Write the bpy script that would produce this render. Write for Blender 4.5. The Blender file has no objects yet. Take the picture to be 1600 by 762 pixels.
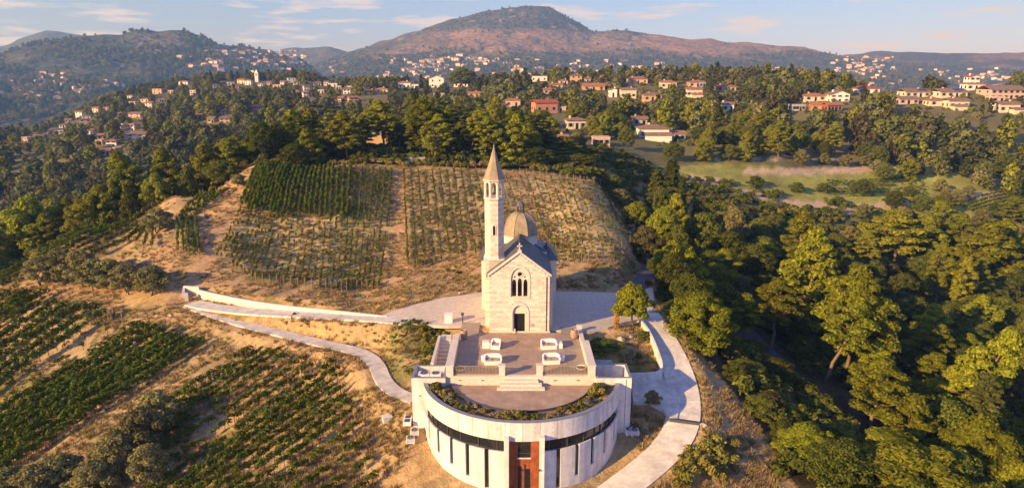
import bpy, math, random, colorsys
import numpy as np
from mathutils import Vector, Matrix, Euler
rnd = random.Random(7)
rng = np.random.default_rng(11)
scene = bpy.context.scene
col = scene.collection

# ------------------------------------------------------------------ camera
F = 1081.0                      # focal length in pixels of the 1600 px wide photograph
CAMZ = 26.4
PITCH = math.radians(14.07)
SP, CP = math.sin(PITCH), math.cos(PITCH)
cam = bpy.data.cameras.new('camera')
cam.sensor_width = 36.0
cam.lens = F / 1600 * 36.0
cam.clip_start = 0.5
cam.clip_end = 30000
camo = bpy.data.objects.new('camera', cam)
col.objects.link(camo)
camo.location = (0, 0, CAMZ)
camo.rotation_euler = (math.pi / 2 - PITCH, 0, 0)
scene.camera = camo

# ------------------------------------------------------------------ sky and sun
SUN_ELEV = math.radians(19.0)
to_sun = Vector((-0.80, -0.60, 0)).normalized() * math.cos(SUN_ELEV) + Vector((0, 0, math.sin(SUN_ELEV)))
world = bpy.data.worlds.new('World')
scene.world = world
world.use_nodes = True
wn, wl = world.node_tree.nodes, world.node_tree.links
wn.clear()
w_out = wn.new('ShaderNodeOutputWorld')
w_bg = wn.new('ShaderNodeBackground')
sky = wn.new('ShaderNodeTexSky')
sky.sky_type = 'NISHITA'
sky.sun_disc = False
sky.sun_elevation = SUN_ELEV
sky.sun_rotation = math.atan2(to_sun.x, to_sun.y) % (2 * math.pi)
sky.altitude = 200
sky.air_density = 1.2
sky.dust_density = 0.3
sky.ozone_density = 6.0
w_bg.inputs['Strength'].default_value = 0.145
# thin cloud banks spread over the whole sky, by direction
tc = wn.new('ShaderNodeTexCoord')
mp = wn.new('ShaderNodeMapping'); mp.inputs['Scale'].default_value = (3.4, 3.4, 24.0); mp.inputs['Location'].default_value = (0.35, 0.2, 0.3)
nz = wn.new('ShaderNodeTexNoise'); nz.inputs['Scale'].default_value = 2.3; nz.inputs['Detail'].default_value = 8; nz.inputs['Roughness'].default_value = 0.6
cr = wn.new('ShaderNodeValToRGB')
cr.color_ramp.elements[0].position = 0.52; cr.color_ramp.elements[0].color = (0, 0, 0, 1)
cr.color_ramp.elements[1].position = 0.62; cr.color_ramp.elements[1].color = (1, 1, 1, 1)
mx = wn.new('ShaderNodeMix'); mx.data_type = 'RGBA'
mx.inputs['B'].default_value = (3.3, 3.05, 3.8, 1)
mulc = wn.new('ShaderNodeMath'); mulc.operation = 'MULTIPLY'; mulc.inputs[1].default_value = 0.85
wl.new(tc.outputs['Generated'], mp.inputs['Vector']); wl.new(mp.outputs['Vector'], nz.inputs['Vector'])
wl.new(nz.outputs['Fac'], cr.inputs['Fac']); wl.new(cr.outputs['Color'], mulc.inputs[0])
wl.new(mulc.outputs[0], mx.inputs['Factor']); tint = wn.new('ShaderNodeMix'); tint.data_type = 'RGBA'; tint.blend_type = 'MULTIPLY'; tint.inputs['Factor'].default_value = 1.0
tint.inputs['B'].default_value = (0.54, 0.52, 0.94, 1)
wl.new(sky.outputs['Color'], tint.inputs['A']); wl.new(tint.outputs['Result'], mx.inputs['A'])
wl.new(mx.outputs['Result'], w_bg.inputs['Color']); wl.new(w_bg.outputs['Background'], w_out.inputs['Surface'])

sun = bpy.data.lights.new('sun', 'SUN')
sun.energy = 5.0
sun.angle = math.radians(0.53)
sun.color = (1.0, 0.695, 0.30)
suno = bpy.data.objects.new('sun', sun)
col.objects.link(suno)
suno.location = (-200, -100, 200)
suno.rotation_euler = (-to_sun).to_track_quat('-Z', 'Y').to_euler()

vs = scene.view_settings
vs.view_transform = 'Standard'; vs.look = 'None'; vs.gamma = 1.0; vs.use_curve_mapping = False
vs.exposure = 0.84
cy = scene.cycles
cy.use_denoising = True
cy.max_bounces = 5; cy.diffuse_bounces = 3; cy.glossy_bounces = 2; cy.transmission_bounces = 3
cy.volume_bounces = 0; cy.transparent_max_bounces = 8
cy.caustics_reflective = False; cy.caustics_refractive = False
cy.sample_clamp_indirect = 6.0
scene.render.use_persistent_data = False

# ------------------------------------------------------------------ projection helpers (photo pixels <-> world)
def ray(px, py):
    u = (px - 800.0) / F; v = (py - 381.0) / F
    return u, CP - v * SP, -SP - v * CP
def P(px, py, z=0.0):
    dx, dy, dz = ray(px, py); t = (z - CAMZ) / dz
    return Vector((dx * t, dy * t, z))
def PY(px, py, Y):
    dx, dy, dz = ray(px, py); t = Y / dy
    return Vector((dx * t, Y, CAMZ + dz * t))
def proj(X, Y, Z):
    d = CAMZ - Z
    depth = Y * CP + d * SP
    return 800 + F * X / depth, 381 + F * (d * CP - Y * SP) / depth

def inpoly(x, y, poly):
    x = np.asarray(x, float); y = np.asarray(y, float)
    c = np.zeros(x.shape, bool); n = len(poly)
    for i in range(n):
        x1, y1 = poly[i]; x2, y2 = poly[(i + 1) % n]
        if y1 == y2: continue
        c ^= ((y1 > y) != (y2 > y)) & (x < (x2 - x1) * (y - y1) / (y2 - y1) + x1)
    return c

# value noise -------------------------------------------------------------
_perm = rng.random((256, 256))
def vnoise(x, y):
    x = np.asarray(x, float); y = np.asarray(y, float)
    xi = np.floor(x).astype(int); yi = np.floor(y).astype(int)
    fx = x - xi; fy = y - yi
    fx = fx * fx * (3 - 2 * fx); fy = fy * fy * (3 - 2 * fy)
    a = _perm[xi & 255, yi & 255]; b = _perm[(xi + 1) & 255, yi & 255]
    c = _perm[xi & 255, (yi + 1) & 255]; d = _perm[(xi + 1) & 255, (yi + 1) & 255]
    return (a * (1 - fx) + b * fx) * (1 - fy) + (c * (1 - fx) + d * fx) * fy
def fbm(x, y, o=4, s=1.0):
    t = 0; amp = 1.0; tot = 0
    x = np.asarray(x, float) * s; y = np.asarray(y, float) * s
    for k in range(o):
        t = t + amp * vnoise(x + 17.3 * k, y + 5.1 * k); tot += amp; amp *= 0.5; x = x * 2.03; y = y * 2.03
    return t / tot

# ------------------------------------------------------------------ object helpers
def tag(o, label=None, cat=None, group=None, kind=None):
    if label: o['label'] = label
    if cat: o['category'] = cat
    if group: o['group'] = group
    if kind: o['kind'] = kind
    return o
def empty(name, loc=(0, 0, 0), rz=0.0, parent=None):
    o = bpy.data.objects.new(name, None); col.objects.link(o)
    o.location = loc; o.rotation_euler = (0, 0, rz); o.empty_display_size = 0.3
    if parent: o.parent = parent
    return o
def link(name, me, parent=None, loc=None, rz=None, scl=None):
    o = bpy.data.objects.new(name, me); col.objects.link(o)
    if parent: o.parent = parent
    if loc is not None: o.location = loc
    if rz is not None: o.rotation_euler = (0, 0, rz)
    if scl is not None: o.scale = scl
    return o

class MB:
    """collects faces; build() links them as one mesh object"""
    def __init__(s): s.v = []; s.f = []
    def add(s, vs, fs):
        b = len(s.v); s.v += [tuple(p) for p in vs]; s.f += [tuple(i + b for i in f) for f in fs]; return s
    def box(s, x0, x1, y0, y1, z0, z1):
        return s.add([(x0,y0,z0),(x1,y0,z0),(x1,y1,z0),(x0,y1,z0),(x0,y0,z1),(x1,y0,z1),(x1,y1,z1),(x0,y1,z1)],
                     [(3,2,1,0),(4,5,6,7),(0,1,5,4),(1,2,6,5),(2,3,7,6),(3,0,4,7)])
    def cbox(s, c, sx, sy, sz, rz=0.0):
        ca, sa = math.cos(rz), math.sin(rz); pts = []
        for z in (0, sz):
            for x, y in ((-sx/2,-sy/2),(sx/2,-sy/2),(sx/2,sy/2),(-sx/2,sy/2)):
                pts.append((c[0]+x*ca-y*sa, c[1]+x*sa+y*ca, c[2]+z))
        return s.add(pts, [(3,2,1,0),(4,5,6,7),(0,1,5,4),(1,2,6,5),(2,3,7,6),(3,0,4,7)])
    def prism(s, poly, z0, z1):
        n = len(poly)
        if isinstance(z1, (int, float)): z1 = [z1] * n
        if isinstance(z0, (int, float)): z0 = [z0] * n
        vs = [(p[0], p[1], z0[i]) for i, p in enumerate(poly)] + [(p[0], p[1], z1[i]) for i, p in enumerate(poly)]
        fs = [tuple(range(n - 1, -1, -1)), tuple(range(n, 2 * n))]
        fs += [(i, (i + 1) % n, n + (i + 1) % n, n + i) for i in range(n)]
        return s.add(vs, fs)
    def extrude_y(s, poly_xz, y0, y1):
        n = len(poly_xz)
        vs = [(p[0], y0, p[1]) for p in poly_xz] + [(p[0], y1, p[1]) for p in poly_xz]
        fs = [tuple(range(n)), tuple(range(2 * n - 1, n - 1, -1))]
        fs += [((i + 1) % n, i, n + i, n + (i + 1) % n) for i in range(n)]
        return s.add(vs, fs)
    def lathe(s, prof, n=16, c=(0, 0, 0), a0=0.0, cap=True):
        vs = []; fs = []
        for r, z in prof:
            for k in range(n):
                a = a0 + 2 * math.pi * k / n
                vs.append((c[0] + r * math.cos(a), c[1] + r * math.sin(a), c[2] + z))
        for i in range(len(prof) - 1):
            for k in range(n):
                k2 = (k + 1) % n
                fs.append((i*n+k, i*n+k2, (i+1)*n+k2, (i+1)*n+k))
        if cap:
            fs.append(tuple(range(n - 1, -1, -1))); m = (len(prof) - 1) * n
            fs.append(tuple(range(m, m + n)))
        return s.add(vs, fs)
    def tube(s, pts, rad, n=6, cap=True):
        pts = [Vector(p) for p in pts]; vs = []; fs = []
        for i, p in enumerate(pts):
            t = (pts[min(i+1, len(pts)-1)] - pts[max(i-1, 0)]).normalized()
            a = Vector((0, 0, 1)) if abs(t.z) < 0.9 else Vector((1, 0, 0))
            u = t.cross(a).normalized(); w = t.cross(u)
            for k in range(n):
                an = 2 * math.pi * k / n
                vs.append(p + (u * math.cos(an) + w * math.sin(an)) * rad[i])
        for i in range(len(pts) - 1):
            for k in range(n):
                k2 = (k + 1) % n
                fs.append((i*n+k2, i*n+k, (i+1)*n+k, (i+1)*n+k2))
        if cap:
            fs.append(tuple(range(n))); m = (len(pts) - 1) * n; fs.append(tuple(range(m + n - 1, m - 1, -1)))
        return s.add(vs, fs)
    def arc(s, c, r0, r1, a0, a1, z0, z1, n=12):
        """a curved block between two radii; angle measured from -Y (towards the camera), + to the right"""
        vs = []; fs = []
        for k in range(n + 1):
            a = a0 + (a1 - a0) * k / n; sx, cx = math.sin(a), -math.cos(a)
            for r, z in ((r0, z0), (r1, z0), (r1, z1), (r0, z1)):
                vs.append((c[0] + r * sx, c[1] + r * cx, z))
        for k in range(n):
            b = k * 4
            fs += [(b, b+4, b+5, b+1), (b+1, b+5, b+6, b+2), (b+2, b+6, b+7, b+3), (b+3, b+7, b+4, b)]
        fs += [(0, 1, 2, 3), (n*4+3, n*4+2, n*4+1, n*4)]
        return s.add(vs, fs)
    def mesh(s, name, mat, smooth=False):
        me = bpy.data.meshes.new(name); me.from_pydata(s.v, [], s.f)
        if mat: me.materials.append(mat)
        if smooth: me.polygons.foreach_set('use_smooth', [True] * len(me.polygons))
        me.update(); return me
    def build(s, name, mat, parent=None, loc=None, rz=None, smooth=False):
        return link(name, s.mesh(name, mat, smooth), parent, loc, rz)

def np_mesh(name, verts, quads, mat, smooth=False, tri=False):
    me = bpy.data.meshes.new(name)
    k = 3 if tri else 4
    nv, nf = len(verts), len(quads)
    me.vertices.add(nv); me.vertices.foreach_set('co', np.asarray(verts, np.float32).ravel())
    me.loops.add(nf * k); me.loops.foreach_set('vertex_index', np.asarray(quads, np.int32).ravel())
    me.polygons.add(nf); me.polygons.foreach_set('loop_start', np.arange(0, nf * k, k, dtype=np.int32))
    try: me.polygons.foreach_set('loop_total', np.full(nf, k, np.int32))
    except Exception: pass
    if smooth: me.polygons.foreach_set('use_smooth', np.ones(nf, bool))
    me.materials.append(mat); me.update(calc_edges=True); me.validate()
    return me
def color_attr(me, rgb, name='tone'):
    a = me.attributes.new(name, 'FLOAT_COLOR', 'POINT')
    c = np.ones((len(me.vertices), 4), np.float32); c[:, :3] = rgb
    a.data.foreach_set('color', c.ravel())

# ------------------------------------------------------------------ materials
_mats = {}
def mat(name, base, rough=0.8, var=0.12, scale=6.0, bump=0.15, bscale=40.0, attr=False, island=0.0, objvar=0.0, metal=0.0,
        spec=0.3, stain=0.0, transl=0.0, bdist=0.05, detail=6, second=None):
    if name in _mats: return _mats[name]
    m = bpy.data.materials.new(name); m.use_nodes = True
    n, l = m.node_tree.nodes, m.node_tree.links
    n.clear()
    out = n.new('ShaderNodeOutputMaterial'); b = n.new('ShaderNodeBsdfPrincipled')
    b.inputs['Roughness'].default_value = rough; b.inputs['Metallic'].default_value = metal
    b.inputs['Specular IOR Level'].default_value = spec
    l.new(b.outputs[0], out.inputs['Surface'])
    geo = n.new('ShaderNodeNewGeometry')
    tcn = n.new('ShaderNodeTexCoord')
    pos = geo.outputs['Position']
    if attr:
        at = n.new('ShaderNodeAttribute'); at.attribute_name = 'tone'; c = at.outputs['Color']
    else:
        rgb = n.new('ShaderNodeRGB'); rgb.outputs[0].default_value = (*base, 1); c = rgb.outputs[0]
    def vmul(c, fac):   # multiply colour by a scalar socket
        v = n.new('ShaderNodeVectorMath'); v.operation = 'SCALE'
        l.new(c, v.inputs[0]); l.new(fac, v.inputs['Scale']); return v.outputs[0]
    def rangemap(x, lo, hi, a=0.0, bb=1.0):
        r = n.new('ShaderNodeMapRange'); r.inputs['From Min'].default_value = a; r.inputs['From Max'].default_value = bb
        r.inputs['To Min'].default_value = lo; r.inputs['To Max'].default_value = hi; l.new(x, r.inputs['Value']); return r.outputs[0]
    if second is not None:
        ns = n.new('ShaderNodeTexNoise'); ns.inputs['Scale'].default_value = scale * 0.35; ns.inputs['Detail'].default_value = 5
        l.new(pos, ns.inputs['Vector'])
        mm = n.new('ShaderNodeMix'); mm.data_type = 'RGBA'; l.new(rangemap(ns.outputs['Fac'], 0, 1, 0.42, 0.6), mm.inputs['Factor'])
        l.new(c, mm.inputs['A']); mm.inputs['B'].default_value = (*second, 1); c = mm.outputs['Result']
    if var:
        nn = n.new('ShaderNodeTexNoise'); nn.inputs['Scale'].default_value = scale; nn.inputs['Detail'].default_value = detail
        nn.inputs['Roughness'].default_value = 0.65
        l.new(pos, nn.inputs['Vector']); c = vmul(c, rangemap(nn.outputs['Fac'], 1 - var * 2, 1 + var * 2, 0.25, 0.75))
    if stain:
        mp_ = n.new('ShaderNodeMapping'); mp_.inputs['Scale'].default_value = (2.2, 2.2, 0.22); l.new(pos, mp_.inputs['Vector'])
        n3 = n.new('ShaderNodeTexNoise'); n3.inputs['Scale'].default_value = 1.0; n3.inputs['Detail'].default_value = 5; l.new(mp_.outputs[0], n3.inputs['Vector'])
        c = vmul(c, rangemap(n3.outputs['Fac'], 1 - stain, 1 + stain * 0.3, 0.35, 0.6))
    if island: c = vmul(c, rangemap(geo.outputs['Random Per Island'], 1 - island, 1 + island))
    if objvar:
        oi = n.new('ShaderNodeObjectInfo'); c = vmul(c, rangemap(oi.outputs['Random'], 1 - objvar, 1 + objvar))
    l.new(c, b.inputs['Base Color'])
    if bump:
        bn = n.new('ShaderNodeTexNoise'); bn.inputs['Scale'].default_value = bscale; bn.inputs['Detail'].default_value = 4
        l.new(pos, bn.inputs['Vector'])
        bp = n.new('ShaderNodeBump'); bp.inputs['Strength'].default_value = bump; bp.inputs['Distance'].default_value = bdist
        l.new(bn.outputs['Fac'], bp.inputs['Height']); l.new(bp.outputs[0], b.inputs['Normal'])
    if transl:
        tr = n.new('ShaderNodeBsdfTranslucent'); ms = n.new('ShaderNodeMixShader'); ms.inputs[0].default_value = transl
        l.new(c, tr.inputs['Color']); l.new(b.outputs[0], ms.inputs[1]); l.new(tr.outputs[0], ms.inputs[2]); l.new(ms.outputs[0], out.inputs['Surface'])
    _mats[name] = m; m['bsdf'] = b.name
    return m
def brick_bump(m, scale, bw, rh, mortar=0.02, strength=0.4, darken=0.75, rot=None, off=0.5):
    """adds a joint pattern (relief and slight colour change) to a material made by mat()"""
    n, l = m.node_tree.nodes, m.node_tree.links
    b = n[m['bsdf']]
    g = n.new('ShaderNodeNewGeometry'); br = n.new('ShaderNodeTexBrick')
    mpn = n.new('ShaderNodeMapping'); l.new(g.outputs['Position'], mpn.inputs['Vector'])
    if rot: mpn.inputs['Rotation'].default_value = rot
    l.new(mpn.outputs[0], br.inputs['Vector'])
    br.inputs['Scale'].default_value = scale; br.inputs['Brick Width'].default_value = bw; br.inputs['Row Height'].default_value = rh
    br.inputs['Mortar Size'].default_value = mortar; br.offset = off
    br.inputs['Color1'].default_value = (1, 1, 1, 1); br.inputs['Color2'].default_value = (.86, .86, .86, 1); br.inputs['Mortar'].default_value = (darken,) * 3 + (1,)
    src = b.inputs['Base Color'].links[0].from_socket
    mm = n.new('ShaderNodeMix'); mm.data_type = 'RGBA'; mm.blend_type = 'MULTIPLY'; mm.inputs['Factor'].default_value = 1
    l.new(src, mm.inputs['A']); l.new(br.outputs['Color'], mm.inputs['B']); l.new(mm.outputs['Result'], b.inputs['Base Color'])
    bp = n.new('ShaderNodeBump'); bp.invert = True; bp.inputs['Strength'].default_value = strength; bp.inputs['Distance'].default_value = 0.03
    l.new(br.outputs['Fac'], bp.inputs['Height'])
    if b.inputs['Normal'].links: l.new(b.inputs['Normal'].links[0].from_socket, bp.inputs['Normal'])
    l.new(bp.outputs[0], b.inputs['Normal'])
    return m

M = {}
M['ground'] = mat('dry_ground', (.4, .27, .14), .95, .22, 1.6, .9, 5.0, attr=True, spec=.1, bdist=.12, detail=9)
M['hill'] = mat('hill_scrub', (.2, .15, .1), .95, .42, .05, 1.0, .06, attr=True, spec=.05, bdist=9.0, detail=10)
M['concrete_path'] = mat('path_concrete', (.62, .56, .48), .85, .15, .7, .15, 30, stain=.12)
M['gravel'] = mat('pale_gravel', (.58, .49, .385), .95, .12, 2.5, .5, 18)
M['asphalt'] = mat('asphalt', (.085, .085, .09), .85, .15, 1.5, .3, 40)
M['concrete'] = mat('fair_faced_concrete', (.70, .655, .595), .75, .09, 1.8, .10, 25, stain=.2, objvar=.06)
M['concrete_dark'] = mat('weathered_concrete', (.40, .37, .33), .85, .1, 1.8, .15, 25, stain=.2)
M['render_white'] = mat('white_render', (.64, .59, .52), .85, .06, 2.0, .08, 30, stain=.1)
M['stone'] = mat('cream_stone', (.74, .63, .51), .85, .09, 5.0, .25, 30, island=.09)
M['stone_pink'] = mat('pink_stone', (.70, .54, .42), .85, .09, 5.0, .25, 30, island=.12)
M['stone_plain'] = mat('dressed_stone', (.68, .575, .465), .8, .1, 4.0, .2, 30)
M['mortar'] = mat('mortar', (.50, .42, .35), .95, .1, 6, .2, 30)
M['roof_lead'] = mat('grey_roof_sheet', (.115, .108, .102), .42, .12, 1.5, .06, 8, spec=.5)
M['dome'] = mat('brown_dome_stone', (.34, .262, .17), .8, .12, 2.2, .25, 12, stain=.15)
M['paving'] = brick_bump(mat('terrace_paving', (.43, .295, .205), .7, .12, .9, .12, 30), 1.0, .5, .5, .012, .35, .8, off=.0)
M['decking'] = brick_bump(mat('terrace_decking', (.40, .315, .245), .75, .10, 1.2, .15, 30), 1.0, 2.4, .14, .012, .5, .62, rot=(0, 0, math.pi/2))
M['dark_metal'] = mat('dark_metal', (.10, .10, .11), .45, .08, 4, .05, 20, metal=.5)
M['grey_metal'] = mat('grey_metal', (.30, .30, .31), .5, .08, 4, .05, 20, metal=.4)
M['iron'] = mat('bronze_iron', (.42, .31, .14), .5, .1, 4, .05, 20, metal=.3)
M['corten'] = mat('rust_red_steel', (.30, .082, .03), .6, .25, 2.0, .12, 20, stain=.25)
M['white_wicker'] = mat('white_wicker', (.80, .77, .72), .7, .05, 8, .25, 60)
M['cushion'] = mat('grey_cushion', (.36, .30, .25), .9, .08, 6, .2, 50)
M['white_metal'] = mat('white_metal', (.74, .72, .68), .5, .05, 4, .05, 20)
M['soil'] = mat('planter_soil', (.27, .165, .09), .95, .2, 4, .6, 14)
M['wood'] = mat('weathered_wood', (.30, .19, .10), .8, .15, 5, .2, 30)
M['terracotta'] = mat('terracotta', (.40, .24, .15), .8, .12, 5, .2, 30)
M['rock'] = mat('pale_rock', (.46, .38, .30), .9, .2, 4, .5, 12, objvar=.15)
M['black'] = mat('dark_interior', (.012, .011, .011), .9, .0, 4, 0)
M['trunk'] = mat('pine_bark', (.20, .135, .09), .9, .2, 5, .5, 18)
M['trunk_dark'] = mat('dark_bark', (.10, .075, .055), .9, .2, 5, .5, 18)
def glass_mat(name, tint, rough=.06):
    m = bpy.data.materials.new(name); m.use_nodes = True
    b = m.node_tree.nodes['Principled BSDF']
    b.inputs['Base Color'].default_value = (*tint, 1); b.inputs['Roughness'].default_value = rough
    b.inputs['Specular IOR Level'].default_value = .8
    n, l = m.node_tree.nodes, m.node_tree.links
    nn = n.new('ShaderNodeTexNoise'); nn.inputs['Scale'].default_value = .9
    bp = n.new('ShaderNodeBump'); bp.inputs['Strength'].default_value = .03; l.new(nn.outputs['Fac'], bp.inputs['Height']); l.new(bp.outputs[0], b.inputs['Normal'])
    return m
M['glass'] = glass_mat('dark_glass', (.018, .02, .022))
# ------------------------------------------------------------------ terrain: control points, smooth surface
CTRL = []
def cz(px, py, z): p = P(px, py, z); CTRL.append((p.x, p.y, p.z))
def cyy(px, py, Y): p = PY(px, py, Y); CTRL.append((p.x, p.y, p.z))
def cw(x, y, z): CTRL.append((x, y, z))
# level ground round the church
for a in ((700,480),(760,462),(640,492),(880,460),(940,470),(900,500),(740,500),(960,500)): cz(*a, -.08)
cz(1000,470,-.3); cz(600,492,-.45)
cw(0,62,-1.5); cw(1,57,-4.2); cw(4,63,-1.5); cw(-3,66,-.5); cw(5,66,-.5)
# left paths and the slope beside the wall
cz(305,474,-2.2); cz(420,486,-1.5); cz(500,494,-.9); cz(420,515,-2.5); cz(500,535,-2.6); cz(560,548,-2.7); cz(597,590,-3.2); cz(640,621,-3.7)
cz(300,458,-1.2); cz(420,470,-.6); cz(520,476,-.4); cz(660,560,-2.6); cz(650,520,-1.4)
# round the winery
cz(640,680,-5.0); cz(662,692,-5.6); cz(680,722,-6.2); cz(735,765,-6.8); cw(.8,48,-7.1); cz(985,669,-4.9); cz(967,688,-5.8); cz(905,758,-6.5)
cz(1000,640,-4.4); cz(1030,650,-4.2); cz(990,600,-3.6); cz(1035,600,-3.4); cz(1092,655,-4.5); cz(1080,600,-3.4); cz(1055,545,-1.9); cz(1020,500,-.5)
cz(1075,700,-5.4); cz(1020,745,-6.4); cz(980,775,-6.9); cz(960,540,-1.0); cz(1010,560,-2.0); cz(950,570,-1.9)
cz(1110,600,-3.7); cz(1150,640,-4.9); cz(1130,700,-5.8); cz(1200,740,-7.2); cz(1060,500,-1.2)
cw(-20,40,-9.5); cw(0,38,-8.5); cw(20,40,-8.8); cw(35,42,-11); cw(-45,42,-12); cw(0,15,-9); cw(-30,15,-12); cw(40,15,-14)
# left foreground field
cz(150,485,-3.0); cz(0,480,-4.6); cz(300,560,-4.6); cz(150,560,-5.6); cz(0,600,-7.6); cz(150,680,-7.8); cz(0,762,-10); cz(300,700,-7.6); cz(300,762,-8.6)
cz(450,600,-4.8); cz(450,700,-6.4); cz(600,762,-7.2); cz(600,680,-5.4); cz(560,620,-4.2); cz(-150,560,-8.5); cz(-150,700,-11)
# vineyard hill
cyy(350,425,91); cyy(450,440,89); cyy(560,455,86); cyy(640,425,91); cyy(700,430,89); cyy(760,405,93); cyy(870,415,91); cyy(930,425,89)
cyy(480,345,110); cyy(400,350,109); cyy(600,345,111); cyy(700,340,112); cyy(860,345,111); cyy(960,350,107); cyy(985,385,100)
cyy(440,258,134); cyy(530,262,134); cyy(600,266,134); cyy(700,266,134); cyy(780,271,133); cyy(860,278,131); cyy(930,288,128); cyy(385,262,132)
cyy(340,360,105); cyy(300,335,112); cyy(270,390,99); cyy(200,365,110); cyy(270,300,120); cyy(130,362,110); cyy(100,402,102); cyy(0,440,97); cyy(180,420,97); cyy(330,300,122)
# right bank and the little road
cyy(1000,438,96); cyy(1012,418,101); cyy(1030,440,97)
cz(985,450,-.6)
cw(22,118,-2.5); cw(24,130,-2.5); cw(21,142,-.5)
# beyond the crest, left: falls into a wooded valley
cw(-86,120,-8); cw(-62,132,-3); cw(-42,146,4); cw(-110,125,-18); cw(-95,160,-20); cw(-60,175,-8); cw(-130,110,-20); cw(-95,95,-9); cw(-115,80,-14); cw(-160,190,-28); cw(-110,220,-24); cw(-200,250,-30); cw(-75,240,-14)
# behind the vineyard
for a in ((400,246,143),(500,243,148),(650,245,150),(800,252,147),(880,268,142),(950,280,145)): cyy(*a)
cw(-30,185,7); cw(0,185,7.5); cw(25,175,5); cw(-50,230,3); cw(0,240,7)
# wooded dip to the right
cw(29,80,-7); cw(33,70,-8.5); cw(38,62,-10); cw(42,52,-12.5); cw(33,92,-7.5); cw(42,80,-11.5); cw(36,110,-6); cw(48,100,-12); cw(60,80,-15); cw(60,60,-16); cw(80,100,-17); cw(70,130,-15); cw(45,130,-8); cw(100,80,-20); cw(110,130,-19); cw(90,165,-15); cw(55,160,-8); cw(35,160,-3)
# terraced fields on the right
for a in ((1050,272,190),(1200,300,190),(1300,322,188),(1500,342,184),(1600,330,190),(1600,282,230),(1400,262,225),(1200,246,215),(1550,242,240),(1350,217,250),(1500,202,262),(1480,178,290),(1200,182,300),(1000,202,250),(900,208,240),(880,232,190),(1050,225,232),(1100,240,215),(1700,260,230),(1700,190,280)): cyy(*a)
# house ridges and the spur on the left
for a in ((850,178,300),(700,160,420),(780,150,430),(900,150,400),(1000,150,390),(1150,150,380),(1300,150,350),(1400,158,320),(1560,160,310),(1700,160,310)): cyy(*a)
for a in ((640,140,520),(760,134,520),(850,130,520),(1000,130,500),(1150,127,480),(1300,138,410),(1450,143,350),(1530,138,345),(1620,145,340),(1750,150,340)): cyy(*a)
for a in ((0,215,470),(100,190,560),(200,152,660),(300,133,720),(400,128,740),(500,133,680),(560,140,600),(100,225,400),(200,200,430),(300,180,440),(400,170,430),(500,165,400),(0,250,330),(150,235,330),(-150,240,450),(200,172,550),(300,153,580),(400,146,590),(500,147,540),(100,205,480)): cyy(*a)
for x, y, z in ((-700,500,-75),(-600,640,-75)): cw(x, y, z)
for px, R_, z in ((-150,540,-45),(0,560,-40),(100,650,-32),(200,760,-22),(300,820,-14),(400,840,-12),(500,780,-12),(560,690,-8),(640,590,0),(760,590,0),(850,590,0),(1000,570,0),(1150,540,0),(1300,470,-2),(1450,400,4),(1620,400,0),(1750,400,0)):
    t_ = (px - 800) / F / CP; cw(R_ * t_, R_, z); cw(R_ * 1.2 * t_, R_ * 1.2, min(z - 30, -30))
for a in np.linspace(-1.1, 1.1, 12):
    for r, z in ((1150, -68), (1800, -70)): cw(r * math.sin(a), r * math.cos(a), z)
for a in (-1.05, -.9, .9, 1.05):
    for r, z in ((60, -14), (150, -22), (300, -20)): cw(r * math.sin(a), r * math.cos(a), z)

C = np.array(CTRL)
def uv(X, Y): return np.stack([np.arctan2(X, Y) * 2.2, np.log(np.hypot(X, Y)) * 1.0], -1)
def tps_k(d2): return np.where(d2 > 1e-12, 0.5 * d2 * np.log(np.maximum(d2, 1e-12)), 0.0)
_c = uv(C[:, 0], C[:, 1]); _n = len(C)
_d2 = ((_c[:, None] - _c[None]) ** 2).sum(-1)
_A = np.zeros((_n + 3, _n + 3)); _A[:_n, :_n] = tps_k(_d2) + np.eye(_n) * 2.5e-3
_A[:_n, _n] = 1; _A[:_n, _n+1:] = _c; _A[_n, :_n] = 1; _A[_n+1:, :_n] = _c.T
_w = np.linalg.solve(_A, np.concatenate([C[:, 2], np.zeros(3)]))
def ground_raw(X, Y):
    X = np.atleast_1d(np.asarray(X, float)); Y = np.atleast_1d(np.asarray(Y, float))
    out = np.empty(X.shape); flat = out.ravel(); q = uv(X, Y).reshape(-1, 2)
    for i in range(0, len(q), 40000):
        qq = q[i:i+40000]
        d2 = ((qq[:, None] - _c[None]) ** 2).sum(-1)
        flat[i:i+40000] = tps_k(d2) @ _w[:_n] + _w[_n] + qq @ _w[_n+1:]
    r = np.hypot(X, Y)
    t = np.clip((r - 1000) / 200, 0, 1)
    return out * (1 - t) + (-69) * t

# paths are carved a little into the ground ----------------------------------
PATHS = {}
def path(key, pts, w): PATHS[key] = ([P(*p) for p in pts], w)
path('lower', [(296,476,-2.25),(330,489,-2.35),(380,505,-2.45),(430,518,-2.5),(500,535,-2.6),(550,546,-2.7),(575,556,-2.8),(590,572,-2.95),(597,590,-3.2),(608,604,-3.45),(625,615,-3.6),(650,624,-3.75)], 1.65)
path('upper', [(300,473,-2.2),(330,479,-2.0),(380,485,-1.7),(440,489,-1.3),(500,492.5,-.9),(560,495.5,-.6),(600,498,-.3),(640,502,-.08)], 2.1)
path('drive', [(1009,490,-.35),(1022,507,-.6),(1036,530,-1.2),(1049,555,-2.0),(1059,580,-2.75),(1066,605,-3.4),(1069,630,-4.0),(1067,655,-4.45),(1058,680,-5.0),(1040,704,-5.5),(1014,728,-6.0),(985,751,-6.45),(952,776,-6.9),(900,815,-7.1),(850,850,-7.2)], 3.0)
path('asphalt', [(986,462,-.35),(998,446,-.75),(1006,433,-1.3),(1014,420,-1.9),(1022,408,-2.6),(1040,395,-3.6)], 2.3)
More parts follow.
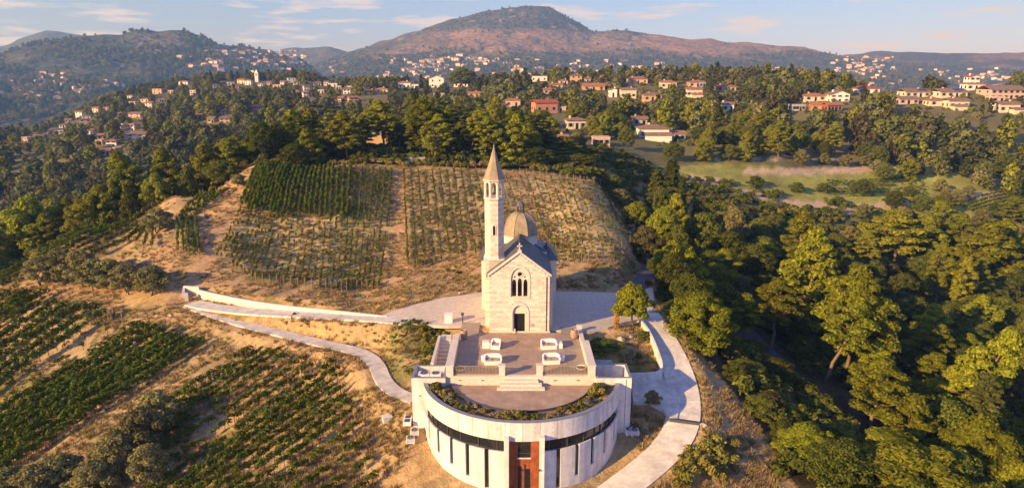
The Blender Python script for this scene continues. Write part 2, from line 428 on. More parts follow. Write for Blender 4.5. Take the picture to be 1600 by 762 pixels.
path('wood', [(1150,505,-7.4),(1190,545,-8.6),(1230,585,-9.8),(1275,630,-11),(1330,680,-12.2),(1390,735,-13.4),(1450,790,-14.5)], 3.0)
def smooth_line(pts, step=.7):
    pts = [Vector(p) for p in pts]; out = []
    for i in range(len(pts) - 1):
        p0 = pts[max(i-1, 0)]; p1 = pts[i]; p2 = pts[i+1]; p3 = pts[min(i+2, len(pts)-1)]
        n = max(2, int((p2 - p1).length / step))
        for k in range(n):
            t = k / n
            out.append(0.5 * ((2*p1) + (-p0+p2)*t + (2*p0-5*p1+4*p2-p3)*t*t + (-p0+3*p1-3*p2+p3)*t*t*t))
    out.append(pts[-1]); return out
LINES = {k: smooth_line(v[0]) for k, v in PATHS.items()}
PLAZA_PX = {'left': ([(598,491),(640,478),(690,466),(762,455.5),(768,470),(768,507),(700,509),(660,507),(628,503)], [-.42,-.2,-.08,-.08,-.08,-.08,-.08,-.12,-.25]),
            'right': ([(856,456),(920,456.5),(975,458),(1000,452),(1020,450),(1022,470),(1018,496),(1000,499),(975,504),(950,512),(915,517),(856,517)], [-.08,-.08,-.1,-.3,-.45,-.5,-.5,-.4,-.22,-.16,-.12,-.08]),
            'apron': ([(986,586),(1036,582),(1056,590),(1064,625),(1058,655),(1046,652),(1034,638),(1012,630),(989,627)], [-3.3,-2.95,-3.05,-3.85,-4.4,-4.25,-4.1,-3.95,-3.9])}
PLAZAS = []
for pxs_, zs_ in PLAZA_PX.values():
    w_ = [P(x, y, z_) for (x, y), z_ in zip(pxs_, zs_)]; c_ = sum(w_, Vector((0, 0, 0))) / len(w_)
    PLAZAS.append(([tuple(((p_ - c_) * 1.03 + c_)[:2]) for p_ in w_], zs_))
def carve(X, Y, z):
    shp = z.shape; X = X.ravel(); Y = Y.ravel(); z = z.ravel()
    r = np.hypot(X, Y)
    near = np.where(r < 135)[0]
    bd = np.full(len(near), 1e9); bz = np.zeros(len(near)); wsum = np.zeros(len(near)); zsum = np.zeros(len(near))
    for k, ln in LINES.items():
        w = PATHS[k][1]; L = np.array([tuple(p) for p in ln])
        for i in range(0, len(near), 60000):
            ix = near[i:i+60000]
            d2 = (X[ix, None] - L[None, :, 0]) ** 2 + (Y[ix, None] - L[None, :, 1]) ** 2
            j = d2.argmin(1); d = np.sqrt(d2[np.arange(len(ix)), j]) - (w / 2 + .25)
            sl = slice(i, i + len(ix)); d = np.maximum(d, 0)
            ww = 1 / (d + .03) ** 3; wsum[sl] += ww; zsum[sl] += ww * (L[j, 2] - .10)
            bd[sl] = np.minimum(bd[sl], d)
    t = np.clip(bd / 2.2, 0, 1); t = t * t * (3 - 2 * t)
    z[near] = z[near] * t + zsum / wsum * (1 - t)
    for poly, zs in PLAZAS:
        t = np.where(inpoly(X, Y, poly))[0]
        if len(t):
            q = np.array(poly); wgt = 1 / ((X[t, None] - q[None, :, 0]) ** 2 + (Y[t, None] - q[None, :, 1]) ** 2 + .5)
            z[t] = np.minimum(z[t], (wgt * np.array(zs)).sum(1) / wgt.sum(1) - .12)
    # under the terrace and church the ground lies inside the masonry; plazas are level
    t = (X > -5.7) & (X < 7.2) & (Y > 57.2) & (Y < 68); z[t] = np.minimum(z[t], -1.2)
    t = (X > -5.2) & (X < 7.2) & (Y >= 66.5) & (Y < 79); z[t] = np.minimum(z[t], -.14)
    t = (X > -8.6) & (X < -5.6) & (Y > 57) & (Y < 65.5); z[t] = np.minimum(z[t], np.interp(Y[t], [57, 65.5], [-3.4, -1.6]))
    t = (X > -8.7) & (X < 10.3) & (Y > 57) & (Y < 59.4); z[t] = np.minimum(z[t], -2.2)
    d = np.hypot(X - .85, Y - 58.25); t = (d < 8.6); z[t] = np.minimum(z[t], -6.6 + np.clip(Y[t] - 50, 0, 9) * .12)
    return z.reshape(shp)
def ground(X, Y, rough=True):
    X = np.atleast_1d(np.asarray(X, float)); Y = np.atleast_1d(np.asarray(Y, float))
    z = ground_raw(X, Y)
    if rough:
        r = np.hypot(X, Y)
        z = z + (fbm(X, Y, 3, .35) - .5) * .35 + (fbm(X, Y, 3, .02) - .5) * np.clip((r - 170) / 200, 0, 1) * 5
    return carve(X, Y, z)

# mountains: ridge line seen from the house ridge, foot, and a folded slope -------
def ridge_fn(pts, R):
    th = []; zz = []
    for px, py in pts:
        dx, dy, dz = ray(px, py); h = math.hypot(dx, dy); th.append(math.atan2(dx, dy)); zz.append(CAMZ + dz / h * R)
    return np.array(th), np.array(zz)
def sstep(x, a, b):
    t = np.clip((x - a) / (b - a), 0, 1); return t * t * (3 - 2 * t)
class Mountain:
    def __init__(s, pts, R, R0, z0, Rb, power, amp, fold, seed):
        s.th, s.zz = ridge_fn(pts, R); s.R, s.R0, s.z0, s.Rb, s.power, s.amp, s.fold, s.seed = R, R0, z0, Rb, power, amp, fold, seed
    def height(s, X, Y):
        th = np.arctan2(X, Y); r = np.hypot(X, Y)
        if not hasattr(s, 'g'):
            s.g = np.linspace(-1.3, 1.3, 2601); zg = np.interp(s.g, s.th, s.zz)
            kk = np.exp(-.5 * (np.arange(-250, 251) / 75.) ** 2); kk /= kk.sum()
            k2 = np.exp(-.5 * (np.arange(-20, 21) / 5.) ** 2); k2 /= k2.sum()
            s.sm = np.convolve(np.pad(zg, 250, 'edge'), kk, 'valid'); s.fi = np.convolve(np.pad(zg, 20, 'edge'), k2, 'valid')
        t0 = np.clip((r - s.R0) / (s.R - s.R0), 0, 1)
        tw = th + (fbm(X * .6 + 77 * s.seed, Y, 3, 1 / 500.) - .5) * .22 * (1 - t0)
        mixz = np.clip(t0, 0, 1) ** 4
        zr = np.interp(tw, s.g, s.sm) * (1 - mixz) + np.interp(th, s.g, s.fi) * mixz
        warp = (fbm(th * s.R, r * 0 + s.seed * 9.7, 3, 1 / 260.) - .5) * 500
        t = np.clip((r - s.R0) / (s.R - s.R0), 0, 1)
        tb = np.clip((r - s.R) / (s.Rb - s.R), 0, 1)
        front = s.z0 + (zr - s.z0) * t ** s.power
        g = fbm(X + s.seed * 1000, Y, 5, 1 / s.fold) - .5
        g2 = np.abs(fbm(X + s.seed * 500 + warp * .3, Y * .45, 4, 1 / (s.fold * .55)) - .5) * 2 - .35
        env = np.sin(np.pi * np.clip(t, 0, 1)) * (1 - tb)
        h = front + env * s.amp * (g * 1.3 + g2 * 1.1) + (fbm(X, Y, 3, 1 / 60.) - .5) * 12 * np.clip(t * 4, 0, 1) - np.abs(fbm(X + 5000, Y * .7, 4, 1 / 170.) - .5) * 70 * np.clip(t * 3, 0, 1) * (1 - .6 * t)
        h = h - (zr - s.z0) * tb ** 1.3 * 1.2
        edge = sstep(th, s.th[0], s.th[0] + .1) * sstep(-th, -s.th[-1], -s.th[-1] + .1)
        return np.where((r > s.R0) & (edge > 0), (h - s.z0 + 12) * edge + s.z0 - 12, s.z0 - 30)
MT = {}
MT['main'] = Mountain([(330,150),(420,128),(480,108),(520,90),(560,75),(600,62),(650,47),(700,30),(740,20),(780,13),(815,7.5),(845,7),(870,16),(900,32),(925,48),(960,46),(1000,50),(1080,60),(1150,64),(1200,69),(1260,75),(1310,86),(1400,96),(1500,104),(1700,112),(2000,120),(2600,125)], 3300, 1350, -42, 4800, 1.75, 46, 620, 1)
MT['right'] = Mountain([(1120,110),(1200,98),(1310,84),(1370,80),(1430,80),(1480,83),(1520,84),(1570,81),(1640,80),(1800,84),(2200,88),(2600,95)], 3800, 2700, -45, 5000, 1.1, 34, 600, 2)
MT['left'] = Mountain([(-900,130),(-500,120),(-300,100),(-150,88),(0,80),(60,66),(100,60),(130,56),(160,53),(185,55),(200,52),(218,47),(250,48),(275,45),(300,50),(325,60),(348,70),(385,70),(420,77),(460,90),(520,108),(580,128)], 2300, 1050, -72, 3600, 1.35, 62, 560, 3)
MT['blue'] = Mountain([(-1200,80),(-400,60),(-200,78),(0,73),(40,56),(75,46),(110,53),(145,55),(200,78),(300,100),(400,110)], 4600, 3200, -60, 5300, 1.2, 60, 800, 4)
MT['gap'] = Mountain([(330,110),(400,84),(430,77),(465,73),(490,73),(512,72),(540,78),(600,95),(700,110)], 3900, 2900, -30, 5000, 1.2, 45, 700, 5)

def H(X, Y):
    z = ground(X, Y)
    for m in MT.values(): z = np.maximum(z, m.height(np.atleast_1d(X), np.atleast_1d(Y)))
    return z
def hits(pxy, r0=35., r1=6500., steps=900):
    """where rays through photo pixels first meet the land; returns X, Y, Z, r (r is nan when they miss)"""
    pxy = np.asarray(pxy, float).reshape(-1, 2)
    u = (pxy[:, 0] - 800) / F; v = (pxy[:, 1] - 381) / F
    D = np.stack([u, CP - v * SP, -SP - v * CP], 1)
    hd = np.hypot(D[:, 0], D[:, 1]); D = D / hd[:, None]
    rr = np.geomspace(r0, r1, steps)
    X = D[:, 0:1] * rr; Y = D[:, 1:2] * rr; Z = CAMZ + D[:, 2:3] * rr
    HH = H if r1 > 1000 else ground
    below = Z < HH(X, Y)
    k = below.argmax(1); ok = below.any(1) & (k > 0)
    lo = rr[np.maximum(k - 1, 0)]; hi = rr[k]
    for _ in range(12):
        mid = (lo + hi) / 2
        b = (CAMZ + D[:, 2] * mid) < HH(D[:, 0] * mid, D[:, 1] * mid)
        hi = np.where(b, mid, hi); lo = np.where(b, lo, mid)
    r = np.where(ok, hi, np.nan)
    return D[:, 0] * r, D[:, 1] * r, CAMZ + D[:, 2] * r, r
def hits_near(pxy): return hits(pxy, 38., 330., 420)
def hit(px, py, **k):
    if py > 190 and not k: k = dict(r0=38., r1=330., steps=420)
    X, Y, Z, r = hits([(px, py)], **k); return Vector((float(X[0]), float(Y[0]), float(Z[0])))
def gz(x, y): return float(ground(x, y)[0])

# zones ----------------------------------------------------------------------
CLEARING = [(-600,560),(-100,470),(0,440),(130,362),(270,297),(385,252),(600,256),(830,268),(945,284),(1010,372),(1020,412),(1032,470),(1062,510),(1112,572),(1152,622),(1202,692),(1262,790),(1400,2500),(-3000,2500),(-3000,700)]
FIELD = [(1000,262),(1140,255),(1250,262),(1330,268),(1440,262),(1530,246),(1620,250),(1800,262),(1800,350),(1560,352),(1480,342),(1300,332),(1200,312),(1090,290)]
def zone(X, Y, Z):
    px, py = proj(X, Y, Z); r = np.hypot(X, Y)
    clear = inpoly(px, py, CLEARING) & (r < 141)
    field = inpoly(px, py, FIELD) & (r > 168) & (r < 262)
    return clear, field, px, py, r

th = np.linspace(-1.12, 1.12, 520)
rr = np.concatenate([np.linspace(6, 40, 30, endpoint=False), np.geomspace(40, 160, 215, endpoint=False), np.geomspace(160, 1300, 170, endpoint=False), np.geomspace(1300, 5400, 30)])
TH, RR = np.meshgrid(th, rr)
GX, GY = RR * np.sin(TH), RR * np.cos(TH)
GZ = ground(GX, GY)
nr, nt = GX.shape
idx = np.arange(nr * nt).reshape(nr, nt)
quads = np.stack([idx[:-1, :-1], idx[:-1, 1:], idx[1:, 1:], idx[1:, :-1]], -1).reshape(-1, 4)
gme = np_mesh('ground', np.stack([GX, GY, GZ], -1).reshape(-1, 3), quads, M['ground'], smooth=True)
clear, field, gpx, gpy, gr = zone(GX, GY, GZ)
n1 = fbm(GX, GY, 5, .12)[..., None]; n2 = fbm(GX + 40, GY, 5, .6)[..., None]; n3 = fbm(GX, GY + 90, 4, .03)[..., None]
dirt = np.array([.42, .262, .112]) * (1 - n1) + np.array([.51, .345, .155]) * n1
dirt = dirt * (.60 + .8 * n2)
straw = np.array([.50, .375, .17]) * (.75 + .5 * n2)
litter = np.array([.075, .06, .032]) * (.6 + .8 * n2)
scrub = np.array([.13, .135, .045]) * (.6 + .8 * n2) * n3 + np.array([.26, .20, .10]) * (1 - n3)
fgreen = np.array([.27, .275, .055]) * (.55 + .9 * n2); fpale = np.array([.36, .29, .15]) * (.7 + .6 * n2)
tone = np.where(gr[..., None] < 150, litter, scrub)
far = np.clip((gr - 300) / 300, 0, 1)[..., None]
tone = tone * (1 - far * .35)
def pxdist(poly):
    dm = np.full(gpx.shape, 1e9)
    for (x1, y1), (x2, y2) in zip(poly[:-1], poly[1:]):
        t = np.clip(((gpx - x1) * (x2 - x1) + (gpy - y1) * (y2 - y1)) / ((x2 - x1) ** 2 + (y2 - y1) ** 2), 0, 1)
        dm = np.minimum(dm, np.hypot(gpx - x1 - t * (x2 - x1), (gpy - y1 - t * (y2 - y1)) * 1.0))
    return dm
midr = (gr > 168) & (gr < 262)
tone = np.where(field[..., None], fgreen * (.5 + n1) * .9 + fpale * .12, tone)
for poly_, wd_ in (([(1165,268),(1240,268),(1330,266),(1395,262)], 6), ([(990,276),(1080,284),(1150,297),(1250,317),(1330,323),(1430,318),(1500,309),(1640,296)], 4.6), ([(1440,250),(1530,254),(1600,268)], 1.5), ([(985,274),(1060,278),(1120,284)], 6), ([(1150,300),(1250,322),(1330,330)], 4), ([(1120,250),(1190,247),(1260,250),(1330,246)], 2.0), ([(1500,345),(1560,326),(1640,312)], 1.6)):
    k_ = (np.clip((wd_ + (n2[..., 0] - .5) * 6 - pxdist(poly_)) / 1.5, 0, 1) * midr)[..., None]
    tone = tone * (1 - k_) + np.array([.52, .38, .24]) * (.75 + .5 * n2) * k_
patch = sstep(fbm(GX + 11, GY + 60, 5, .09), .42, .62)[..., None]
dirt = dirt * (1 - patch) + np.array([.39, .28, .135]) * (.6 + .8 * n2) * patch
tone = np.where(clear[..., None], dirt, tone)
STRAW = [[(350,345),(470,340),(600,330),(618,330),(590,460),(540,460),(345,425)], [(828,283),(940,290),(990,385),(950,400),(868,415),(850,340)]]
for q in STRAW:
    s_ = inpoly(gpx, gpy, q) & (gr < 141); tone = np.where(s_[..., None], straw * .6 + dirt * .4, tone)
# green weeds in the dry ground, bare earth tracks
wd = (fbm(GX + 7, GY + 3, 4, .22)[..., None] > .63) & clear[..., None]
tone = np.where(wd, tone * np.array([.62, .72, .55]), tone)
TRACKS = [[(372,268),(352,300),(330,345),(318,400),(330,430)], [(622,268),(624,340),(626,400),(610,440),(560,468)], [(320,432),(420,452),(560,470),(640,440),(760,415)], [(262,420),(268,380),(240,400)], [(0,460),(120,455),(280,452)]]
for tr in TRACKS:
    X_, Y_, Z_, R_ = hits_near(tr); pts = smooth_line([(X_[i], Y_[i], 0) for i in range(len(tr))], 1.0)
    L = np.array([tuple(p) for p in pts]); sub = np.where((gr.ravel() < 141) & (gr.ravel() > 50))[0]
    dmin = np.full(len(sub), 99.)
    for i in range(0, len(sub), 50000):
        ix = sub[i:i+50000]
        dmin[i:i+50000] = np.sqrt(((GX.ravel()[ix, None] - L[None, :, 0]) ** 2 + (GY.ravel()[ix, None] - L[None, :, 1]) ** 2).min(1))
    k = np.zeros(GX.size); k[sub] = np.clip(1.6 - dmin * .8, 0, 1); k = k.reshape(GX.shape)[..., None]
    tone = tone * (1 - k) + np.array([.50, .31, .15]) * (.8 + .4 * n2) * k
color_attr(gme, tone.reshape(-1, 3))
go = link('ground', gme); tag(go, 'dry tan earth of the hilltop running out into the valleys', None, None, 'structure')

# mountains as separate land masses
def mountain_obj(key, name, label, tones, nth, nrr):
    m = MT[key]
    t_ = np.linspace(max(m.th[0], -1.1), min(m.th[-1], 1.1), nth)
    r_ = np.concatenate([np.linspace(m.R0, m.R, nrr), np.linspace(m.R, m.Rb, 16)[1:]])
    T_, R_ = np.meshgrid(t_, r_); X, Y = R_ * np.sin(T_), R_ * np.cos(T_)
    Z = m.height(X, Y)
    a, b = X.shape; ix = np.arange(a * b).reshape(a, b)
    q = np.stack([ix[:-1, :-1], ix[:-1, 1:], ix[1:, 1:], ix[1:, :-1]], -1).reshape(-1, 4)
    me = np_mesh(name, np.stack([X, Y, Z], -1).reshape(-1, 3), q, M['hill'], smooth=True)
    color_attr(me, tones(X, Y, Z, T_, R_).reshape(-1, 3))
    o = link(name, me); tag(o, label, None, None, 'structure'); return o
def mix3(a, b, t): t = t[..., None]; return np.array(a) * (1 - t) + np.array(b) * t
def tone_main(X, Y, Z, T, R):
    px, py = proj(X, Y, Z)
    bare = mix3((.21, .125, .07), (.30, .20, .115), fbm(X, Y, 5, 1/300.))
    wood = np.array([.062, .066, .034]) * (.6 + .8 * fbm(X, Y, 4, 1/70.)[..., None])
    n = fbm(X, Y, 5, 1/240.)
    # wooded: low slopes and the summit knoll
    low = 1 - sstep(Z + (n - .5) * 90, 55, 115)
    knoll = sstep(Z + (n - .5) * 60, 165, 205)
    leftw = 1 - sstep(X + (n - .5) * 900, -650, -250)
    k = np.clip(np.maximum(np.maximum(low, knoll * .9), leftw * .85) + (n > .60) * .55, 0, 1)
    c = bare * (1 - k[..., None]) + wood * k[..., None]
    rock = ((fbm(X + 900, Y, 4, 1/45.) > .70) & (Z > 60))[..., None]
    return np.where(rock, np.array([.24, .19, .145]), c)
def tone_left(X, Y, Z, T, R):
    n = fbm(X, Y, 5, 1/200.)
    wood = np.array([.066, .072, .042]) * (.6 + .8 * fbm(X, Y, 4, 1/60.)[..., None])
    bare = np.array([.16, .13, .09])
    k = sstep(n, .22, .44)
    c = wood * k[..., None] + bare * (1 - k[..., None])
    cl = (fbm(X + 300, Y * .6, 5, 1/110.) > .63) & (Z > 30)
    return np.where(cl[..., None], np.array([.36, .31, .26]), c)
mountain_obj('blue', 'mountain', 'far blue mountain rising behind the left-hand hills', lambda X, Y, Z, T, R: mix3((.06, .075, .05), (.12, .11, .08), fbm(X, Y, 4, 1/400.)), 140, 50)
mountain_obj('gap', 'mountain', 'low far hill in the gap between the two big mountains', lambda X, Y, Z, T, R: mix3((.06, .065, .04), (.16, .13, .09), fbm(X, Y, 4, 1/300.)), 100, 40)
mountain_obj('right', 'mountain', 'long low brown ridge behind the right-hand villages', lambda X, Y, Z, T, R: mix3((.20, .125, .075), (.07, .062, .04), sstep(fbm(X, Y, 5, 1/300.), .42, .62)), 220, 60)
mountain_obj('left', 'mountain', 'rocky wooded mountain with scattered villages on its slopes', tone_left, 300, 150)
mountain_obj('main', 'mountain', 'broad brown mountain with a dark wooded summit', tone_main, 420, 180)
# ------------------------------------------------------------------ paths, plazas
def ribbon(name, key, m, label, lift=.03, thick=.25, joints=0, gap=.03):
    ln = LINES[key]; w = PATHS[key][1]
    L = [Vector(p) for p in ln]; S = [0]
    for i in range(1, len(L)): S.append(S[-1] + (L[i] - L[i-1]).length)
    def at(s_):
        s_ = min(max(s_, 0), S[-1]); i = max(0, min(len(S) - 2, int(np.searchsorted(S, s_)) - 1))
        t = (s_ - S[i]) / max(S[i+1] - S[i], 1e-6); p = L[i].lerp(L[i+1], t)
        d = (L[min(i+2, len(L)-1)] - L[max(i-1, 0)]); d.z = 0; d.normalize(); return p, Vector((d.y, -d.x, 0))
    def seg(a, b):
        mb = MB(); n = max(2, int((b - a) / .8)); vs = []; fs = []
        for k in range(n + 1):
            p, q = at(a + (b - a) * k / n)
            for e in (-w/2, w/2):
                vs.append(p + q * e + Vector((0, 0, lift))); vs.append(p + q * e + Vector((0, 0, lift - thick)))
        for k in range(n):
            o = k * 4
            fs += [(o, o+2, o+6, o+4), (o, o+4, o+5, o+1), (o+2, o+3, o+7, o+6)]
        fs += [(0, 1, 3, 2), (n*4, n*4+2, n*4+3, n*4+1)]
        return mb.add(vs, fs)
    if not joints:
        o = seg(0, S[-1]).build(name, m)
    else:
        o = empty(name, tuple(L[0]))
        k = 0.0
        while k < S[-1] - .5:
            e = min(k + joints, S[-1]); c = seg(k, e - gap).build('slab', m); c.parent = o; c.matrix_parent_inverse = Matrix.Translation(-L[0]); k = e
    tag(o, label, None, None, 'structure'); return o, at, S[-1]
ribbon('path', 'lower', M['concrete_path'], 'narrow pale concrete path curving down to the winery wing', joints=4.0)
ribbon('path', 'upper', M['concrete_path'], 'narrow concrete path under the long white retaining wall', joints=4.0, lift=.05)
drv, drive_at, drive_len = ribbon('driveway', 'drive', M['concrete_path'], 'broad pale concrete driveway curving round the winery', joints=7.5, lift=.05, gap=.06)
ribbon('road', 'asphalt', M['asphalt'], 'dark asphalt road climbing behind the bank of the vineyard', lift=.04)
ribbon('road', 'wood', M['asphalt'], 'shaded asphalt road running down through the pines', lift=.04)

def sheet(name, pxs, z, m, label, lift=.03, kind='structure', thick=.3):
    pts = [P(x, y, z_) for (x, y), z_ in zip(pxs, z if isinstance(z, (list, tuple)) else [z] * len(pxs))]
    o = MB().prism([(p.x, p.y) for p in pts], [p.z - thick for p in pts], [p.z + lift for p in pts]).build(name, m)
    tag(o, label, None, None, kind); return o
sheet('plaza', *PLAZA_PX['left'], M['gravel'], 'pale gravel forecourt left of the church', lift=.05)
sheet('plaza', *PLAZA_PX['right'], M['gravel'], 'pale gravel forecourt right of the church', lift=.07)
sheet('apron', *PLAZA_PX['apron'], M['concrete_path'], 'pale concrete apron between winery wing and driveway', lift=.075)

# drain grating across the driveway
mb = MB()
pa, pb = P(1046, 654, -4.36), P(1091, 661, -4.40)
d = (pb - pa).normalized(); nrm = Vector((-d.y, d.x, 0)) * .13
mb.prism([tuple((pa + nrm)[:2]), tuple((pa - nrm)[:2]), tuple((pb - nrm)[:2]), tuple((pb + nrm)[:2])], -4.7, -4.27)
o = mb.build('drain_grating', M['dark_metal']); tag(o, 'dark steel drain grating laid across the driveway', 'drain')

# kerb wall round the planted island
ks = smooth_line([P(1000,500,-.25), P(1012,515,-.5), P(1022,535,-.95), P(1030,556,-1.5), P(1034,572,-2.0), P(1030,581,-2.35), P(1015,584,-2.6), P(985,585,-2.9)], .6)
def wall_along(name, pts, h, w, m, label, cat, base=.6, hs=None):
    vs = []; fs = []; n = len(pts)
    for i, p in enumerate(pts):
        d = (pts[min(i+1, n-1)] - pts[max(i-1, 0)]); d.z = 0; d.normalize(); q = Vector((d.y, -d.x, 0)) * w / 2
        hh = hs[i] if hs else h
        for e, z in ((q, -base), (q, hh), (-q, hh), (-q, -base)): vs.append(p + e + Vector((0, 0, z)))
    for i in range(n - 1):
        o = i * 4; fs += [(o, o+4, o+5, o+1), (o+1, o+5, o+6, o+2), (o+2, o+6, o+7, o+3)]
    fs += [(0, 1, 2, 3), (n*4-1, n*4-2, n*4-3, n*4-4)]
    o = MB().add(vs, fs).build(name, m)
    if label: tag(o, label, cat)
    return o
wall_along('kerb_wall', ks, .16, .22, M['concrete'], 'low curved concrete kerb wall round the planted island', 'wall', 1.0)

# long white retaining wall above the left path, with its return
wp = smooth_line([P(311,463,-2.05), P(350,471,-1.9), P(400,479,-1.6), P(460,485,-1.2), P(520,489,-.8), P(575,493,-.5), P(606,495,-.3)], 1.0)
hs = [0.85 * (1 - i / (len(wp) - 1)) ** .8 + .10 for i in range(len(wp))]
rw = empty('retaining_wall', tuple(wp[0])); inv = Matrix.Translation(-wp[0])
a = wall_along('wall_run', wp, 1, .3, M['render_white'], None, None, 1.0, hs); a.parent = rw; a.matrix_parent_inverse = inv
c0 = wp[0]; c1 = P(289, 461, -2.1); c2 = P(288, 469, -2.3)
a = wall_along('end_wall', [c0 + Vector((.1, .15, 0)), (c0 + c1) / 2, c1], 1.3, .28, M['render_white'], None, None, 1.0); a.parent = rw; a.matrix_parent_inverse = inv
a = wall_along('end_wall', [c1, (c1 + c2) / 2, c2], 1.15, .28, M['render_white'], None, None, 1.0); a.parent = rw; a.matrix_parent_inverse = inv
mb = MB(); p = P(292, 470, -2.25); mb.cbox(p + Vector((0, 0, -.3)), .45, .45, 1.35, .3)
a = mb.build('end_post', M['render_white'], None); a.parent = rw; a.matrix_parent_inverse = inv
tag(rw, 'long white rendered retaining wall tapering along the upper path', 'wall')

# ------------------------------------------------------------------ winery
CX, CY0, RO = .85, 58.25, 8.85
CEN = (CX, CY0)
Z_RIM, Z_ST, Z_SB, Z_BASE = -.5, -2.12, -3.08, -8.2
win = empty('winery', (CX, CY0, Z_BASE))
def part(mb, name, m, parent=None, smooth=False, label=None):
    """part of a thing: geometry is given in world coordinates"""
    par = parent or win
    o = mb.build(name, m, None, smooth=smooth)
    o.parent = par
    org = Vector(par.location) if par.parent is None else Vector((0, 0, 0))   # parts keep world coordinates
    o.matrix_parent_inverse = Matrix.Translation(-org)
    if label: o['label'] = label
    return o
def xang(px, z=-2.5):
    """angle on the facade of the point seen at photo column px"""
    best = None
    for k in range(-880, 881):
        a = math.radians(k / 10); X = CX + RO * math.sin(a); Y = CY0 - RO * math.cos(a)
        d_ = abs(proj(X, Y, z)[0] - px)
        if best is None or d_ < best[0]: best = (d_, a)
    return best[1]
A_END = math.radians(81.5)
A_DL, A_DR = xang(788), xang(850)          # outer faces of the door fins
# upper band in cast panels
nb = 18
for k in range(nb):
    a0 = -A_END + 2 * A_END * k / nb; a1 = -A_END + 2 * A_END * (k + 1) / nb
    o = part(MB().arc(CEN, RO - .32, RO, a0 + .0015, a1 - .0015, Z_ST, Z_RIM, 7), 'panel', M['concrete'])
# dark groove behind joints, and wall core behind the glass
part(MB().arc(CEN, RO - .33, RO - .012, -A_END, A_END, Z_ST + .002, Z_RIM - .01, 90), 'joint_backing', M['black'])
part(MB().arc(CEN, RO - .36, RO + .03, -A_END - .012, A_END + .012, Z_RIM, Z_RIM + .045, 90), 'rim_cap', M['grey_metal'])
# strip window: panes with mullions
def strip(pxs):
    for i in range(len(pxs) - 1):
        a0, a1 = xang(pxs[i]), xang(pxs[i+1])
        g = part(MB().arc(CEN, RO - .26, RO - .22, a0, a1, Z_SB, Z_ST, 6), 'window', M['glass'])
        part(MB().arc(CEN, RO - .29, RO - .14, a0 - .004, a0 + .004, Z_SB, Z_ST, 1), 'mullion', M['dark_metal'], g)
    part(MB().arc(CEN, RO - .30, RO - .12, xang(pxs[0]), xang(pxs[-1]), Z_SB - .02, Z_SB + .04, 30), 'window_sill', M['dark_metal'])
strip([666, 673, 680, 697, 718, 746, 776, 786.5])
strip([851, 859, 888, 914, 932, 941, 950, 956, 962, 965.5])
# lower wall panels between tall slit windows
slitsL = [(670.5, -4.9), (685, -5.2), (705, -5.5), (730, -5.95), (760, -6.6)]
slitsR = [(873, -6.6), (902, -5.9), (926, -5.45), (945, -5.15), (959.5, -4.85)]
edges = []
for px, zb in slitsL + slitsR:
    a = xang(px, -4); edges.append((a, zb))
HW = .0215
def lower(a0, a1, zt=Z_SB - .02):
    o = part(MB().arc(CEN, RO - .32, RO, a0, a1, Z_BASE, zt, 8), 'panel', M['concrete'])
    return o
marks = [-A_END] + [e[0] for e in edges[:5]] + [A_DL]
for side, mk, ed in ((0, marks, edges[:5]), (1, [A_DR] + [e[0] for e in edges[5:]] + [A_END], edges[5:])):
    for i in range(len(mk) - 1):
        l_ = mk[i] + (HW if i > 0 else 0); r_ = mk[i+1] - (HW if i < len(mk) - 2 else 0)
        lower(l_, r_)
    for a, zb in ed:
        s_ = part(MB().arc(CEN, RO - .30, RO - .2, a - HW, a + HW, zb, Z_SB - .02, 2), 'slit_window', M['glass'])
        part(MB().arc(CEN, RO - .34, RO - .17, a + HW * .72, a + HW, zb, Z_SB - .02, 1), 'frame', M['dark_metal'], s_)
        part(MB().arc(CEN, RO - .32, RO - .004, a - HW, a + HW, Z_BASE, zb, 2), 'panel', M['concrete'])
# tie holes of the shuttering
mb = MB()
def hole(a, z, r=.045):
    c = Vector((CX + (RO + .004) * math.sin(a), CY0 - (RO + .004) * math.cos(a), z)); t = Vector((math.cos(a), math.sin(a), 0))
    mb.add([c + t * r * math.cos(q) + Vector((0, 0, r * math.sin(q))) for q in [k * math.pi / 3 for k in range(6)]], [(0, 1, 2, 3, 4, 5)])
for k in range(nb):
    ac = -A_END + 2 * A_END * (k + .5) / nb
    for dz in (-.95, -1.45): hole(ac + .035, dz - (.0 if k % 2 else .06)); 
for side in (marks, [A_DR] + [e[0] for e in edges[5:]] + [A_END]):
    for i in range(len(side) - 1):
        for z in (-3.7, -4.6, -5.5, -6.3):
            for q in (.25, .75): hole(side[i] + (side[i+1] - side[i]) * q, z, .04)
o = part(mb, 'tie_holes', M['concrete_dark']); o['kind'] = 'stuff'
# door bay: fins, rust-red steel leaf with window, pull bar
def radial_box(a, w, r0, r1, z0, z1):
    s_, c_ = math.sin(a), -math.cos(a); t = Vector((math.cos(a), math.sin(a), 0)); rad = Vector((s_, c_, 0)); c = Vector((CX, CY0, 0))
    pl = [c + rad * r0 - t * w/2, c + rad * r1 - t * w/2, c + rad * r1 + t * w/2, c + rad * r0 + t * w/2]
    return MB().prism([(p.x, p.y) for p in pl], z0, z1)
XD0 = CX + RO * math.sin(A_DL); XD1 = CX + RO * math.sin(A_DR)
YF = CY0 - RO
part(MB().box(XD0 - .02, XD0 + .36, YF - .35, YF + 1.2, Z_BASE, -1.62), 'door_fin', M['concrete'])
part(MB().box(XD1 - .36, XD1 + .02, YF - .35, YF + 1.2, Z_BASE, -1.60), 'door_fin', M['concrete'])
dx0, dx1 = XD0 + .36, XD1 - .36; dw = dx1 - dx0; yd = YF + .35
door = part(MB().box(dx0, dx1, yd, yd + .12, Z_BASE, Z_ST + .4), 'door_wall', M['corten'])
wx0 = dx0 + dw * .29; wx1 = dx0 + dw * .71
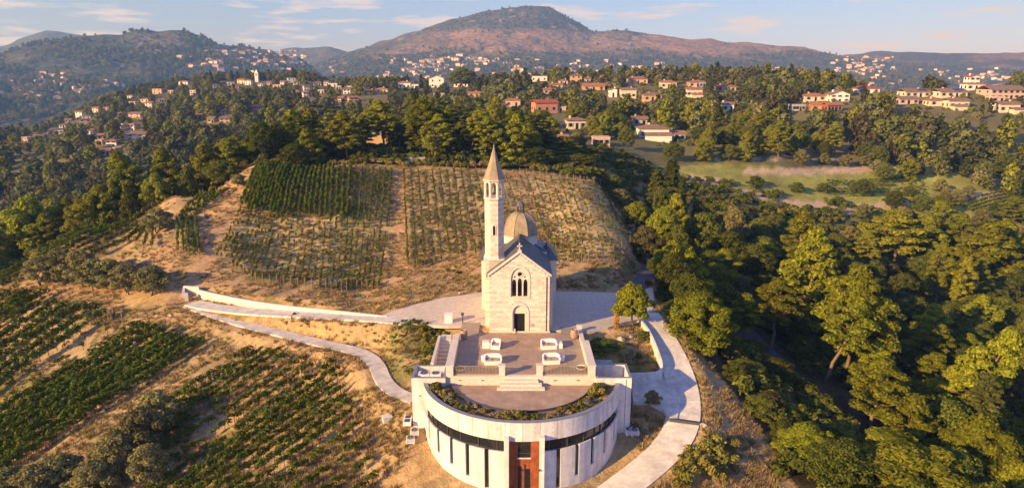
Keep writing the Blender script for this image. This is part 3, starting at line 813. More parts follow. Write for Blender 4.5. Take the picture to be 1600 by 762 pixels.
w_ = part(MB().box(wx0, wx1, yd - .012, yd + .02, -3.72, -2.2), 'window', M['glass'], door)
part(MB().box(wx0 - .05, wx1 + .05, yd - .10, yd - .0, -3.80, -3.72), 'window_sill', M['concrete'], door)
part(MB().box(wx0, wx1, yd - .03, yd - .0, -3.36, -3.31), 'glazing_bar', M['dark_metal'], door)
part(MB().box(dx0 + dw * .56, dx0 + dw * .70, yd - .015, yd + .02, -7.6, -4.75), 'window', M['glass'], door)
part(MB().box(dx0 + dw * .30, dx0 + dw * .42, yd - .015, yd + .02, -7.6, -4.5), 'window', M['glass'], door)
part(MB().box(dx0 + dw * .49, dx0 + dw * .515, yd - .10, yd - .05, -7.2, -4.3), 'pull_bar', M['dark_metal'], door)
for xx in (XD0 + .40, XD1 - .40):
    part(MB().box(xx - .05, xx + .05, YF - .52, YF - .36, -4.45, -4.32), 'lamp', M['dark_metal'])
# roof planter: soil ring, inner metal edging, lower terrace
RI = 6.5
A_IN = math.radians(79)
part(MB().arc(CEN, RI + .02, RO - .33, -A_END, A_END, -2.0, -.86, 60), 'planter_soil', M['soil'])
part(MB().arc(CEN, RI - .06, RI + .02, -A_IN, A_IN, -1.6, -.66, 70), 'planter_edging', M['dark_metal'])
Y_B = 56.95       # front of the upper terrace
ring = [(CX + (RI - .06) * math.sin(a), CY0 - (RI - .06) * math.cos(a)) for a in np.linspace(-A_IN, A_IN, 48)]
ring = [p for p in ring if p[1] < Y_B] 
part(MB().prism([(ring[0][0], Y_B + .2)] + ring + [(ring[-1][0], Y_B + .2)], -1.7, -.84), 'lower_terrace', M['paving'])
# upper terrace block
TX0, TX1 = -5.9, 7.45; TYB = 67.45
part(MB().box(TX0 + .02, TX1 - .02, Y_B + .18, TYB, -2.2, -.05), 'terrace_core', M['concrete_dark'])
part(MB().box(-3.45, 5.1, Y_B + .35, TYB + .0, -.05, .0), 'terrace_floor', M['paving'])
part(MB().box(TX0 + .55, -3.46, Y_B + .35, TYB + 3.0, -.05, -.003), 'terrace_deck', M['decking'])
part(MB().box(5.11, TX1 - .55, Y_B + .35, TYB + 1.6, -.05, -.003), 'terrace_deck', M['decking'])
# front retaining strip under the balustrade, steps and piers
part(MB().box(TX0, TX1, Y_B - .08, Y_B + .34, -2.3, .015), 'retaining_strip', M['stone_plain'])
for i, hw in enumerate((1.55, 1.85, 2.1)):
    part(MB().box(.78 - hw, .78 + hw, Y_B - .08 - .36 * (i + 1), Y_B - .08 - .36 * i, -1.2, -.21 - .21 * i), 'step', M['stone_plain'])
for sx in (-4.6, -2.6, 3.9, 5.9): part(MB().box(sx - .14, sx + .14, Y_B - .087, Y_B - .08, -.42, -.34), 'vent_grille', M['black'])
for x0, x1 in ((TX0 - .02, TX0 + .72), (-1.22, -.58), (2.14, 2.78), (TX1 - .72, TX1 + .02)):
    pr = part(MB().box(x0 + .05, x1 - .05, Y_B - .02, Y_B + .42, .015, .95), 'pier', M['stone_plain'])
    part(MB().box(x0, x1, Y_B - .07, Y_B + .47, .95, 1.04), 'pier_cap', M['stone_plain'], pr)
for x0, x1 in ((TX0 + .72, -1.22), (2.78, TX1 - .72)):
    rail = part(MB().box(x0, x1, Y_B + .18, Y_B + .23, .84, .89), 'railing', M['iron'])
    part(MB().box(x0, x1, Y_B + .18, Y_B + .23, .10, .14), 'bottom_rail', M['iron'], rail)
    n_ = int((x1 - x0) / .125)
    for k in range(1, n_):
        xx = x0 + (x1 - x0) * k / n_
        part(MB().box(xx - .022, xx + .022, Y_B + .19, Y_B + .222, .14, .84), 'baluster', M['iron'], rail)
# thick side parapets with sloping flat tops
def parapet(x0, x1, y0, y1, h0, h1, m, name='parapet'):
    mb = MB(); mb.add([(x0,y0,-3),(x1,y0,-3),(x1,y1,-3),(x0,y1,-3),(x0,y0,h0),(x1,y0,h0),(x1,y1,h1),(x0,y1,h1)], [(3,2,1,0),(4,5,6,7),(0,1,5,4),(1,2,6,5),(2,3,7,6),(3,0,4,7)])
    p_ = part(mb, name, m)
    mb = MB(); e = .04; t = .07
    mb.add([(x0-e,y0,h0),(x1+e,y0,h0),(x1+e,y1,h1),(x0-e,y1,h1),(x0-e,y0,h0+t),(x1+e,y0,h0+t),(x1+e,y1,h1+t),(x0-e,y1,h1+t)], [(3,2,1,0),(4,5,6,7),(0,1,5,4),(1,2,6,5),(2,3,7,6),(3,0,4,7)])
    part(mb, 'coping', M['stone_plain'], p_)
parapet(TX0, TX0 + .62, Y_B + .46, 62.4, .82, .82, M['stone_plain'])
parapet(TX1 - .62, TX1, Y_B + .46, 63.2, .82, .82, M['stone_plain'])
parapet(TX1 - .62, TX1 - .3, 63.2, 67.2, .45, .45, M['stone_plain'])
parapet(TX0 + .25, TX0 + .6, 62.4, 65.2, .75, .75, M['stone_plain'])
# wings either side
def wing(x0, x1, y0, y1, ztop, floor, zb):
    t = .22
    part(MB().box(x0, x1, y0, y0 + t, zb, ztop), 'wing_wall', M['concrete'])
    part(MB().box(x0, x0 + t, y0 + t, y1 - t, zb, ztop), 'wing_wall', M['concrete'])
    part(MB().box(x1 - t, x1, y0 + t, y1 - t, zb, ztop), 'wing_wall', M['concrete'])
    part(MB().box(x0, x1, y1 - t, y1, zb, ztop), 'wing_wall', M['concrete'])
    part(MB().box(x0 + t, x1 - t, y0 + t, y1 - t, floor - .3, floor), 'wing_roof', M['concrete_dark'])
    mb = MB()
    for b in ((x0 - .02, x1 + .02, y0 - .02, y0 + t), (x0 - .02, x1 + .02, y1 - t, y1 + .02)): mb.box(*b, ztop, ztop + .035)
    for b in ((x0 - .02, x0 + t, y0 + t, y1 - t), (x1 - t, x1 + .02, y0 + t, y1 - t)): mb.box(*b, ztop, ztop + .035)
    part(mb, 'coping', M['grey_metal'])
wing(-8.92, TX0 - .01, 56.55, 59.3, .0, -1.0, -8)
wing(TX1 + .01, 10.62, 56.55, 59.6, .0, -1.15, -8)
part(MB().box(TX1 + .01, 9.5, 59.62, 61.6, -6, -.55), 'rear_wing', M['concrete'])
part(MB().box(TX1 + .02, 9.55, 59.58, 61.65, -.55, -.48), 'rear_roof', M['concrete_dark'])
part(MB().box(10.1, 10.13, 56.50, 56.545, -5, -.1), 'downpipe', M['grey_metal'])
part(MB().box(-8.3, -8.1, 56.535, 56.548, -1.75, -1.65), 'wall_lamp', M['dark_metal'])
# stair on the left, down from the forecourt
for k in range(11):
    y1_ = 65.6 - .56 * k; zt = -.18 - .17 * k
    part(MB().box(-7.25, TX0 - .01, y1_ - .56, y1_, zt - .6, zt), 'stair_step', M['stone_plain'])
part(MB().box(-7.52, -7.26, 59.35, 66.2, -4, .22), 'stair_wall', M['render_white'])
part(MB().box(-7.25, TX0 + .0, 65.6, 67.0, -.6, -.02), 'stair_landing', M['stone_plain'])
mb = MB(); mb.tube([(TX0 - .12, 60.0, -1.0), (TX0 - .12, 65.4, .75)], [.025, .025], 5)
for k in range(4): mb.tube([(TX0 - .12, 60 + 1.8 * k, -1.9 + .56 * k), (TX0 - .12, 60 + 1.8 * k, -1.0 + .583 * k)], [.02, .02], 5)
part(mb, 'handrail', M['dark_metal'])
tag(win, 'semicircular concrete winery with strip windows, red steel door and roof terrace', 'building')

# ------------------------------------------------------------------ things on and round the winery
def ac_unit(loc, rz, label, w=.95, d=.9, h=.75, fans=1, grp='air conditioning units by the winery', name='air_conditioner'):
    r_ = empty(name, loc, rz)
    mb = MB(); mb.box(-w/2, w/2, -d/2, d/2, .08, h); mb.box(-w/2 + .06, -w/2 + .16, -d/2, d/2, 0, .08); mb.box(w/2 - .16, w/2 - .06, -d/2, d/2, 0, .08)
    mb.build('casing', M['white_metal'], r_)
    for k in range(fans):
        c = (-w/2 + w * (k + .5) / fans, 0, h)
        rad = min(w / fans, d) * .40
        f_ = MB().lathe([(rad, 0), (rad, .05), (rad * .86, .05), (rad * .86, .012), (.01, .012)], 20, c).build('fan_ring', M['dark_metal'], r_)
        mb = MB()
        for b in range(4):
            a = b * math.pi / 2; mb.cbox((c[0] + math.cos(a) * rad * .45, c[1] + math.sin(a) * rad * .45, h + .014), rad * .8, rad * .22, .012, a)
        mb.build('fan_blade', M['grey_metal'], f_)
    mb = MB()
    for k in range(5): mb.box(-w/2 + .08, w/2 - .08, -d/2 - .012, -d/2 + .0, .18 + k * .1, .22 + k * .1)
    mb.build('grille', M['grey_metal'], r_)
    tag(r_, label, 'air conditioner', grp); return r_
ac_unit((-7.95, 57.75, -1.0), 0, 'leftmost of the white fan units inside the left wing roof well', 1.0, .8, .95)
ac_unit((-6.9, 57.75, -1.0), 0, 'second white fan unit in the left wing roof well, beside a plain box', 1.0, .8, .95)
bx_ = MB(); bx_.box(-.42, .42, -.4, .4, 0, .85); bx_.box(-.45, .45, -.43, .43, .85, .9)
o = bx_.build('plant_box', M['white_metal'], None, (-6.35 + .0, 58.45, -1.0)); tag(o, 'plain white plant box in the left wing roof well', 'box')
for (px, py, lab) in ((648, 678, 'white fan unit on the slope just below the left wing'), (641.5, 690, 'white fan unit lowest on the slope left of the facade'), (991, 678, 'white fan unit on the ground below the right wing'), (982.5, 677, 'half shaded fan unit close against the right wing')):
    p = hit(px, py); ac_unit((p.x, p.y, p.z - .05), .1, lab, .74, .70, .5)
p = hit(638.5, 655)
r_ = empty('air_vent', (p.x - .05, p.y, p.z - .05), .05)
MB().box(-.36, .36, -1.1, 1.1, 0, .35).build('casing', M['white_metal'], r_)
for k in range(3): MB().box(-.24, .24, -.95 + k * .68, -.42 + k * .68, .35, .36).build('grille', M['dark_metal'], r_)
tag(r_, 'long white vent box with three dark grilles against the left wing', 'vent')
p = hit(605, 658)
r_ = empty('meter_box', (p.x, p.y, p.z - .05), .4)
MB().box(-.4, .4, -.3, .3, 0, .55).build('box', M['render_white'], r_); MB().box(-.45, .45, -.35, .35, .55, .62).build('lid', M['concrete'], r_)
tag(r_, 'small pale meter box alone on the dry slope left of the winery', 'box')

# furniture -------------------------------------------------------------------
def tub_sofa(loc, rz, w, label, group=None, name='sofa'):
    """rounded wicker tub sofa, open side towards -Y"""
    r_ = empty(name, loc, rz); d = .85
    # shell: a curved wall round back and sides
    out = []; n = 18
    for k in range(n + 1):
        t = k / n; a = math.pi * t
        x = -math.cos(a); y = math.sin(a)
        x = math.copysign(abs(x) ** .55, x) * w / 2; y = abs(y) ** .55 * d * .62 + (-.16)
        out.append((x, y))
    out = [(-w/2, -.42)] + out + [(w/2, -.42)]
    vs = []; fs = []
    m_ = len(out)
    for i, (x, y) in enumerate(out):
        back = max(0, (y + .1) / .55)
        h = .60 + .30 * min(1, back)
        s_in = .80 if w > 1 else .72
        xi, yi = x * (1 - .26 / w), y - .12 * min(1, max(0, back)) 
        flare = 1.05
        for (X, Y, Z) in ((x, y, 0), (x * flare, y + .04 * back, h), (xi * flare, yi + .02, h), (xi, yi, .30)): vs.append((X, Y, Z))
    for i in range(m_ - 1):
        o = i * 4; fs += [(o, o+1, o+5, o+4), (o+1, o+2, o+6, o+5), (o+2, o+3, o+7, o+6)]
    fs += [(0, 3, 2, 1), (m_*4-4, m_*4-3, m_*4-2, m_*4-1)]
    MB().add(vs, fs).build('shell', M['white_wicker'], r_, smooth=False)
    MB().box(-w/2 + .03, w/2 - .03, -.46, .30, 0, .36).build('seat_base', M['white_wicker'], r_)
    nc = 2 if w > 1 else 1
    for k in range(nc):
        x0 = -w/2 + .16 + (w - .32) * k / nc; x1 = -w/2 + .16 + (w - .32) * (k + 1) / nc
        mb = MB(); mb.prism([(x0+.02,-.38),(x1-.02,-.38),(x1-.02,.26),(x0+.02,.26)], .36, .45); mb.prism([(x0+.05,-.35),(x1-.05,-.35),(x1-.05,.23),(x0+.05,.23)], .45, .48)
        mb.build('cushion', M['cushion'], r_)
    tag(r_, label, 'sofa' if w > 1 else 'armchair', group); return r_
def side_table(loc, label, rnd_=True, r=.36, h=.5):
    r_ = empty('side_table', loc)
    if rnd_:
        MB().lathe([(r * .86, 0), (r, h * .9), (r, h)], 20).build('drum', M['white_wicker'], r_)
        MB().lathe([(r * .84, 0), (r * .84, .02)], 20, (0, 0, h)).build('top', M['white_metal'], r_)
    else:
        MB().prism([(-r, -r), (r, -r), (r, r), (-r, r)], 0, h).build('drum', M['white_wicker'], r_)
        MB().box(-r * .85, r * .85, -r * .85, r * .85, h, h + .02).build('top', M['white_metal'], r_)
    tag(r_, label, 'table', 'white side tables on the terrace'); return r_
def tp(px, py): return P(px, py, .003)
g_ = 'white wicker seats on the terrace'
tub_sofa(tp(770, 567), .05, 1.6, 'white wicker sofa near the left railing', g_)
tub_sofa(tp(775, 543), -.15, .95, 'single white wicker armchair nearest the church door', g_, 'armchair')
tub_sofa(tp(857, 543), .12, 1.55, 'white wicker sofa on the right, nearer the church', g_)
tub_sofa(tp(861, 566), .1, 1.6, 'white wicker sofa near the right railing', g_)
side_table(tp(757.5, 563), 'round white side table beside the left railing sofa', True)
side_table(tp(759.5, 542), 'square white side table beside the single armchair', False, .36, .62)
side_table(tp(873, 542), 'square white side table beside the right sofa nearer the church', False, .36)
side_table(tp(876.5, 563), 'round white side table beside the right railing sofa', True)
def barrel(loc, label):
    r_ = empty('barrel', loc)
    MB().lathe([(.30, 0), (.37, .25), (.40, .5), (.37, .75), (.31, .95), (.26, .95), (.26, .90)], 20).build('staves', M['terracotta'], r_, smooth=True)
    for z, rr_ in ((.12, .345), (.3, .388), (.68, .388), (.85, .35)):
        MB().lathe([(rr_, z), (rr_ + .008, z + .02), (rr_, z + .05)], 20, cap=False).build('hoop', M['grey_metal'], r_)
    tag(r_, label, 'barrel', 'old barrels on the terrace')
barrel(tp(724.5, 529), 'weathered barrel at the head of the left stair')
barrel(tp(897, 528), 'weathered barrel on the right-hand deck')
def bowl(loc, label):
    r_ = empty('planter_bowl', loc)
    MB().lathe([(.22, 0), (.46, .16), (.50, .32), (.44, .32), (.40, .26)], 24).build('bowl', M['white_metal'], r_, smooth=True)
    MB().lathe([(.40, .24), (.39, .26)], 24).build('soil', M['soil'], r_); tag(r_, label, 'planter')
bowl(tp(908, 577.5), 'wide white planter bowl by the right end of the railing')
bowl(tp(719, 579.0), 'wide white planter bowl by the left end of the railing')
# white gate box and post at forecourt edges
p = P(701, 503, -.06); r_ = empty('gate_box', tuple(p), .05)
MB().box(-.42, .42, -.35, .35, 0, .95).build('box', M['white_metal'], r_); MB().box(-.46, .46, -.39, .39, .95, 1.0).build('lid', M['white_metal'], r_)
tag(r_, 'white service cabinet on the forecourt edge left of the church', 'cabinet')
p = P(905, 517, -.05); r_ = empty('gate_post', tuple(p)); MB().box(-.25, .25, -.2, .2, -.1, .6).build('post', M['render_white'], r_); MB().box(-.29, .29, -.24, .24, .6, .68).build('cap', M['render_white'], r_)
tag(r_, 'short white post at the far corner of the right deck', 'post')
p = P(723, 505, -.06); r_ = empty('signpost', tuple(p)); MB().box(-.05, .05, -.05, .05, -.1, 1.25).build('post', M['dark_metal'], r_); MB().box(-.16, .16, -.06, -.05, .9, 1.25).build('plate', M['dark_metal'], r_)
tag(r_, 'thin dark post standing on the left forecourt', 'post')
# ------------------------------------------------------------------ church
ch = empty('chapel', (.77, 67.6, 0))
FX0, FX1, FY = -2.33, 3.86, 67.6
FXC = (FX0 + FX1) / 2
Z_E, Z_A = 6.15, 8.5
def cp(mb, name, m, parent=None, smooth=False, label=None): return part(mb, name, m, parent or ch, smooth, label)
def arch_pts(xc, hw, z0, zs, zt, n=8):
    """pointed arch outline: base z0, spring zs, tip zt; anticlockwise from lower left, in x-z"""
    pts = [(xc - hw, z0), (xc + hw, z0)]
    for k in range(n + 1):
        t = k / n; pts.append((xc + hw * math.cos(t * math.pi / 2) ** .9, zs + (zt - zs) * math.sin(t * math.pi / 2)))
    for k in range(n - 1, -1, -1):
        t = k / n; pts.append((xc - hw * math.cos(t * math.pi / 2) ** .9, zs + (zt - zs) * math.sin(t * math.pi / 2)))
    return pts
DOOR = arch_pts(.775, .72, 0, 2.05, 2.95)
WIN = arch_pts(.80, .93, 3.85, 5.7, 6.95)
gab = [(FX0, -.5), (FX1, -.5), (FX1, Z_E), (FXC, Z_A), (FX0, Z_E)]
import bmesh
def wall_with_holes(outer, holes, y0, y1):
    bm = bmesh.new(); loops = []
    for ring_ in [outer] + holes:
        vs_ = [bm.verts.new((x, y0, z)) for x, z in ring_]
        es = [bm.edges.new((vs_[i], vs_[(i+1) % len(vs_)])) for i in range(len(vs_))]; loops.append((vs_, es))
    bmesh.ops.triangle_fill(bm, edges=bm.edges[:], use_beauty=True, use_dissolve=False)
    ret = bmesh.ops.extrude_face_region(bm, geom=bm.faces[:])
    bmesh.ops.translate(bm, vec=(0, y1 - y0, 0), verts=[v for v in ret['geom'] if isinstance(v, bmesh.types.BMVert)])
    bmesh.ops.recalc_face_normals(bm, faces=bm.faces[:])
    me = bpy.data.meshes.new('wall'); bm.to_mesh(me); bm.free(); return me
def mesh_part(me, name, m, parent=None):
    me.materials.append(m); o = link(name, me); o.parent = parent or ch
    o.matrix_parent_inverse = Matrix.Translation(-Vector(o.parent.location)); return o
fw = mesh_part(wall_with_holes(gab, [DOOR, WIN], FY, FY + .55), 'front_wall', M['mortar'])
# squared stones of the front, banded in two tints, as real blocks standing 2 cm proud
def clip_x(poly, z):
    """x interval of a polygon at height z"""
    xs = []
    for i in range(len(poly)):
        (x1, z1), (x2, z2) = poly[i], poly[(i+1) % len(poly)]
        if (z1 > z) != (z2 > z): xs.append(x1 + (x2 - x1) * (z - z1) / (z2 - z1))
    return (min(xs), max(xs)) if xs else None
def grow(poly, xc, k, dz): return [(xc + (x - xc) * k, z + (dz if z > 1e-3 else 0)) for x, z in poly]
HOLES = [grow(DOOR, .775, 1.36, .26), [(x, z if z > 3.86 else z - .12) for x, z in grow(WIN, .80, 1.17, .16)]]
blocks = {0: MB(), 1: MB()}
CH_ = .262; r2 = random.Random(3); k = 0; z = 0.0
while z < Z_A - .1:
    z1 = z + CH_ - .014; zm = z + CH_ / 2
    a, b = clip_x(gab, min(zm, Z_A - .05))
    top_in = clip_x(gab, min(z1, Z_A - .02))
    if top_in: a, b = max(a, top_in[0]), min(b, top_in[1])
    spans = [(a + .01, b - .01)]
    for h in HOLES:
        iv = [clip_x(h, q) for q in (z + .01, zm, z1 - .01)]; iv = [i_ for i_ in iv if i_]
        if iv:
            lo, hi = min(i_[0] for i_ in iv), max(i_[1] for i_ in iv); ns = []
            for s0, s1 in spans:
                if hi <= s0 or lo >= s1: ns.append((s0, s1)); continue
                if lo > s0: ns.append((s0, lo))
                if hi < s1: ns.append((hi, s1))
            spans = ns
    band = 1 if k % 2 == 0 else 0
    for s0, s1 in spans:
        x = s0 + (0 if k % 2 else .25)
        if x > s0 + .05: blocks[band].box(s0, min(x - .012, s1), FY - .02 - r2.random() * .012, FY + .05, z, z1)
        while x < s1 - .02:
            w_ = r2.uniform(.38, .72); e = min(x + w_, s1)
            if s1 - e < .16: e = s1
            bb = band if r2.random() > .22 else 1 - band
            blocks[bb].box(x, e - (.012 if e < s1 else 0), FY - .02 - r2.random() * .012, FY + .05, z, z1); x = e
    z += CH_; k += 1
for b_, m_ in ((0, 'stone'), (1, 'stone_pink')):
    o = cp(blocks[b_], 'stonework', M[m_], fw); o['kind'] = 'stuff'
    o['label'] = 'cream stone courses of the chapel front' if b_ == 0 else 'pinkish stone courses of the chapel front'
# door surround, door recess, tympanum
sur = wall_with_holes(arch_pts(.775, .98, 0, 2.1, 3.2), [], FY - .06, FY - .0) if False else None
def ring_part(outer, inner, y0, y1, name, m, parent=None):
    n = len(outer); vs_ = [(x, y0, z_) for x, z_ in outer] + [(x, y0, z_) for x, z_ in inner] + [(x, y1, z_) for x, z_ in outer] + [(x, y1, z_) for x, z_ in inner]
    fs_ = []
    for i in range(1, n):                 # leave the sill side open
        j = (i + 1) % n
        fs_ += [(i, j, n + j, n + i), (2*n + i, 3*n + i, 3*n + j, 2*n + j), (i, 2*n + i, 2*n + j, j), (n + i, n + j, 3*n + j, 3*n + i)]
    return cp(MB().add(vs_, fs_), name, m, parent)
do_ = ring_part(arch_pts(.775, .98, 0, 2.1, 3.22), DOOR, FY - .09, FY + .3, 'door_surround', M['stone_plain'])
cp(MB().box(.775 - .72, .775 + .72, FY + .30, FY + .36, -.02, 3.0), 'door_leaf', M['black'], do_)
tym = [p for p in arch_pts(.775, .70, 2.02, 2.06, 2.93)]
cp(MB().extrude_y(tym, FY + .12, FY + .28), 'tympanum', M['stone_plain'], do_)
cp(MB().box(.775 - .72, .775 - .56, FY + .05, FY + .29, 0, 2.02), 'jamb', M['stone_plain'], do_)
cp(MB().box(.775 + .56, .775 + .72, FY + .05, FY + .29, 0, 2.02), 'jamb', M['stone_plain'], do_)
cp(MB().box(.2, .35, FY - .25, FY - .12, 0, .45), 'door_post', M['stone_plain'], do_)
cp(MB().lathe([(.07, 0), (.07, .02)], 10, (0, 0, 0)), 'x', M['stone_plain']) if False else None
# window: surround, three lancets, rose
wo = ring_part(arch_pts(.80, 1.08, 3.8, 5.7, 7.16), WIN, FY - .08, FY + .1, 'window_surround', M['stone_plain'])
cp(MB().extrude_y(arch_pts(.80, .92, 3.86, 5.7, 6.93), FY + .30, FY + .34), 'glazing', M['glass'], wo)
cp(MB().box(.80 - 1.0, .80 + 1.0, FY - .1, FY + .15, 3.72, 3.86), 'window_sill', M['stone_plain'], wo)
lan = []
for xc in (.22, .80, 1.38):
    h_ = .17 if xc != .80 else 0
    lan.append(arch_pts(xc, .215, 3.9, 5.25 + (.12 if xc == .8 else 0), 5.72 + (.12 if xc == .8 else 0), 6))
rose = [(.80 + .24 * math.cos(t), 6.28 + .24 * math.sin(t)) for t in np.linspace(0, 2 * math.pi, 17)[:-1]]
e1 = [(.80 + .52 + .10 * math.cos(t), 5.98 + .10 * math.sin(t)) for t in np.linspace(0, 2 * math.pi, 9)[:-1]]
e2 = [(.80 - .52 + .10 * math.cos(t), 5.98 + .10 * math.sin(t)) for t in np.linspace(0, 2 * math.pi, 9)[:-1]]
tr = mesh_part(wall_with_holes(arch_pts(.80, .925, 3.86, 5.7, 6.94), lan + [rose, e1, e2], FY + .06, FY + .22), 'tracery', M['stone_plain'], None)
mb = MB(); mb.lathe([(.24, 0), (.30, 0), (.30, .05), (.24, .05)], 20, cap=False)
mb.v = [(x + .80, FY + .05 - z_, y + 6.28) for x, y, z_ in mb.v]
cp(mb, 'rose_ring', M['stone_plain'], wo)
cp(MB().box(1.62, 2.28, FY - .06, FY - .03, .62, .98), 'plaque', M['concrete_dark'], None)
cp(MB().box(FX0 - .08, FX1 + .08, FY - .10, FY - .0, -.05, .14), 'plinth', M['stone_plain'], None)
cp(MB().box(3.50, 3.57, FY - .10, FY - .04, .14, 6.0), 'downpipe', M['dark_metal'], None)
# nave walls and roofs
YN = 75.4
cp(MB().box(FX0, FX0 + .5, FY + .55, YN, -.5, Z_E), 'side_wall', M['stone'], None)
cp(MB().box(FX1 - .5, FX1, FY + .55, YN, -.5, Z_E), 'side_wall', M['stone'], None)
cp(MB().box(FX1 - .02, FX1 + .36, FY + .6, FY + 1.3, -.5, 5.2), 'buttress', M['stone_plain'], None)
cp(MB().box(FX1 - .02, FX1 + .30, FY + 3.2, FY + 3.9, -.5, 5.2), 'buttress', M['stone_plain'], None)
def slope(p0, p1, p2, p3, t, name, m, parent=None):
    nrm_ = (Vector(p1) - Vector(p0)).cross(Vector(p3) - Vector(p0)).normalized() * t
    q = [Vector(p) for p in (p0, p1, p2, p3)]
    return cp(MB().add(q + [v - nrm_ for v in q], [(0,1,2,3),(7,6,5,4),(0,4,5,1),(1,5,6,2),(2,6,7,3),(3,7,4,0)]), name, m, parent)
ov = .30; dzs = (Z_A - Z_E) / (FXC - FX0)
zl = Z_E - ov * dzs + .12; ZR = Z_A + .12
rl = slope((FX0 - ov, FY - .10, zl), (FXC, FY - .10, ZR), (FXC, YN, ZR), (FX0 - ov, YN, zl), .1, 'roof_slope', M['roof_lead'])
rr_ = slope((FXC, FY - .10, ZR), (FX1 + ov, FY - .10, zl), (FX1 + ov, YN, zl), (FXC, YN, ZR), .1, 'roof_slope', M['roof_lead'])
for side, o_ in ((-1, rl), (1, rr_)):              # standing seams
    for k in range(1, 12):
        y = FY - .1 + (YN - FY + .1) * k / 12; xe = FX0 - ov if side < 0 else FX1 + ov
        a_, b_ = Vector((xe, y, zl + .0)), Vector((FXC, y, ZR))
        up = Vector((-side * 0, 0, .05))
        cp(MB().add([a_ + Vector((0,-.02,0)), b_ + Vector((0,-.02,0)), b_ + Vector((0,.02,0)), a_ + Vector((0,.02,0)), a_ + up + Vector((0,-.02,0)), b_ + up + Vector((0,-.02,0)), b_ + up + Vector((0,.02,0)), a_ + up + Vector((0,.02,0))], [(4,5,6,7),(0,1,5,4),(2,3,7,6),(1,2,6,5),(3,0,4,7)]), 'seam', M['roof_lead'], o_)
# raking stone coping and ridge cross
for side in (-1, 1):
    xe = FX0 - .16 if side < 0 else FX1 + .16
    a_ = Vector((xe, FY - .16, Z_E - .16 * dzs + .03)); b_ = Vector((FXC, FY - .16, Z_A + .03))
    w3 = Vector((0, .34, 0)); h3 = Vector((0, 0, .20))
    cp(MB().add([a_, b_, b_ + w3, a_ + w3, a_ + h3, b_ + h3, b_ + w3 + h3, a_ + w3 + h3], [(3,2,1,0),(4,5,6,7),(0,1,5,4),(1,2,6,5),(2,3,7,6),(3,0,4,7)]), 'gable_coping', M['stone_plain'])
mb = MB(); mb.box(FXC - .2, FXC + .2, FY - .2, FY + .2, ZR - .05, ZR + .22); mb.box(FXC - .05, FXC + .05, FY - .05, FY + .05, ZR + .22, ZR + .95); mb.box(FXC - .26, FXC + .26, FY - .05, FY + .05, ZR + .58, ZR + .68)
cp(mb, 'cross', M['stone_plain'])
mb = MB(); mb.tube([(FXC, FY, ZR + .02), (FXC, YN, ZR + .02)], [.09, .09], 6); cp(mb, 'ridge_roll', M['roof_lead'], rl)
# crossing: drum, dome, lantern
DC = (.98, 77.4); RD = 1.88
cp(MB().box(FX0 - .1, FX1 + .1, YN, 79.6, -.5, 6.6), 'crossing', M['stone'])
def octa(r, z, c=DC, a0=math.pi / 8, n=8): return [(c[0] + r * math.cos(a0 + 2*math.pi*k/n), c[1] + r * math.sin(a0 + 2*math.pi*k/n), z) for k in range(n)]
R8 = RD / math.cos(math.pi / 8)
cp(MB().lathe([(R8, 6.0), (R8, 8.05)], 8, (DC[0], DC[1], 0), math.pi / 8), 'drum', M['stone'])
cp(MB().lathe([(R8 + .12, 8.05), (R8 + .12, 8.2)], 8, (DC[0], DC[1], 0), math.pi / 8), 'drum_cornice', M['stone_plain'])
prof = [(R8 * math.cos(t * math.pi / 2) ** .8 * (1 if t < .999 else .1), 8.2 + 2.55 * math.sin(t * math.pi / 2) ** 1.05) for t in np.linspace(0, .93, 10)]
dm = cp(MB().lathe(prof, 8, (DC[0], DC[1], 0), math.pi / 8), 'dome', M['dome'])
for k in range(8):
    a = math.pi / 8 + k * math.pi / 4
    mb = MB(); mb.tube([(DC[0] + (r + .01) * math.cos(a), DC[1] + (r + .01) * math.sin(a), z_) for r, z_ in prof], [.035] * len(prof), 5); cp(mb, 'dome_rib', M['dome'], dm)
zt = prof[-1][1]
la = cp(MB().lathe([(.50, zt - .1), (.50, zt + .1)], 8, (DC[0], DC[1], 0), math.pi / 8), 'lantern_base', M['roof_lead'], dm)
for k in range(8):
    a = k * math.pi / 4; cp(MB().lathe([(.055, zt + .1), (.055, zt + .72)], 6, (DC[0] + .36 * math.cos(a), DC[1] + .36 * math.sin(a), 0)), 'lantern_column', M['dark_metal'], dm)
cp(MB().lathe([(.52, zt + .72), (.52, zt + .80), (.44, zt + 1.02), (.24, zt + 1.24), (.03, zt + 1.36)], 8, (DC[0], DC[1], 0), math.pi / 8), 'lantern_cap', M['roof_lead'], dm)
# right transept with hipped roof, left one behind the tower
for x0, x1 in ((FX1 + .1, FX1 + 1.15), (FX0 - 1.1, FX0 - .1)):
    cp(MB().box(x0, x1, 75.0, 79.4, -.5, 5.75), 'transept', M['stone'])
    xm = x1 if x0 > 0 else x0; xi = x0 if x0 > 0 else x1
    e = .2 if x0 > 0 else -.2
    a_ = [(xm + e, 74.8, 5.75), (xm + e, 79.6, 5.75), (xi, 79.6, 5.75), (xi, 74.8, 5.75), (xi, 76.3, 7.3), (xi, 78.3, 7.3)]
    cp(MB().add(a_, [(0, 1, 5, 4), (0, 4, 3), (1, 2, 5), (3, 4, 5, 2), (0, 3, 2, 1)]), 'transept_roof', M['roof_lead'])
cp(MB().add([(FX0 - .3, YN, 6.6), (FX1 + .3, YN, 6.6), (FX1 + .3, 79.8, 6.6), (FX0 - .3, 79.8, 6.6), (DC[0], DC[1], 8.0)], [(0, 1, 4), (1, 2, 4), (2, 3, 4), (3, 0, 4), (3, 2, 1, 0)]), 'crossing_roof', M['roof_lead'])
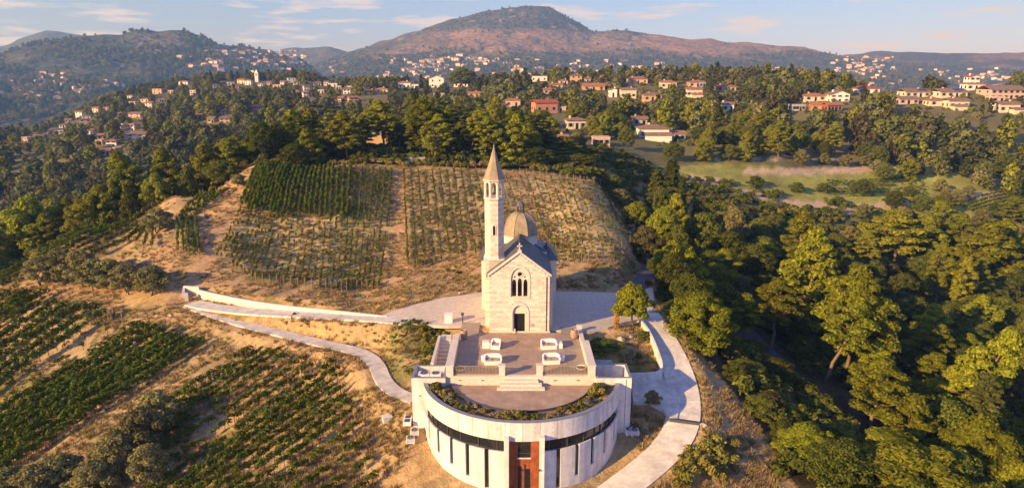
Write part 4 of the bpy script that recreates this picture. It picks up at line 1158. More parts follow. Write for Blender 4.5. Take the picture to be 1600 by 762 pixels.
cp(MB().lathe([(2.4, -.5), (2.4, 5.2), (2.5, 5.2), (.1, 6.6)], 12, (FXC, 79.6, 0)), 'apse', M['stone'])
# bell tower
TC = (-1.83, 70.15); RT = .97 / math.cos(math.pi / 8)
tw = cp(MB().box(TC[0] - .97, TC[0] + 1.06, TC[1] - 1.0, TC[1] + 1.0, -.5, 7.3), 'tower_base', M['mortar'])
blk = {0: MB(), 1: MB()}; z = 0.0; k = 0
while z < 7.2:                                     # stones of the tower foot, left strip beside the front
    for (x0, x1) in ((TC[0] - .97, FX0),):
        b_ = 1 if k % 2 == 0 else 0
        blk[b_].box(x0, x1, TC[1] - 1.02 - r2.random() * .01, TC[1] - .9, z, min(z + CH_ - .014, 7.28))
        y = TC[1] - 1.0
        while y < TC[1] + .98:
            e = min(y + r2.uniform(.4, .7), TC[1] + 1.0); blk[b_ if r2.random() > .2 else 1 - b_].box(TC[0] - .99 - r2.random() * .01, TC[0] - .92, y, e - .012, z, min(z + CH_ - .014, 7.28)); y = e
    z += CH_; k += 1
for b_, m_ in ((0, 'stone'), (1, 'stone_pink')):
    o = cp(blk[b_], 'stonework', M[m_], tw); o['kind'] = 'stuff'
cp(MB().box(TC[0] - 1.12, TC[0] + 1.15, TC[1] - 1.12, TC[1] + 1.1, 7.3, 7.46), 'string_course', M['stone_plain'])
cp(MB().lathe([(RT + .16, 7.46), (RT, 7.75)], 8, (TC[0], TC[1], 0), math.pi / 8), 'tower_collar', M['stone_plain'])
ts = cp(MB().lathe([(RT - .03, 7.46), (RT - .03, 13.62)], 8, (TC[0], TC[1], 0), math.pi / 8), 'tower_shaft', M['mortar'])
blk = {0: MB(), 1: MB()}; z = 7.75; k = 0
while z < 13.5:
    for f in range(8):
        a0 = math.pi / 8 + f * math.pi / 4; c0_ = Vector((math.cos(a0), math.sin(a0), 0)) * RT; c1_ = Vector((math.cos(a0 + math.pi/4), math.sin(a0 + math.pi/4), 0)) * RT
        cut = r2.uniform(.3, .7)
        for t0, t1 in ((0.0, cut), (cut, 1.0)):
            o_ = 1 + r2.random() * .008
            p_, q_ = c0_.lerp(c1_, t0 + (.012 if t0 else 0)) * o_, c0_.lerp(c1_, t1) * o_
            i_ = .93
            b_ = (1 if k % 2 == 0 else 0) if r2.random() > .25 else (0 if k % 2 == 0 else 1)
            if abs(f - 5) < .1 and 10.2 < z < 11.3: pass
            blk[b_].prism([(TC[0] + p_.x, TC[1] + p_.y), (TC[0] + q_.x, TC[1] + q_.y), (TC[0] + q_.x * i_, TC[1] + q_.y * i_), (TC[0] + p_.x * i_, TC[1] + p_.y * i_)][::-1] if False else [(TC[0] + p_.x * i_, TC[1] + p_.y * i_), (TC[0] + p_.x, TC[1] + p_.y), (TC[0] + q_.x, TC[1] + q_.y), (TC[0] + q_.x * i_, TC[1] + q_.y * i_)], z, min(z + CH_ - .014, 13.6))
    z += CH_; k += 1
for b_, m_ in ((0, 'stone'), (1, 'stone_pink')):
    o = cp(blk[b_], 'stonework', M[m_], ts); o['kind'] = 'stuff'
yF = TC[1] - .97
cp(MB().extrude_y(arch_pts(TC[0], .13, 10.0, 10.75, 11.0, 5), yF - .03, yF + .1), 'slit_window', M['black'], ts)
ring_part(arch_pts(TC[0], .22, 9.95, 10.78, 11.14, 5), arch_pts(TC[0], .13, 10.0, 10.75, 11.0, 5), yF - .05, yF + .05, 'slit_surround', M['stone_plain'], ts)
be = cp(MB().lathe([(RT + .02, 13.6), (RT + .10, 13.68), (RT + .10, 13.78), (RT, 13.84)], 8, (TC[0], TC[1], 0), math.pi / 8), 'belfry_floor', M['stone_plain'])
for f in range(8):
    a0 = math.pi / 8 + f * math.pi / 4
    c_ = (TC[0] + (RT - .1) * math.cos(a0), TC[1] + (RT - .1) * math.sin(a0), 0)
    cp(MB().lathe([(.17, 13.8), (.15, 13.9), (.15, 15.3), (.19, 15.42)], 8, c_), 'belfry_pier', M['stone_plain'], be)
    # pointed head of each opening
    am = a0 + math.pi / 8; tdir = Vector((-math.sin(am), math.cos(am), 0)); rdir = Vector((math.cos(am), math.sin(am), 0)); hw = (RT - .1) * math.sin(math.pi / 8)
    base = Vector((TC[0], TC[1], 0)) + rdir * (RT - .1) * math.cos(math.pi / 8)
    arc_ = [(hw * .72 * math.cos(t) , 15.02 + .38 * math.sin(t)) for t in np.linspace(0, math.pi, 9)]
    out_ = [(hw, 15.02)] + [(hw, 15.5), (-hw, 15.5), (-hw, 15.02)]
    vs_ = []; pol = [(hw, 15.0), (hw, 15.5), (-hw, 15.5), (-hw, 15.0)] + [(x, z_) for x, z_ in arc_[::-1]]
    for off in (-.09, .09): vs_ += [base + rdir * off + tdir * x + Vector((0, 0, z_)) for x, z_ in pol]
    n = len(pol)
    cp(MB().add(vs_, [tuple(range(n)), tuple(range(2*n - 1, n - 1, -1))] + [(i, n + i, n + (i+1) % n, (i+1) % n) for i in range(n)]), 'belfry_arch', M['stone_plain'], be)
cp(MB().lathe([(.30, 14.3), (.27, 14.45), (.2, 14.85), (.06, 14.95), (.03, 15.3)], 14, (TC[0], TC[1], 0)), 'bell', M['dark_metal'], be)
cp(MB().lathe([(RT + .06, 15.5), (RT + .20, 15.58), (RT + .20, 15.68)], 8, (TC[0], TC[1], 0), math.pi / 8), 'tower_cornice', M['stone_plain'])
sp_ = cp(MB().lathe([(RT + .14, 15.68), (RT * .52, 17.3), (.03, 19.0)], 8, (TC[0], TC[1], 0), math.pi / 8), 'spire', M['dome'])
cp(MB().lathe([(.05, 18.9), (.07, 19.0), (.02, 19.15), (.01, 19.3)], 8, (TC[0], TC[1], 0)), 'finial', M['dome'], sp_)
tag(ch, 'cream stone chapel with octagonal bell tower, spire and ribbed dome', 'chapel')
ORD = ['first', 'second', 'third', 'fourth', 'fifth', 'sixth', 'seventh', 'eighth', 'ninth', 'tenth', 'eleventh', 'twelfth', 'thirteenth', 'fourteenth', 'fifteenth', 'sixteenth', 'seventeenth', 'eighteenth', 'nineteenth', 'twentieth', 'twenty-first', 'twenty-second', 'twenty-third', 'twenty-fourth', 'twenty-fifth', 'twenty-sixth', 'twenty-seventh', 'twenty-eighth', 'twenty-ninth', 'thirtieth', 'thirty-first', 'thirty-second', 'thirty-third']
NUMS = ORD
# ------------------------------------------------------------------ vegetation
def leaf_mat(name, base, var=.35, transl=.3, obj=.3, hue2=None):
    m = bpy.data.materials.new(name); m.use_nodes = True
    n, l = m.node_tree.nodes, m.node_tree.links; n.clear()
    out = n.new('ShaderNodeOutputMaterial'); df = n.new('ShaderNodeBsdfDiffuse'); tr = n.new('ShaderNodeBsdfTranslucent'); ms = n.new('ShaderNodeMixShader')
    geo = n.new('ShaderNodeNewGeometry'); oi = n.new('ShaderNodeObjectInfo')
    mixc = n.new('ShaderNodeMix'); mixc.data_type = 'RGBA'
    mixc.inputs['A'].default_value = (*base, 1); mixc.inputs['B'].default_value = (*(hue2 or [b * 1.5 for b in base]), 1)
    l.new(geo.outputs['Random Per Island'], mixc.inputs['Factor'])
    r = n.new('ShaderNodeMapRange'); r.inputs['To Min'].default_value = 1 - obj; r.inputs['To Max'].default_value = 1 + obj * 1.2; l.new(oi.outputs['Random'], r.inputs['Value'])
    v = n.new('ShaderNodeVectorMath'); v.operation = 'SCALE'; l.new(mixc.outputs['Result'], v.inputs[0]); l.new(r.outputs[0], v.inputs['Scale'])
    hs = n.new('ShaderNodeHueSaturation'); l.new(v.outputs[0], hs.inputs['Color'])
    r2_ = n.new('ShaderNodeMapRange'); r2_.inputs['To Min'].default_value = .485; r2_.inputs['To Max'].default_value = .51
    m2 = n.new('ShaderNodeMath'); m2.operation = 'MULTIPLY'; m2.inputs[1].default_value = 7.31; m3 = n.new('ShaderNodeMath'); m3.operation = 'FRACT'
    l.new(oi.outputs['Random'], m2.inputs[0]); l.new(m2.outputs[0], m3.inputs[0]); l.new(m3.outputs[0], r2_.inputs['Value']); l.new(r2_.outputs[0], hs.inputs['Hue'])
    l.new(hs.outputs[0], df.inputs['Color']); l.new(hs.outputs[0], tr.inputs['Color'])
    ms.inputs[0].default_value = transl; l.new(df.outputs[0], ms.inputs[1]); l.new(tr.outputs[0], ms.inputs[2]); l.new(ms.outputs[0], out.inputs['Surface'])
    return m
L_PINE = leaf_mat('pine_needles', (.118, .136, .012), hue2=(.32, .315, .028))
L_OAK = leaf_mat('oak_leaves', (.064, .082, .015), hue2=(.19, .205, .034))
L_OLIVE = leaf_mat('olive_leaves', (.155, .15, .054), hue2=(.31, .285, .105))
L_CYP = leaf_mat('cypress_leaves', (.05, .062, .014), hue2=(.12, .13, .026))
L_CEDAR = leaf_mat('cedar_needles', (.065, .08, .02), hue2=(.15, .16, .036))
L_VINE = leaf_mat('vine_leaves', (.068, .105, .010), hue2=(.18, .215, .022), obj=.25)
L_VINE_Y = leaf_mat('yellowing_vine_leaves', (.12, .125, .02), hue2=(.24, .22, .04), obj=.25)
L_SHRUB = leaf_mat('shrub_leaves', (.15, .15, .03), hue2=(.34, .29, .06), obj=.3)
L_GREY = leaf_mat('grey_shrub_leaves', (.17, .155, .105), hue2=(.30, .27, .19), obj=.2)
L_DRY = leaf_mat('dry_grass', (.26, .17, .07), hue2=(.48, .36, .17), obj=.2, transl=.15)
L_ORANGE = leaf_mat('orange_foliage', (.40, .20, .02), hue2=(.55, .32, .04), obj=.1)
L_DRYCROWN = leaf_mat('brownish_leaves', (.075, .066, .024), hue2=(.16, .135, .05), obj=.2)

def leaf_cloud(clumps, size, g, aspect=1.6, inner=.25, up=.25):
    """clumps: (x, y, z, rx, ry, rz, count); returns vertices, quads of small leaf-sprays lying through each clump"""
    V = []; 
    for (x, y, z, rx, ry, rz, n) in clumps:
        d = g.normal(size=(n, 3)); d /= np.linalg.norm(d, axis=1)[:, None]
        d[:, 2] = np.where(d[:, 2] < -.35, -d[:, 2], d[:, 2])
        rad = np.where(g.random(n) < inner, g.uniform(.3, .8, n), g.uniform(.82, 1.08, n))
        # dimple the surface so the outline is uneven
        rad = rad * (1 + .14 * np.sin(d[:, 0] * 7 + x * 3) * np.sin(d[:, 1] * 6 + y) * np.cos(d[:, 2] * 5 + z))
        c = np.array([x, y, z]) + d * rad[:, None] * np.array([rx, ry, rz])
        nrm = d + g.normal(size=(n, 3)) * .55 + np.array([0, 0, up]); nrm /= np.linalg.norm(nrm, axis=1)[:, None]
        t = np.cross(nrm, g.normal(size=(n, 3))); t /= np.linalg.norm(t, axis=1)[:, None]; b = np.cross(nrm, t)
        s = size * g.uniform(.6, 1.3, n)[:, None]
        a1 = t * s * aspect * .5; b1 = b * s * .5
        bend = nrm * s * .18
        V.append(np.stack([c - a1 - b1 * .6, c + b1 * -1 * .2 - b1 + bend, c + a1 + b1 * .6, c + b1 + bend], 1).reshape(-1, 3))
    V = np.concatenate(V); q = np.arange(len(V)).reshape(-1, 4)
    return V, q
def wiggle(g, p0, p1, n, amp):
    p0, p1 = np.array(p0, float), np.array(p1, float); out = []
    for k in range(n + 1):
        t = k / n; out.append(tuple(p0 + (p1 - p0) * t + (g.normal(size=3) * amp * math.sin(math.pi * t) if 0 < k < n else 0)))
    return out
TREES = {}     # kind -> list of (crown mesh, trunk mesh, height, width)
def add_tree(kind, crown, trunk, h, w): TREES.setdefault(kind, []).append((crown, trunk, h, w))

def make_pine(seed, h, w, bare, dens=1.0, lmat=None, lean=.1, name='pine'):
    g = np.random.default_rng(seed); mb = MB()
    top = np.array([g.normal() * lean * h, g.normal() * lean * h, h * .9])
    spine = wiggle(g, (0, 0, -.6), top, 7, .16)
    mb.tube(spine, [h * .0145 * (1 - .85 * k / 7) + .03 for k in range(8)], 7)
    cl = []
    nl = int(40 * dens)
    for k in range(nl):
        t = bare + (1 - bare) * (k + .5) / nl
        i = min(6, int(t * 7)); f = t * 7 - i
        p = np.array(spine[i]) * (1 - f) + np.array(spine[i+1]) * f
        a = k * 2.4 + g.normal() * .4
        prof = math.sin(min(1, (t - bare) / (1 - bare) * .9 + .16) * math.pi) ** .7
        ln = w * .5 * prof * g.uniform(.55, 1.0)
        e = p + np.array([math.cos(a) * ln, math.sin(a) * ln, ln * g.uniform(.15, .55) + .1])
        mb.tube(wiggle(g, p, e, 3, ln * .06), [h * .006, h * .0045, h * .003, .015], 5)
        rr = w * g.uniform(.075, .135) * (.75 + .35 * prof)
        cl.append((*e, rr * 1.15, rr * 1.15, rr * .72, int(230 * dens)))
        if ln > w * .25:
            m_ = (p + e) / 2 + g.normal(size=3) * .3; cl.append((*(m_ + np.array([0, 0, .2])), rr * .9, rr * .9, rr * .55, int(110 * dens)))
    cl.append((*top, w * .15, w * .15, w * .13, 360)); cl.append((*(top + np.array([0, 0, -h * .06])), w * .2, w * .2, w * .12, 360))
    V, q = leaf_cloud(cl, .20 * max(1, w / 9), g, 1.9, .3, .3)
    add_tree(name, np_mesh(name + '_crown', V, q, lmat or L_PINE), mb.mesh(name + '_trunk', M['trunk'], True), h, w)
for s, h, w, b in ((1, 13, 6.0, .22), (2, 15, 6.0, .28), (3, 11, 5.6, .14), (4, 13, 6.6, .24), (5, 9, 5.0, .08)): make_pine(s, h, w, b)
for s, h, w, b in ((31, 9, 8.0, .05), (32, 8, 7.5, .04)): make_pine(s, h, w, b, 1.5, name='bushy_pine')
for s, h, w, b in ((41, 14, 5.6, .42), (42, 15, 6.0, .46)): make_pine(s, h, w, b, 1.0, name='tall_pine', lean=.06)

def make_broad(kind, seed, h, w, n, lm, size, bare=.22, trunks=1, flat=.8, count=170, tm=None):
    g = np.random.default_rng(seed); mb = MB(); cl = []
    for k in range(trunks):
        a0 = g.random() * 6.28; base = np.array([math.cos(a0), math.sin(a0), 0]) * (.25 if trunks > 1 else 0)
        fork = base * 2.2 + np.array([g.normal() * .15, g.normal() * .15, h * (bare + .12)])
        mb.tube(wiggle(g, (base[0], base[1], -.5), fork, 4, .08), [h * .028 + .03, h * .024, h * .02, h * .018, h * .016], 7)
        for j in range(max(2, n // (3 * trunks))):
            a = g.random() * 6.28; e = fork + np.array([math.cos(a) * w * .3, math.sin(a) * w * .3, h * g.uniform(.15, .42)])
            mb.tube(wiggle(g, fork, e, 3, .12), [h * .013, h * .009, h * .006, .012], 5)
    for k in range(n):
        z = (k + .5) / n; ph = k * 2.399
        zz = bare + (1 - bare) * (z * .86 + .02)
        rad = w * .5 * math.sin(math.pi * min(.97, z * .84 + .17)) ** .65 * g.uniform(.45, .95)
        rr = w * g.uniform(.09, .165)
        cl.append((math.cos(ph) * rad, math.sin(ph) * rad, h * zz, rr, rr, rr * flat, count))
    cl.append((0, 0, h * (bare + .35), w * .3, w * .3, h * .25, count * 2)); cl.append((0, 0, h * .85, w * .24, w * .24, h * .12, count))
    V, q = leaf_cloud(cl, size, g, 1.4, .3, .15)
    add_tree(kind, np_mesh(kind + '_crown', V, q, lm), mb.mesh(kind + '_trunk', tm or M['trunk_dark'], True), h, w)
for s in (11, 12, 13): make_broad('oak', s, 8, 7, 46, L_OAK, .20, count=220)
for s in (14, 15): make_broad('bush', s, 4, 4.6, 20, L_OAK, .17, .05, 3, count=280)
make_broad('brown_tree', 16, 7, 6, 24, L_DRYCROWN, .2, count=300)
make_broad('brown_tree', 17, 6, 6, 24, L_DRYCROWN, .2, .1, count=300)
for s in (21, 22, 23): make_broad('olive', s, 4.2, 4.6, 22, L_OLIVE, .17, .18, 2, count=230)
make_broad('round_tree', 25, 5.0, 4.6, 40, L_PINE, .17, .34, 1, count=420)
def make_cypress(seed, h, w):
    g = np.random.default_rng(seed); cl = []
    for k in range(26):
        t = (k + .5) / 26; a = k * 2.4; r = w * .5 * (math.sin(math.pi * (t * .82 + .12)) ** .8) * .55
        cl.append((math.cos(a) * r * .5, math.sin(a) * r * .5, h * (.04 + .93 * t), r * .9 + .12, r * .9 + .12, h * .05, 150))
    V, q = leaf_cloud(cl, .22, g, 1.8, .15, .3); mb = MB(); mb.tube([(0, 0, -.5), (0, 0, h * .5), (0, 0, h * .95)], [.16, .1, .02], 6)
    add_tree('cypress', np_mesh('cypress_crown', V, q, L_CYP), mb.mesh('cypress_trunk', M['trunk_dark']), h, w)
make_cypress(51, 11, 2.2); make_cypress(52, 9, 1.8)
def make_cedar(seed, h, w):
    g = np.random.default_rng(seed); mb = MB(); mb.tube(wiggle(g, (0, 0, -.5), (0, 0, h), 5, .05), [.32, .27, .22, .15, .1, .03], 7); cl = []
    nt = 11
    for k in range(nt):
        t = .14 + .84 * k / (nt - 1); ln = w * .5 * (1.05 - t) ** .7 + .25
        for j in range(6):
            a = j * 1.047 + k * .6 + g.normal() * .15; l_ = ln * g.uniform(.75, 1.05)
            e = np.array([math.cos(a) * l_, math.sin(a) * l_, h * t + l_ * .05]); mb.tube([(0, 0, h * t - .1), tuple(e)], [.05, .015], 4)
            for f in (.45, .75, .98): cl.append((*(np.array([0, 0, h * t]) * (1 - f) + e * f), l_ * .24, l_ * .24, .16, 42))
    V, q = leaf_cloud(cl, .26, g, 1.8, .4, .9)
    add_tree('cedar', np_mesh('cedar_crown', V, q, L_CEDAR), mb.mesh('cedar_trunk', M['trunk_dark']), h, w)
make_cedar(61, 12, 8); make_cedar(62, 11, 6)

NICE = {'pine': 'pine_tree', 'tall_pine': 'pine_tree', 'bushy_pine': 'pine_tree', 'oak': 'oak_tree', 'bush': 'bush', 'brown_tree': 'broadleaf_tree', 'olive': 'olive_tree', 'round_tree': 'round_tree', 'cypress': 'cypress_tree', 'cedar': 'cedar_tree'}
ALLTREES = []      # (x, y, crown radius) for spacing
def tree(kind, x, y, h, w, label, group=None, rz=None, lean=None, z=None, v=None, cat=None):
    var = TREES[kind]; c_, t_, h0, w0 = var[(rnd.randrange(len(var)) if v is None else v)]
    z = gz(x, y) if z is None else z
    r = empty(NICE[kind], (x, y, z - .05), rnd.random() * 6.28 if rz is None else rz)
    sx = w / w0; sz = h / h0
    r.scale = (sx, sx, sz)
    if lean: r.rotation_euler = (lean[0], lean[1], r.rotation_euler.z)
    link('trunk', t_, r); link('crown', c_, r)
    tag(r, label, cat or ('bush' if kind == 'bush' else 'tree'), group)
    ALLTREES.append((x, y, w / 2)); return r
def tree_px(kind, px, ytop, Y, wpx, label, group=None, **k):
    """tree whose crown top is seen at (px, ytop), standing Y metres ahead"""
    p = PY(px, ytop, Y); depth = Y * CP + (CAMZ - p.z) * SP
    zb = gz(p.x, p.y); h = max(2.0, p.z - zb); w = wpx / F * depth * (.88 if kind in ('pine', 'tall_pine') else 1)
    return tree(kind, p.x, p.y, h, w, label, group, z=zb, **k)
def tree_base(kind, px, py, h, w, label, group=None, **k):
    p = hit(px, py); return tree(kind, p.x, p.y, h, w, label, group, z=p.z, **k)

# --- right: the pines above the wood road
G1 = 'pines above the shaded wood road'
tree_px('pine', 1274, 360, 92, 105, 'tallest sunlit pine of the slope, behind the leaning trunks', G1, v=2)
tree_px('tall_pine', 1217, 430, 84, 84, 'sunlit pine with leaning trunk nearest the driveway oaks', G1, v=0, rz=0, lean=(0, .16))
tree_px('pine', 1345, 405, 82, 120, 'broad sunlit pine with many-clumped crown at the centre of the slope', G1, v=3)
tree_px('pine', 1395, 425, 80, 90, 'sunlit pine leaning against the broad pine on its right', G1, v=2)
tree_px('tall_pine', 1306, 455, 78, 92, 'pine with bare leaning trunk rising from the wood road', G1, v=1, rz=0, lean=(0, .24))
tree_px('tall_pine', 1374, 553, 66, 112, 'pine with orange leaning trunk in front of the broad pine', G1, v=0, rz=0, lean=(0, .2))
tree_px('pine', 1516, 497, 70, 100, 'tall sunlit pine standing alone at the right edge of the slope', G1, v=2)
tree_px('cedar', 1546, 585, 66, 85, 'pale conifer with flat branches below the lone right pine', G1, v=1)
tree_px('bushy_pine', 1405, 690, 53, 200, 'large bushy pine filling the bottom edge, right of the wood road', G1, v=0)
tree_px('bushy_pine', 1540, 655, 58, 120, 'bushy pine at the bottom right corner', G1, v=1)
tree_px('pine', 1432, 622, 62, 110, 'low sunlit pine between two bigger pines near the bottom', G1, v=4)
tree_px('bushy_pine', 1259, 667, 56, 88, 'dense young pine at the foot of the bare bank', G1, v=1)
tree_px('bushy_pine', 1590, 720, 54, 90, 'bushy pine cut by the right edge at the bottom', G1, v=0)
tree_px('pine', 1485, 560, 74, 90, 'pine in half shade left of the lone right pine', G1, v=4)
tree_px('pine', 1455, 545, 80, 70, 'slim pine in half shade behind the slope pines', G1, v=1)
G2 = 'pines on the far side of the wooded dip'
for (px, yt, Y, w, lb) in ((1410,322,150,100,'spreading sunlit pine on the far side of the dip, below the fields'), (1440,330,152,70,'pine touching the spreading pine beyond the dip'), (1483,309,158,66,'sunlit pine beyond the dip with its top against the green field'), (1562,338,140,100,'sunlit pine with bare slanting trunk near the right edge'), (1590,345,142,80,'pine at the right edge beyond the dip'), (1477,374,122,48,'small sunlit pine in the middle of the dark wood'), (1510,395,120,44,'little sunlit pine standing apart in the dark wood'), (1253,322,118,70,'pine crown catching the sun below the pale field track'), (1515,330,150,60,'small pine between the far pines below the fields')):
    tree_px('pine', px, yt, Y, w, lb, G2)
# --- oaks and mixed trees along the driveway
G3 = 'oaks along the edge of the wood beside the driveway'
for (px, yt, Y, w, kd, lb) in ((1052,392,84,62,'oak','sunlit oak right beside the top of the driveway'), (1078,425,80,66,'oak','oak second down the driveway edge'), (1100,452,78,66,'oak','oak third down the driveway edge'), (1060,468,77,52,'oak','low oak whose leaves overhang the driveway bend'), (1120,505,74,58,'oak','oak fourth down the driveway edge, above the bank'), (1145,532,72,56,'oak','oak fifth down the driveway edge, above the bank'), (1088,505,76,46,'bush','leafy bush under the driveway oaks'), (1165,565,68,62,'oak','oak sixth down the driveway edge, over the bare bank'), (1150,590,66,44,'bush','sunlit bush at the lip of the bare bank'), (1192,640,61,66,'bush','dark round bush low on the bare bank'), (1205,612,62,52,'brown_tree','brownish dry-leaved tree beside the wood road'), (1160,452,84,62,'pine','sunlit young pine behind the driveway oaks'), (1130,440,90,70,'oak','tall oak in shade behind the driveway oaks'), (1110,410,95,70,'oak','oak in shade left of the slope pines'), (1215,560,72,60,'oak','dark oak above the brownish tree'), (1180,600,66,50,'oak','oak just above the dark round bush'), (1225,655,58,44,'bush','low bush beside the young pine')):
    tree_px(kd, px, yt, Y, w, lb, G3)
# --- round the far end of the vineyard hill
G4 = 'trees below the right end of the vineyard'
for (px, yt, Y, w, kd, lb) in ((1051,250,140,38,'cypress','tallest dark cypress below the field track'), (1026,264,140,30,'cypress','dark cypress left of the tallest one'), (1066,280,136,20,'cypress','short slim cypress right of the tallest one'), (1072,300,122,56,'pine','bright yellow-green pine below the cypresses'), (1040,326,114,62,'round_tree','bright rounded tree below the bright pine'), (1010,352,104,56,'brown_tree','brownish tree beside the end of the vineyard bank'), (995,316,120,46,'round_tree','small bright round tree above the vineyard bank'), (968,294,132,46,'olive','grey green tree at the right corner of the vineyard'), (955,272,142,42,'oak','oak at the back right corner of the vineyard'), (1100,330,118,62,'oak','dark oak right of the bright pine'), (1092,312,126,36,'brown_tree','dry brownish tree beside the cypress foot'), (1140,360,110,66,'oak','dark oak in the hollow below the track'), (1150,322,128,46,'olive','grey tree by the pale track'), (1180,380,108,66,'oak','dark oak in the hollow left of the tallest pine'), (1035,290,132,34,'oak','small oak under the dark cypresses'), (1060,350,104,52,'oak','oak leaning over the bend of the asphalt road'), (1030,400,96,40,'oak','oak at the edge of the asphalt road')):
    tree_px(kd, px, yt, Y, w, lb, G4)
# --- behind the vineyard: tall pines, cedars
G5 = 'tall trees behind the vineyard'
for (px, yt, Y, w, kd, v, lb) in ((415,190,148,70,'pine',3,'pine at the left end of the tree line behind the vineyard'), (445,166,150,80,'pine',0,'tall full pine near the left end of the tree line'), (478,164,154,62,'pine',1,'tall pine with pale bare branches left of the cedar'), (522,166,150,80,'cedar',0,'big layered dark cedar left of the hidden villa'), (560,185,152,50,'pine',4,'small pine tight against the right of the cedar'), (598,152,158,58,'tall_pine',0,'tall pine rising in front of the hidden villa'), (655,150,152,66,'tall_pine',1,'widest umbrella-like pine above the gravel lay-by'), (690,160,156,46,'tall_pine',0,'tall pine just right of the widest pine'), (716,166,158,70,'cedar',0,'dark layered cedar right of the widest pine'), (752,172,150,50,'tall_pine',1,'pine with white leaning trunk left of the spire'), (775,190,156,56,'oak',0,'dark oak directly behind the spire'), (790,205,150,60,'oak',1,'dark oak low behind the spire'), (835,228,146,66,'oak',2,'bright rounded oak right of the spire'), (838,180,165,80,'cedar',1,'brownish cedar right of the spire'), (880,215,160,66,'pine',2,'pine right of the brownish cedar'), (905,240,150,56,'oak',0,'oak above the top of the young vineyard'), (925,230,165,50,'pine',0,'pine above the top right of the young vineyard'), (395,215,143,60,'bushy_pine',0,'bushy pine over the top left of the vineyard'), (360,215,138,70,'bushy_pine',1,'bushy pine left of the vineyard crest'), (330,218,136,66,'pine',4,'sunlit pine on the left shoulder of the hill'), (625,190,160,56,'oak',1,'oak beside the hidden villa'), (500,205,147,50,'oak',2,'oak in front of the layered cedar'), (540,215,147,44,'bush',0,'bush at the foot of the layered cedar'), (800,170,175,60,'pine',1,'pine far behind the spire'), (735,174,148,40,'tall_pine',0,'slender pine beside the white leaning trunk')):
    tree_px(kd, px, yt, Y, w, lb, G5, v=v)
# --- left slope pines
G6 = 'sunlit pines on the left shoulder of the hill'
for (px, yt, Y, w, kd, v, lb) in ((212,232,128,66,'pine',2,'tall pine on the left shoulder with crown above the strip of vines'), (262,225,132,66,'pine',0,'tall pine left of the telegraph pole'), (298,222,135,50,'pine',2,'pine beside the telegraph pole'), (150,290,124,54,'bushy_pine',0,'bright low pine over the strip of vines'), (175,268,126,50,'bushy_pine',1,'bright pine left of the tallest shoulder pine'), (120,310,122,50,'bushy_pine',0,'low bright pine at the edge of the valley'), (240,270,126,46,'bushy_pine',1,'low pine under the tall shoulder pines'), (40,308,128,100,'bushy_pine',0,'huge rounded pine crown at the left edge'), (85,330,122,60,'pine',4,'pine right of the huge rounded crown'), (105,300,132,46,'pine',1,'slim pine behind the low bright pine'), (290,262,128,40,'bush',0,'bush at the foot of the telegraph pole'), (140,340,116,30,'bush',1,'bush at the edge of the strip of vines'), (200,305,122,40,'bush',0,'bush just above the strip of vines')):
    tree_px(kd, px, yt, Y, w, lb, G6, v=v)
# --- olives
G7 = 'olive trees on the left terrace'
for (px, py, h, w, lb) in ((68,446,4.4,5.0,'leftmost olive of the row on the terrace'), (100,441,5.0,5.2,'second olive from the left in the terrace row'), (128,446,5.2,5.4,'third olive of the terrace row'), (150,452,4.4,4.8,'low olive in the middle of the terrace row'), (172,450,4.2,4.8,'fifth olive of the terrace row'), (198,459,4.2,4.8,'second last olive of the terrace row'), (238,460,3.9,5.2,'rightmost olive of the terrace row, standing a little apart')):
    tree_base('olive', px, py, h, w, lb, G7)
tree_base('olive', 247, 362, 3.8, 4.9, 'single big olive above the small terraced vine rows')
tree_base('olive', 373, 291, 2.2, 2.8, 'blue-grey shrub on the crest beside the bare track', cat='shrub')
G8 = 'olive trees at the lower left'
for (px, py, h, w, lb) in ((248,672,4.2,4.6,'uppermost olive of the lower left clump'), (222,705,4.4,4.8,'second olive of the lower left clump'), (190,735,4.0,4.8,'third olive of the lower left clump'), (235,752,3.6,4.0,'lowest olive of the clump at the frame edge'), (95,765,3.4,4.6,'olive by itself at the bottom edge, left of the clump'), (60,785,3.6,4.6,'olive cut by the bottom edge'), (15,790,3.6,4.6,'olive in the bottom left corner'), (150,775,3.4,4.0,'olive half below the bottom edge')):
    tree_base('olive', px, py, h, w, lb, G8)
tree_base('round_tree', 988, 513, 4.9, 4.3, 'single round tree on the island beside the plaza')
tree_base('olive', 1019, 634, 1.6, 1.7, 'little olive bush beside the concrete apron', cat='bush')
tree_base('bush', 942, 545, .9, 4.2, 'low spreading green shrub on the planted island', cat='shrub')
tree_base('bush', 1006, 530, 1.0, 1.6, 'small dark shrub under the round tree', cat='shrub')
tree_base('bush', 998, 560, .7, .9, 'tiny dry shrub on the stony island', cat='shrub')
p = hit(963, 513); mbc = np.random.default_rng(5)
V, q = leaf_cloud([(0, 0, .3 + .28 * k, .26, .26, .24, 70) for k in range(6)], .13, mbc); r_ = empty('orange_shrub', tuple(p)); link('crown', np_mesh('orange_crown', V, q, L_ORANGE), r_); MB().tube([(0, 0, -.2), (0, 0, 1.2)], [.04, .02], 5).build('stem', M['trunk_dark'], r_); tag(r_, 'narrow orange shrub beside the round tree', 'shrub')
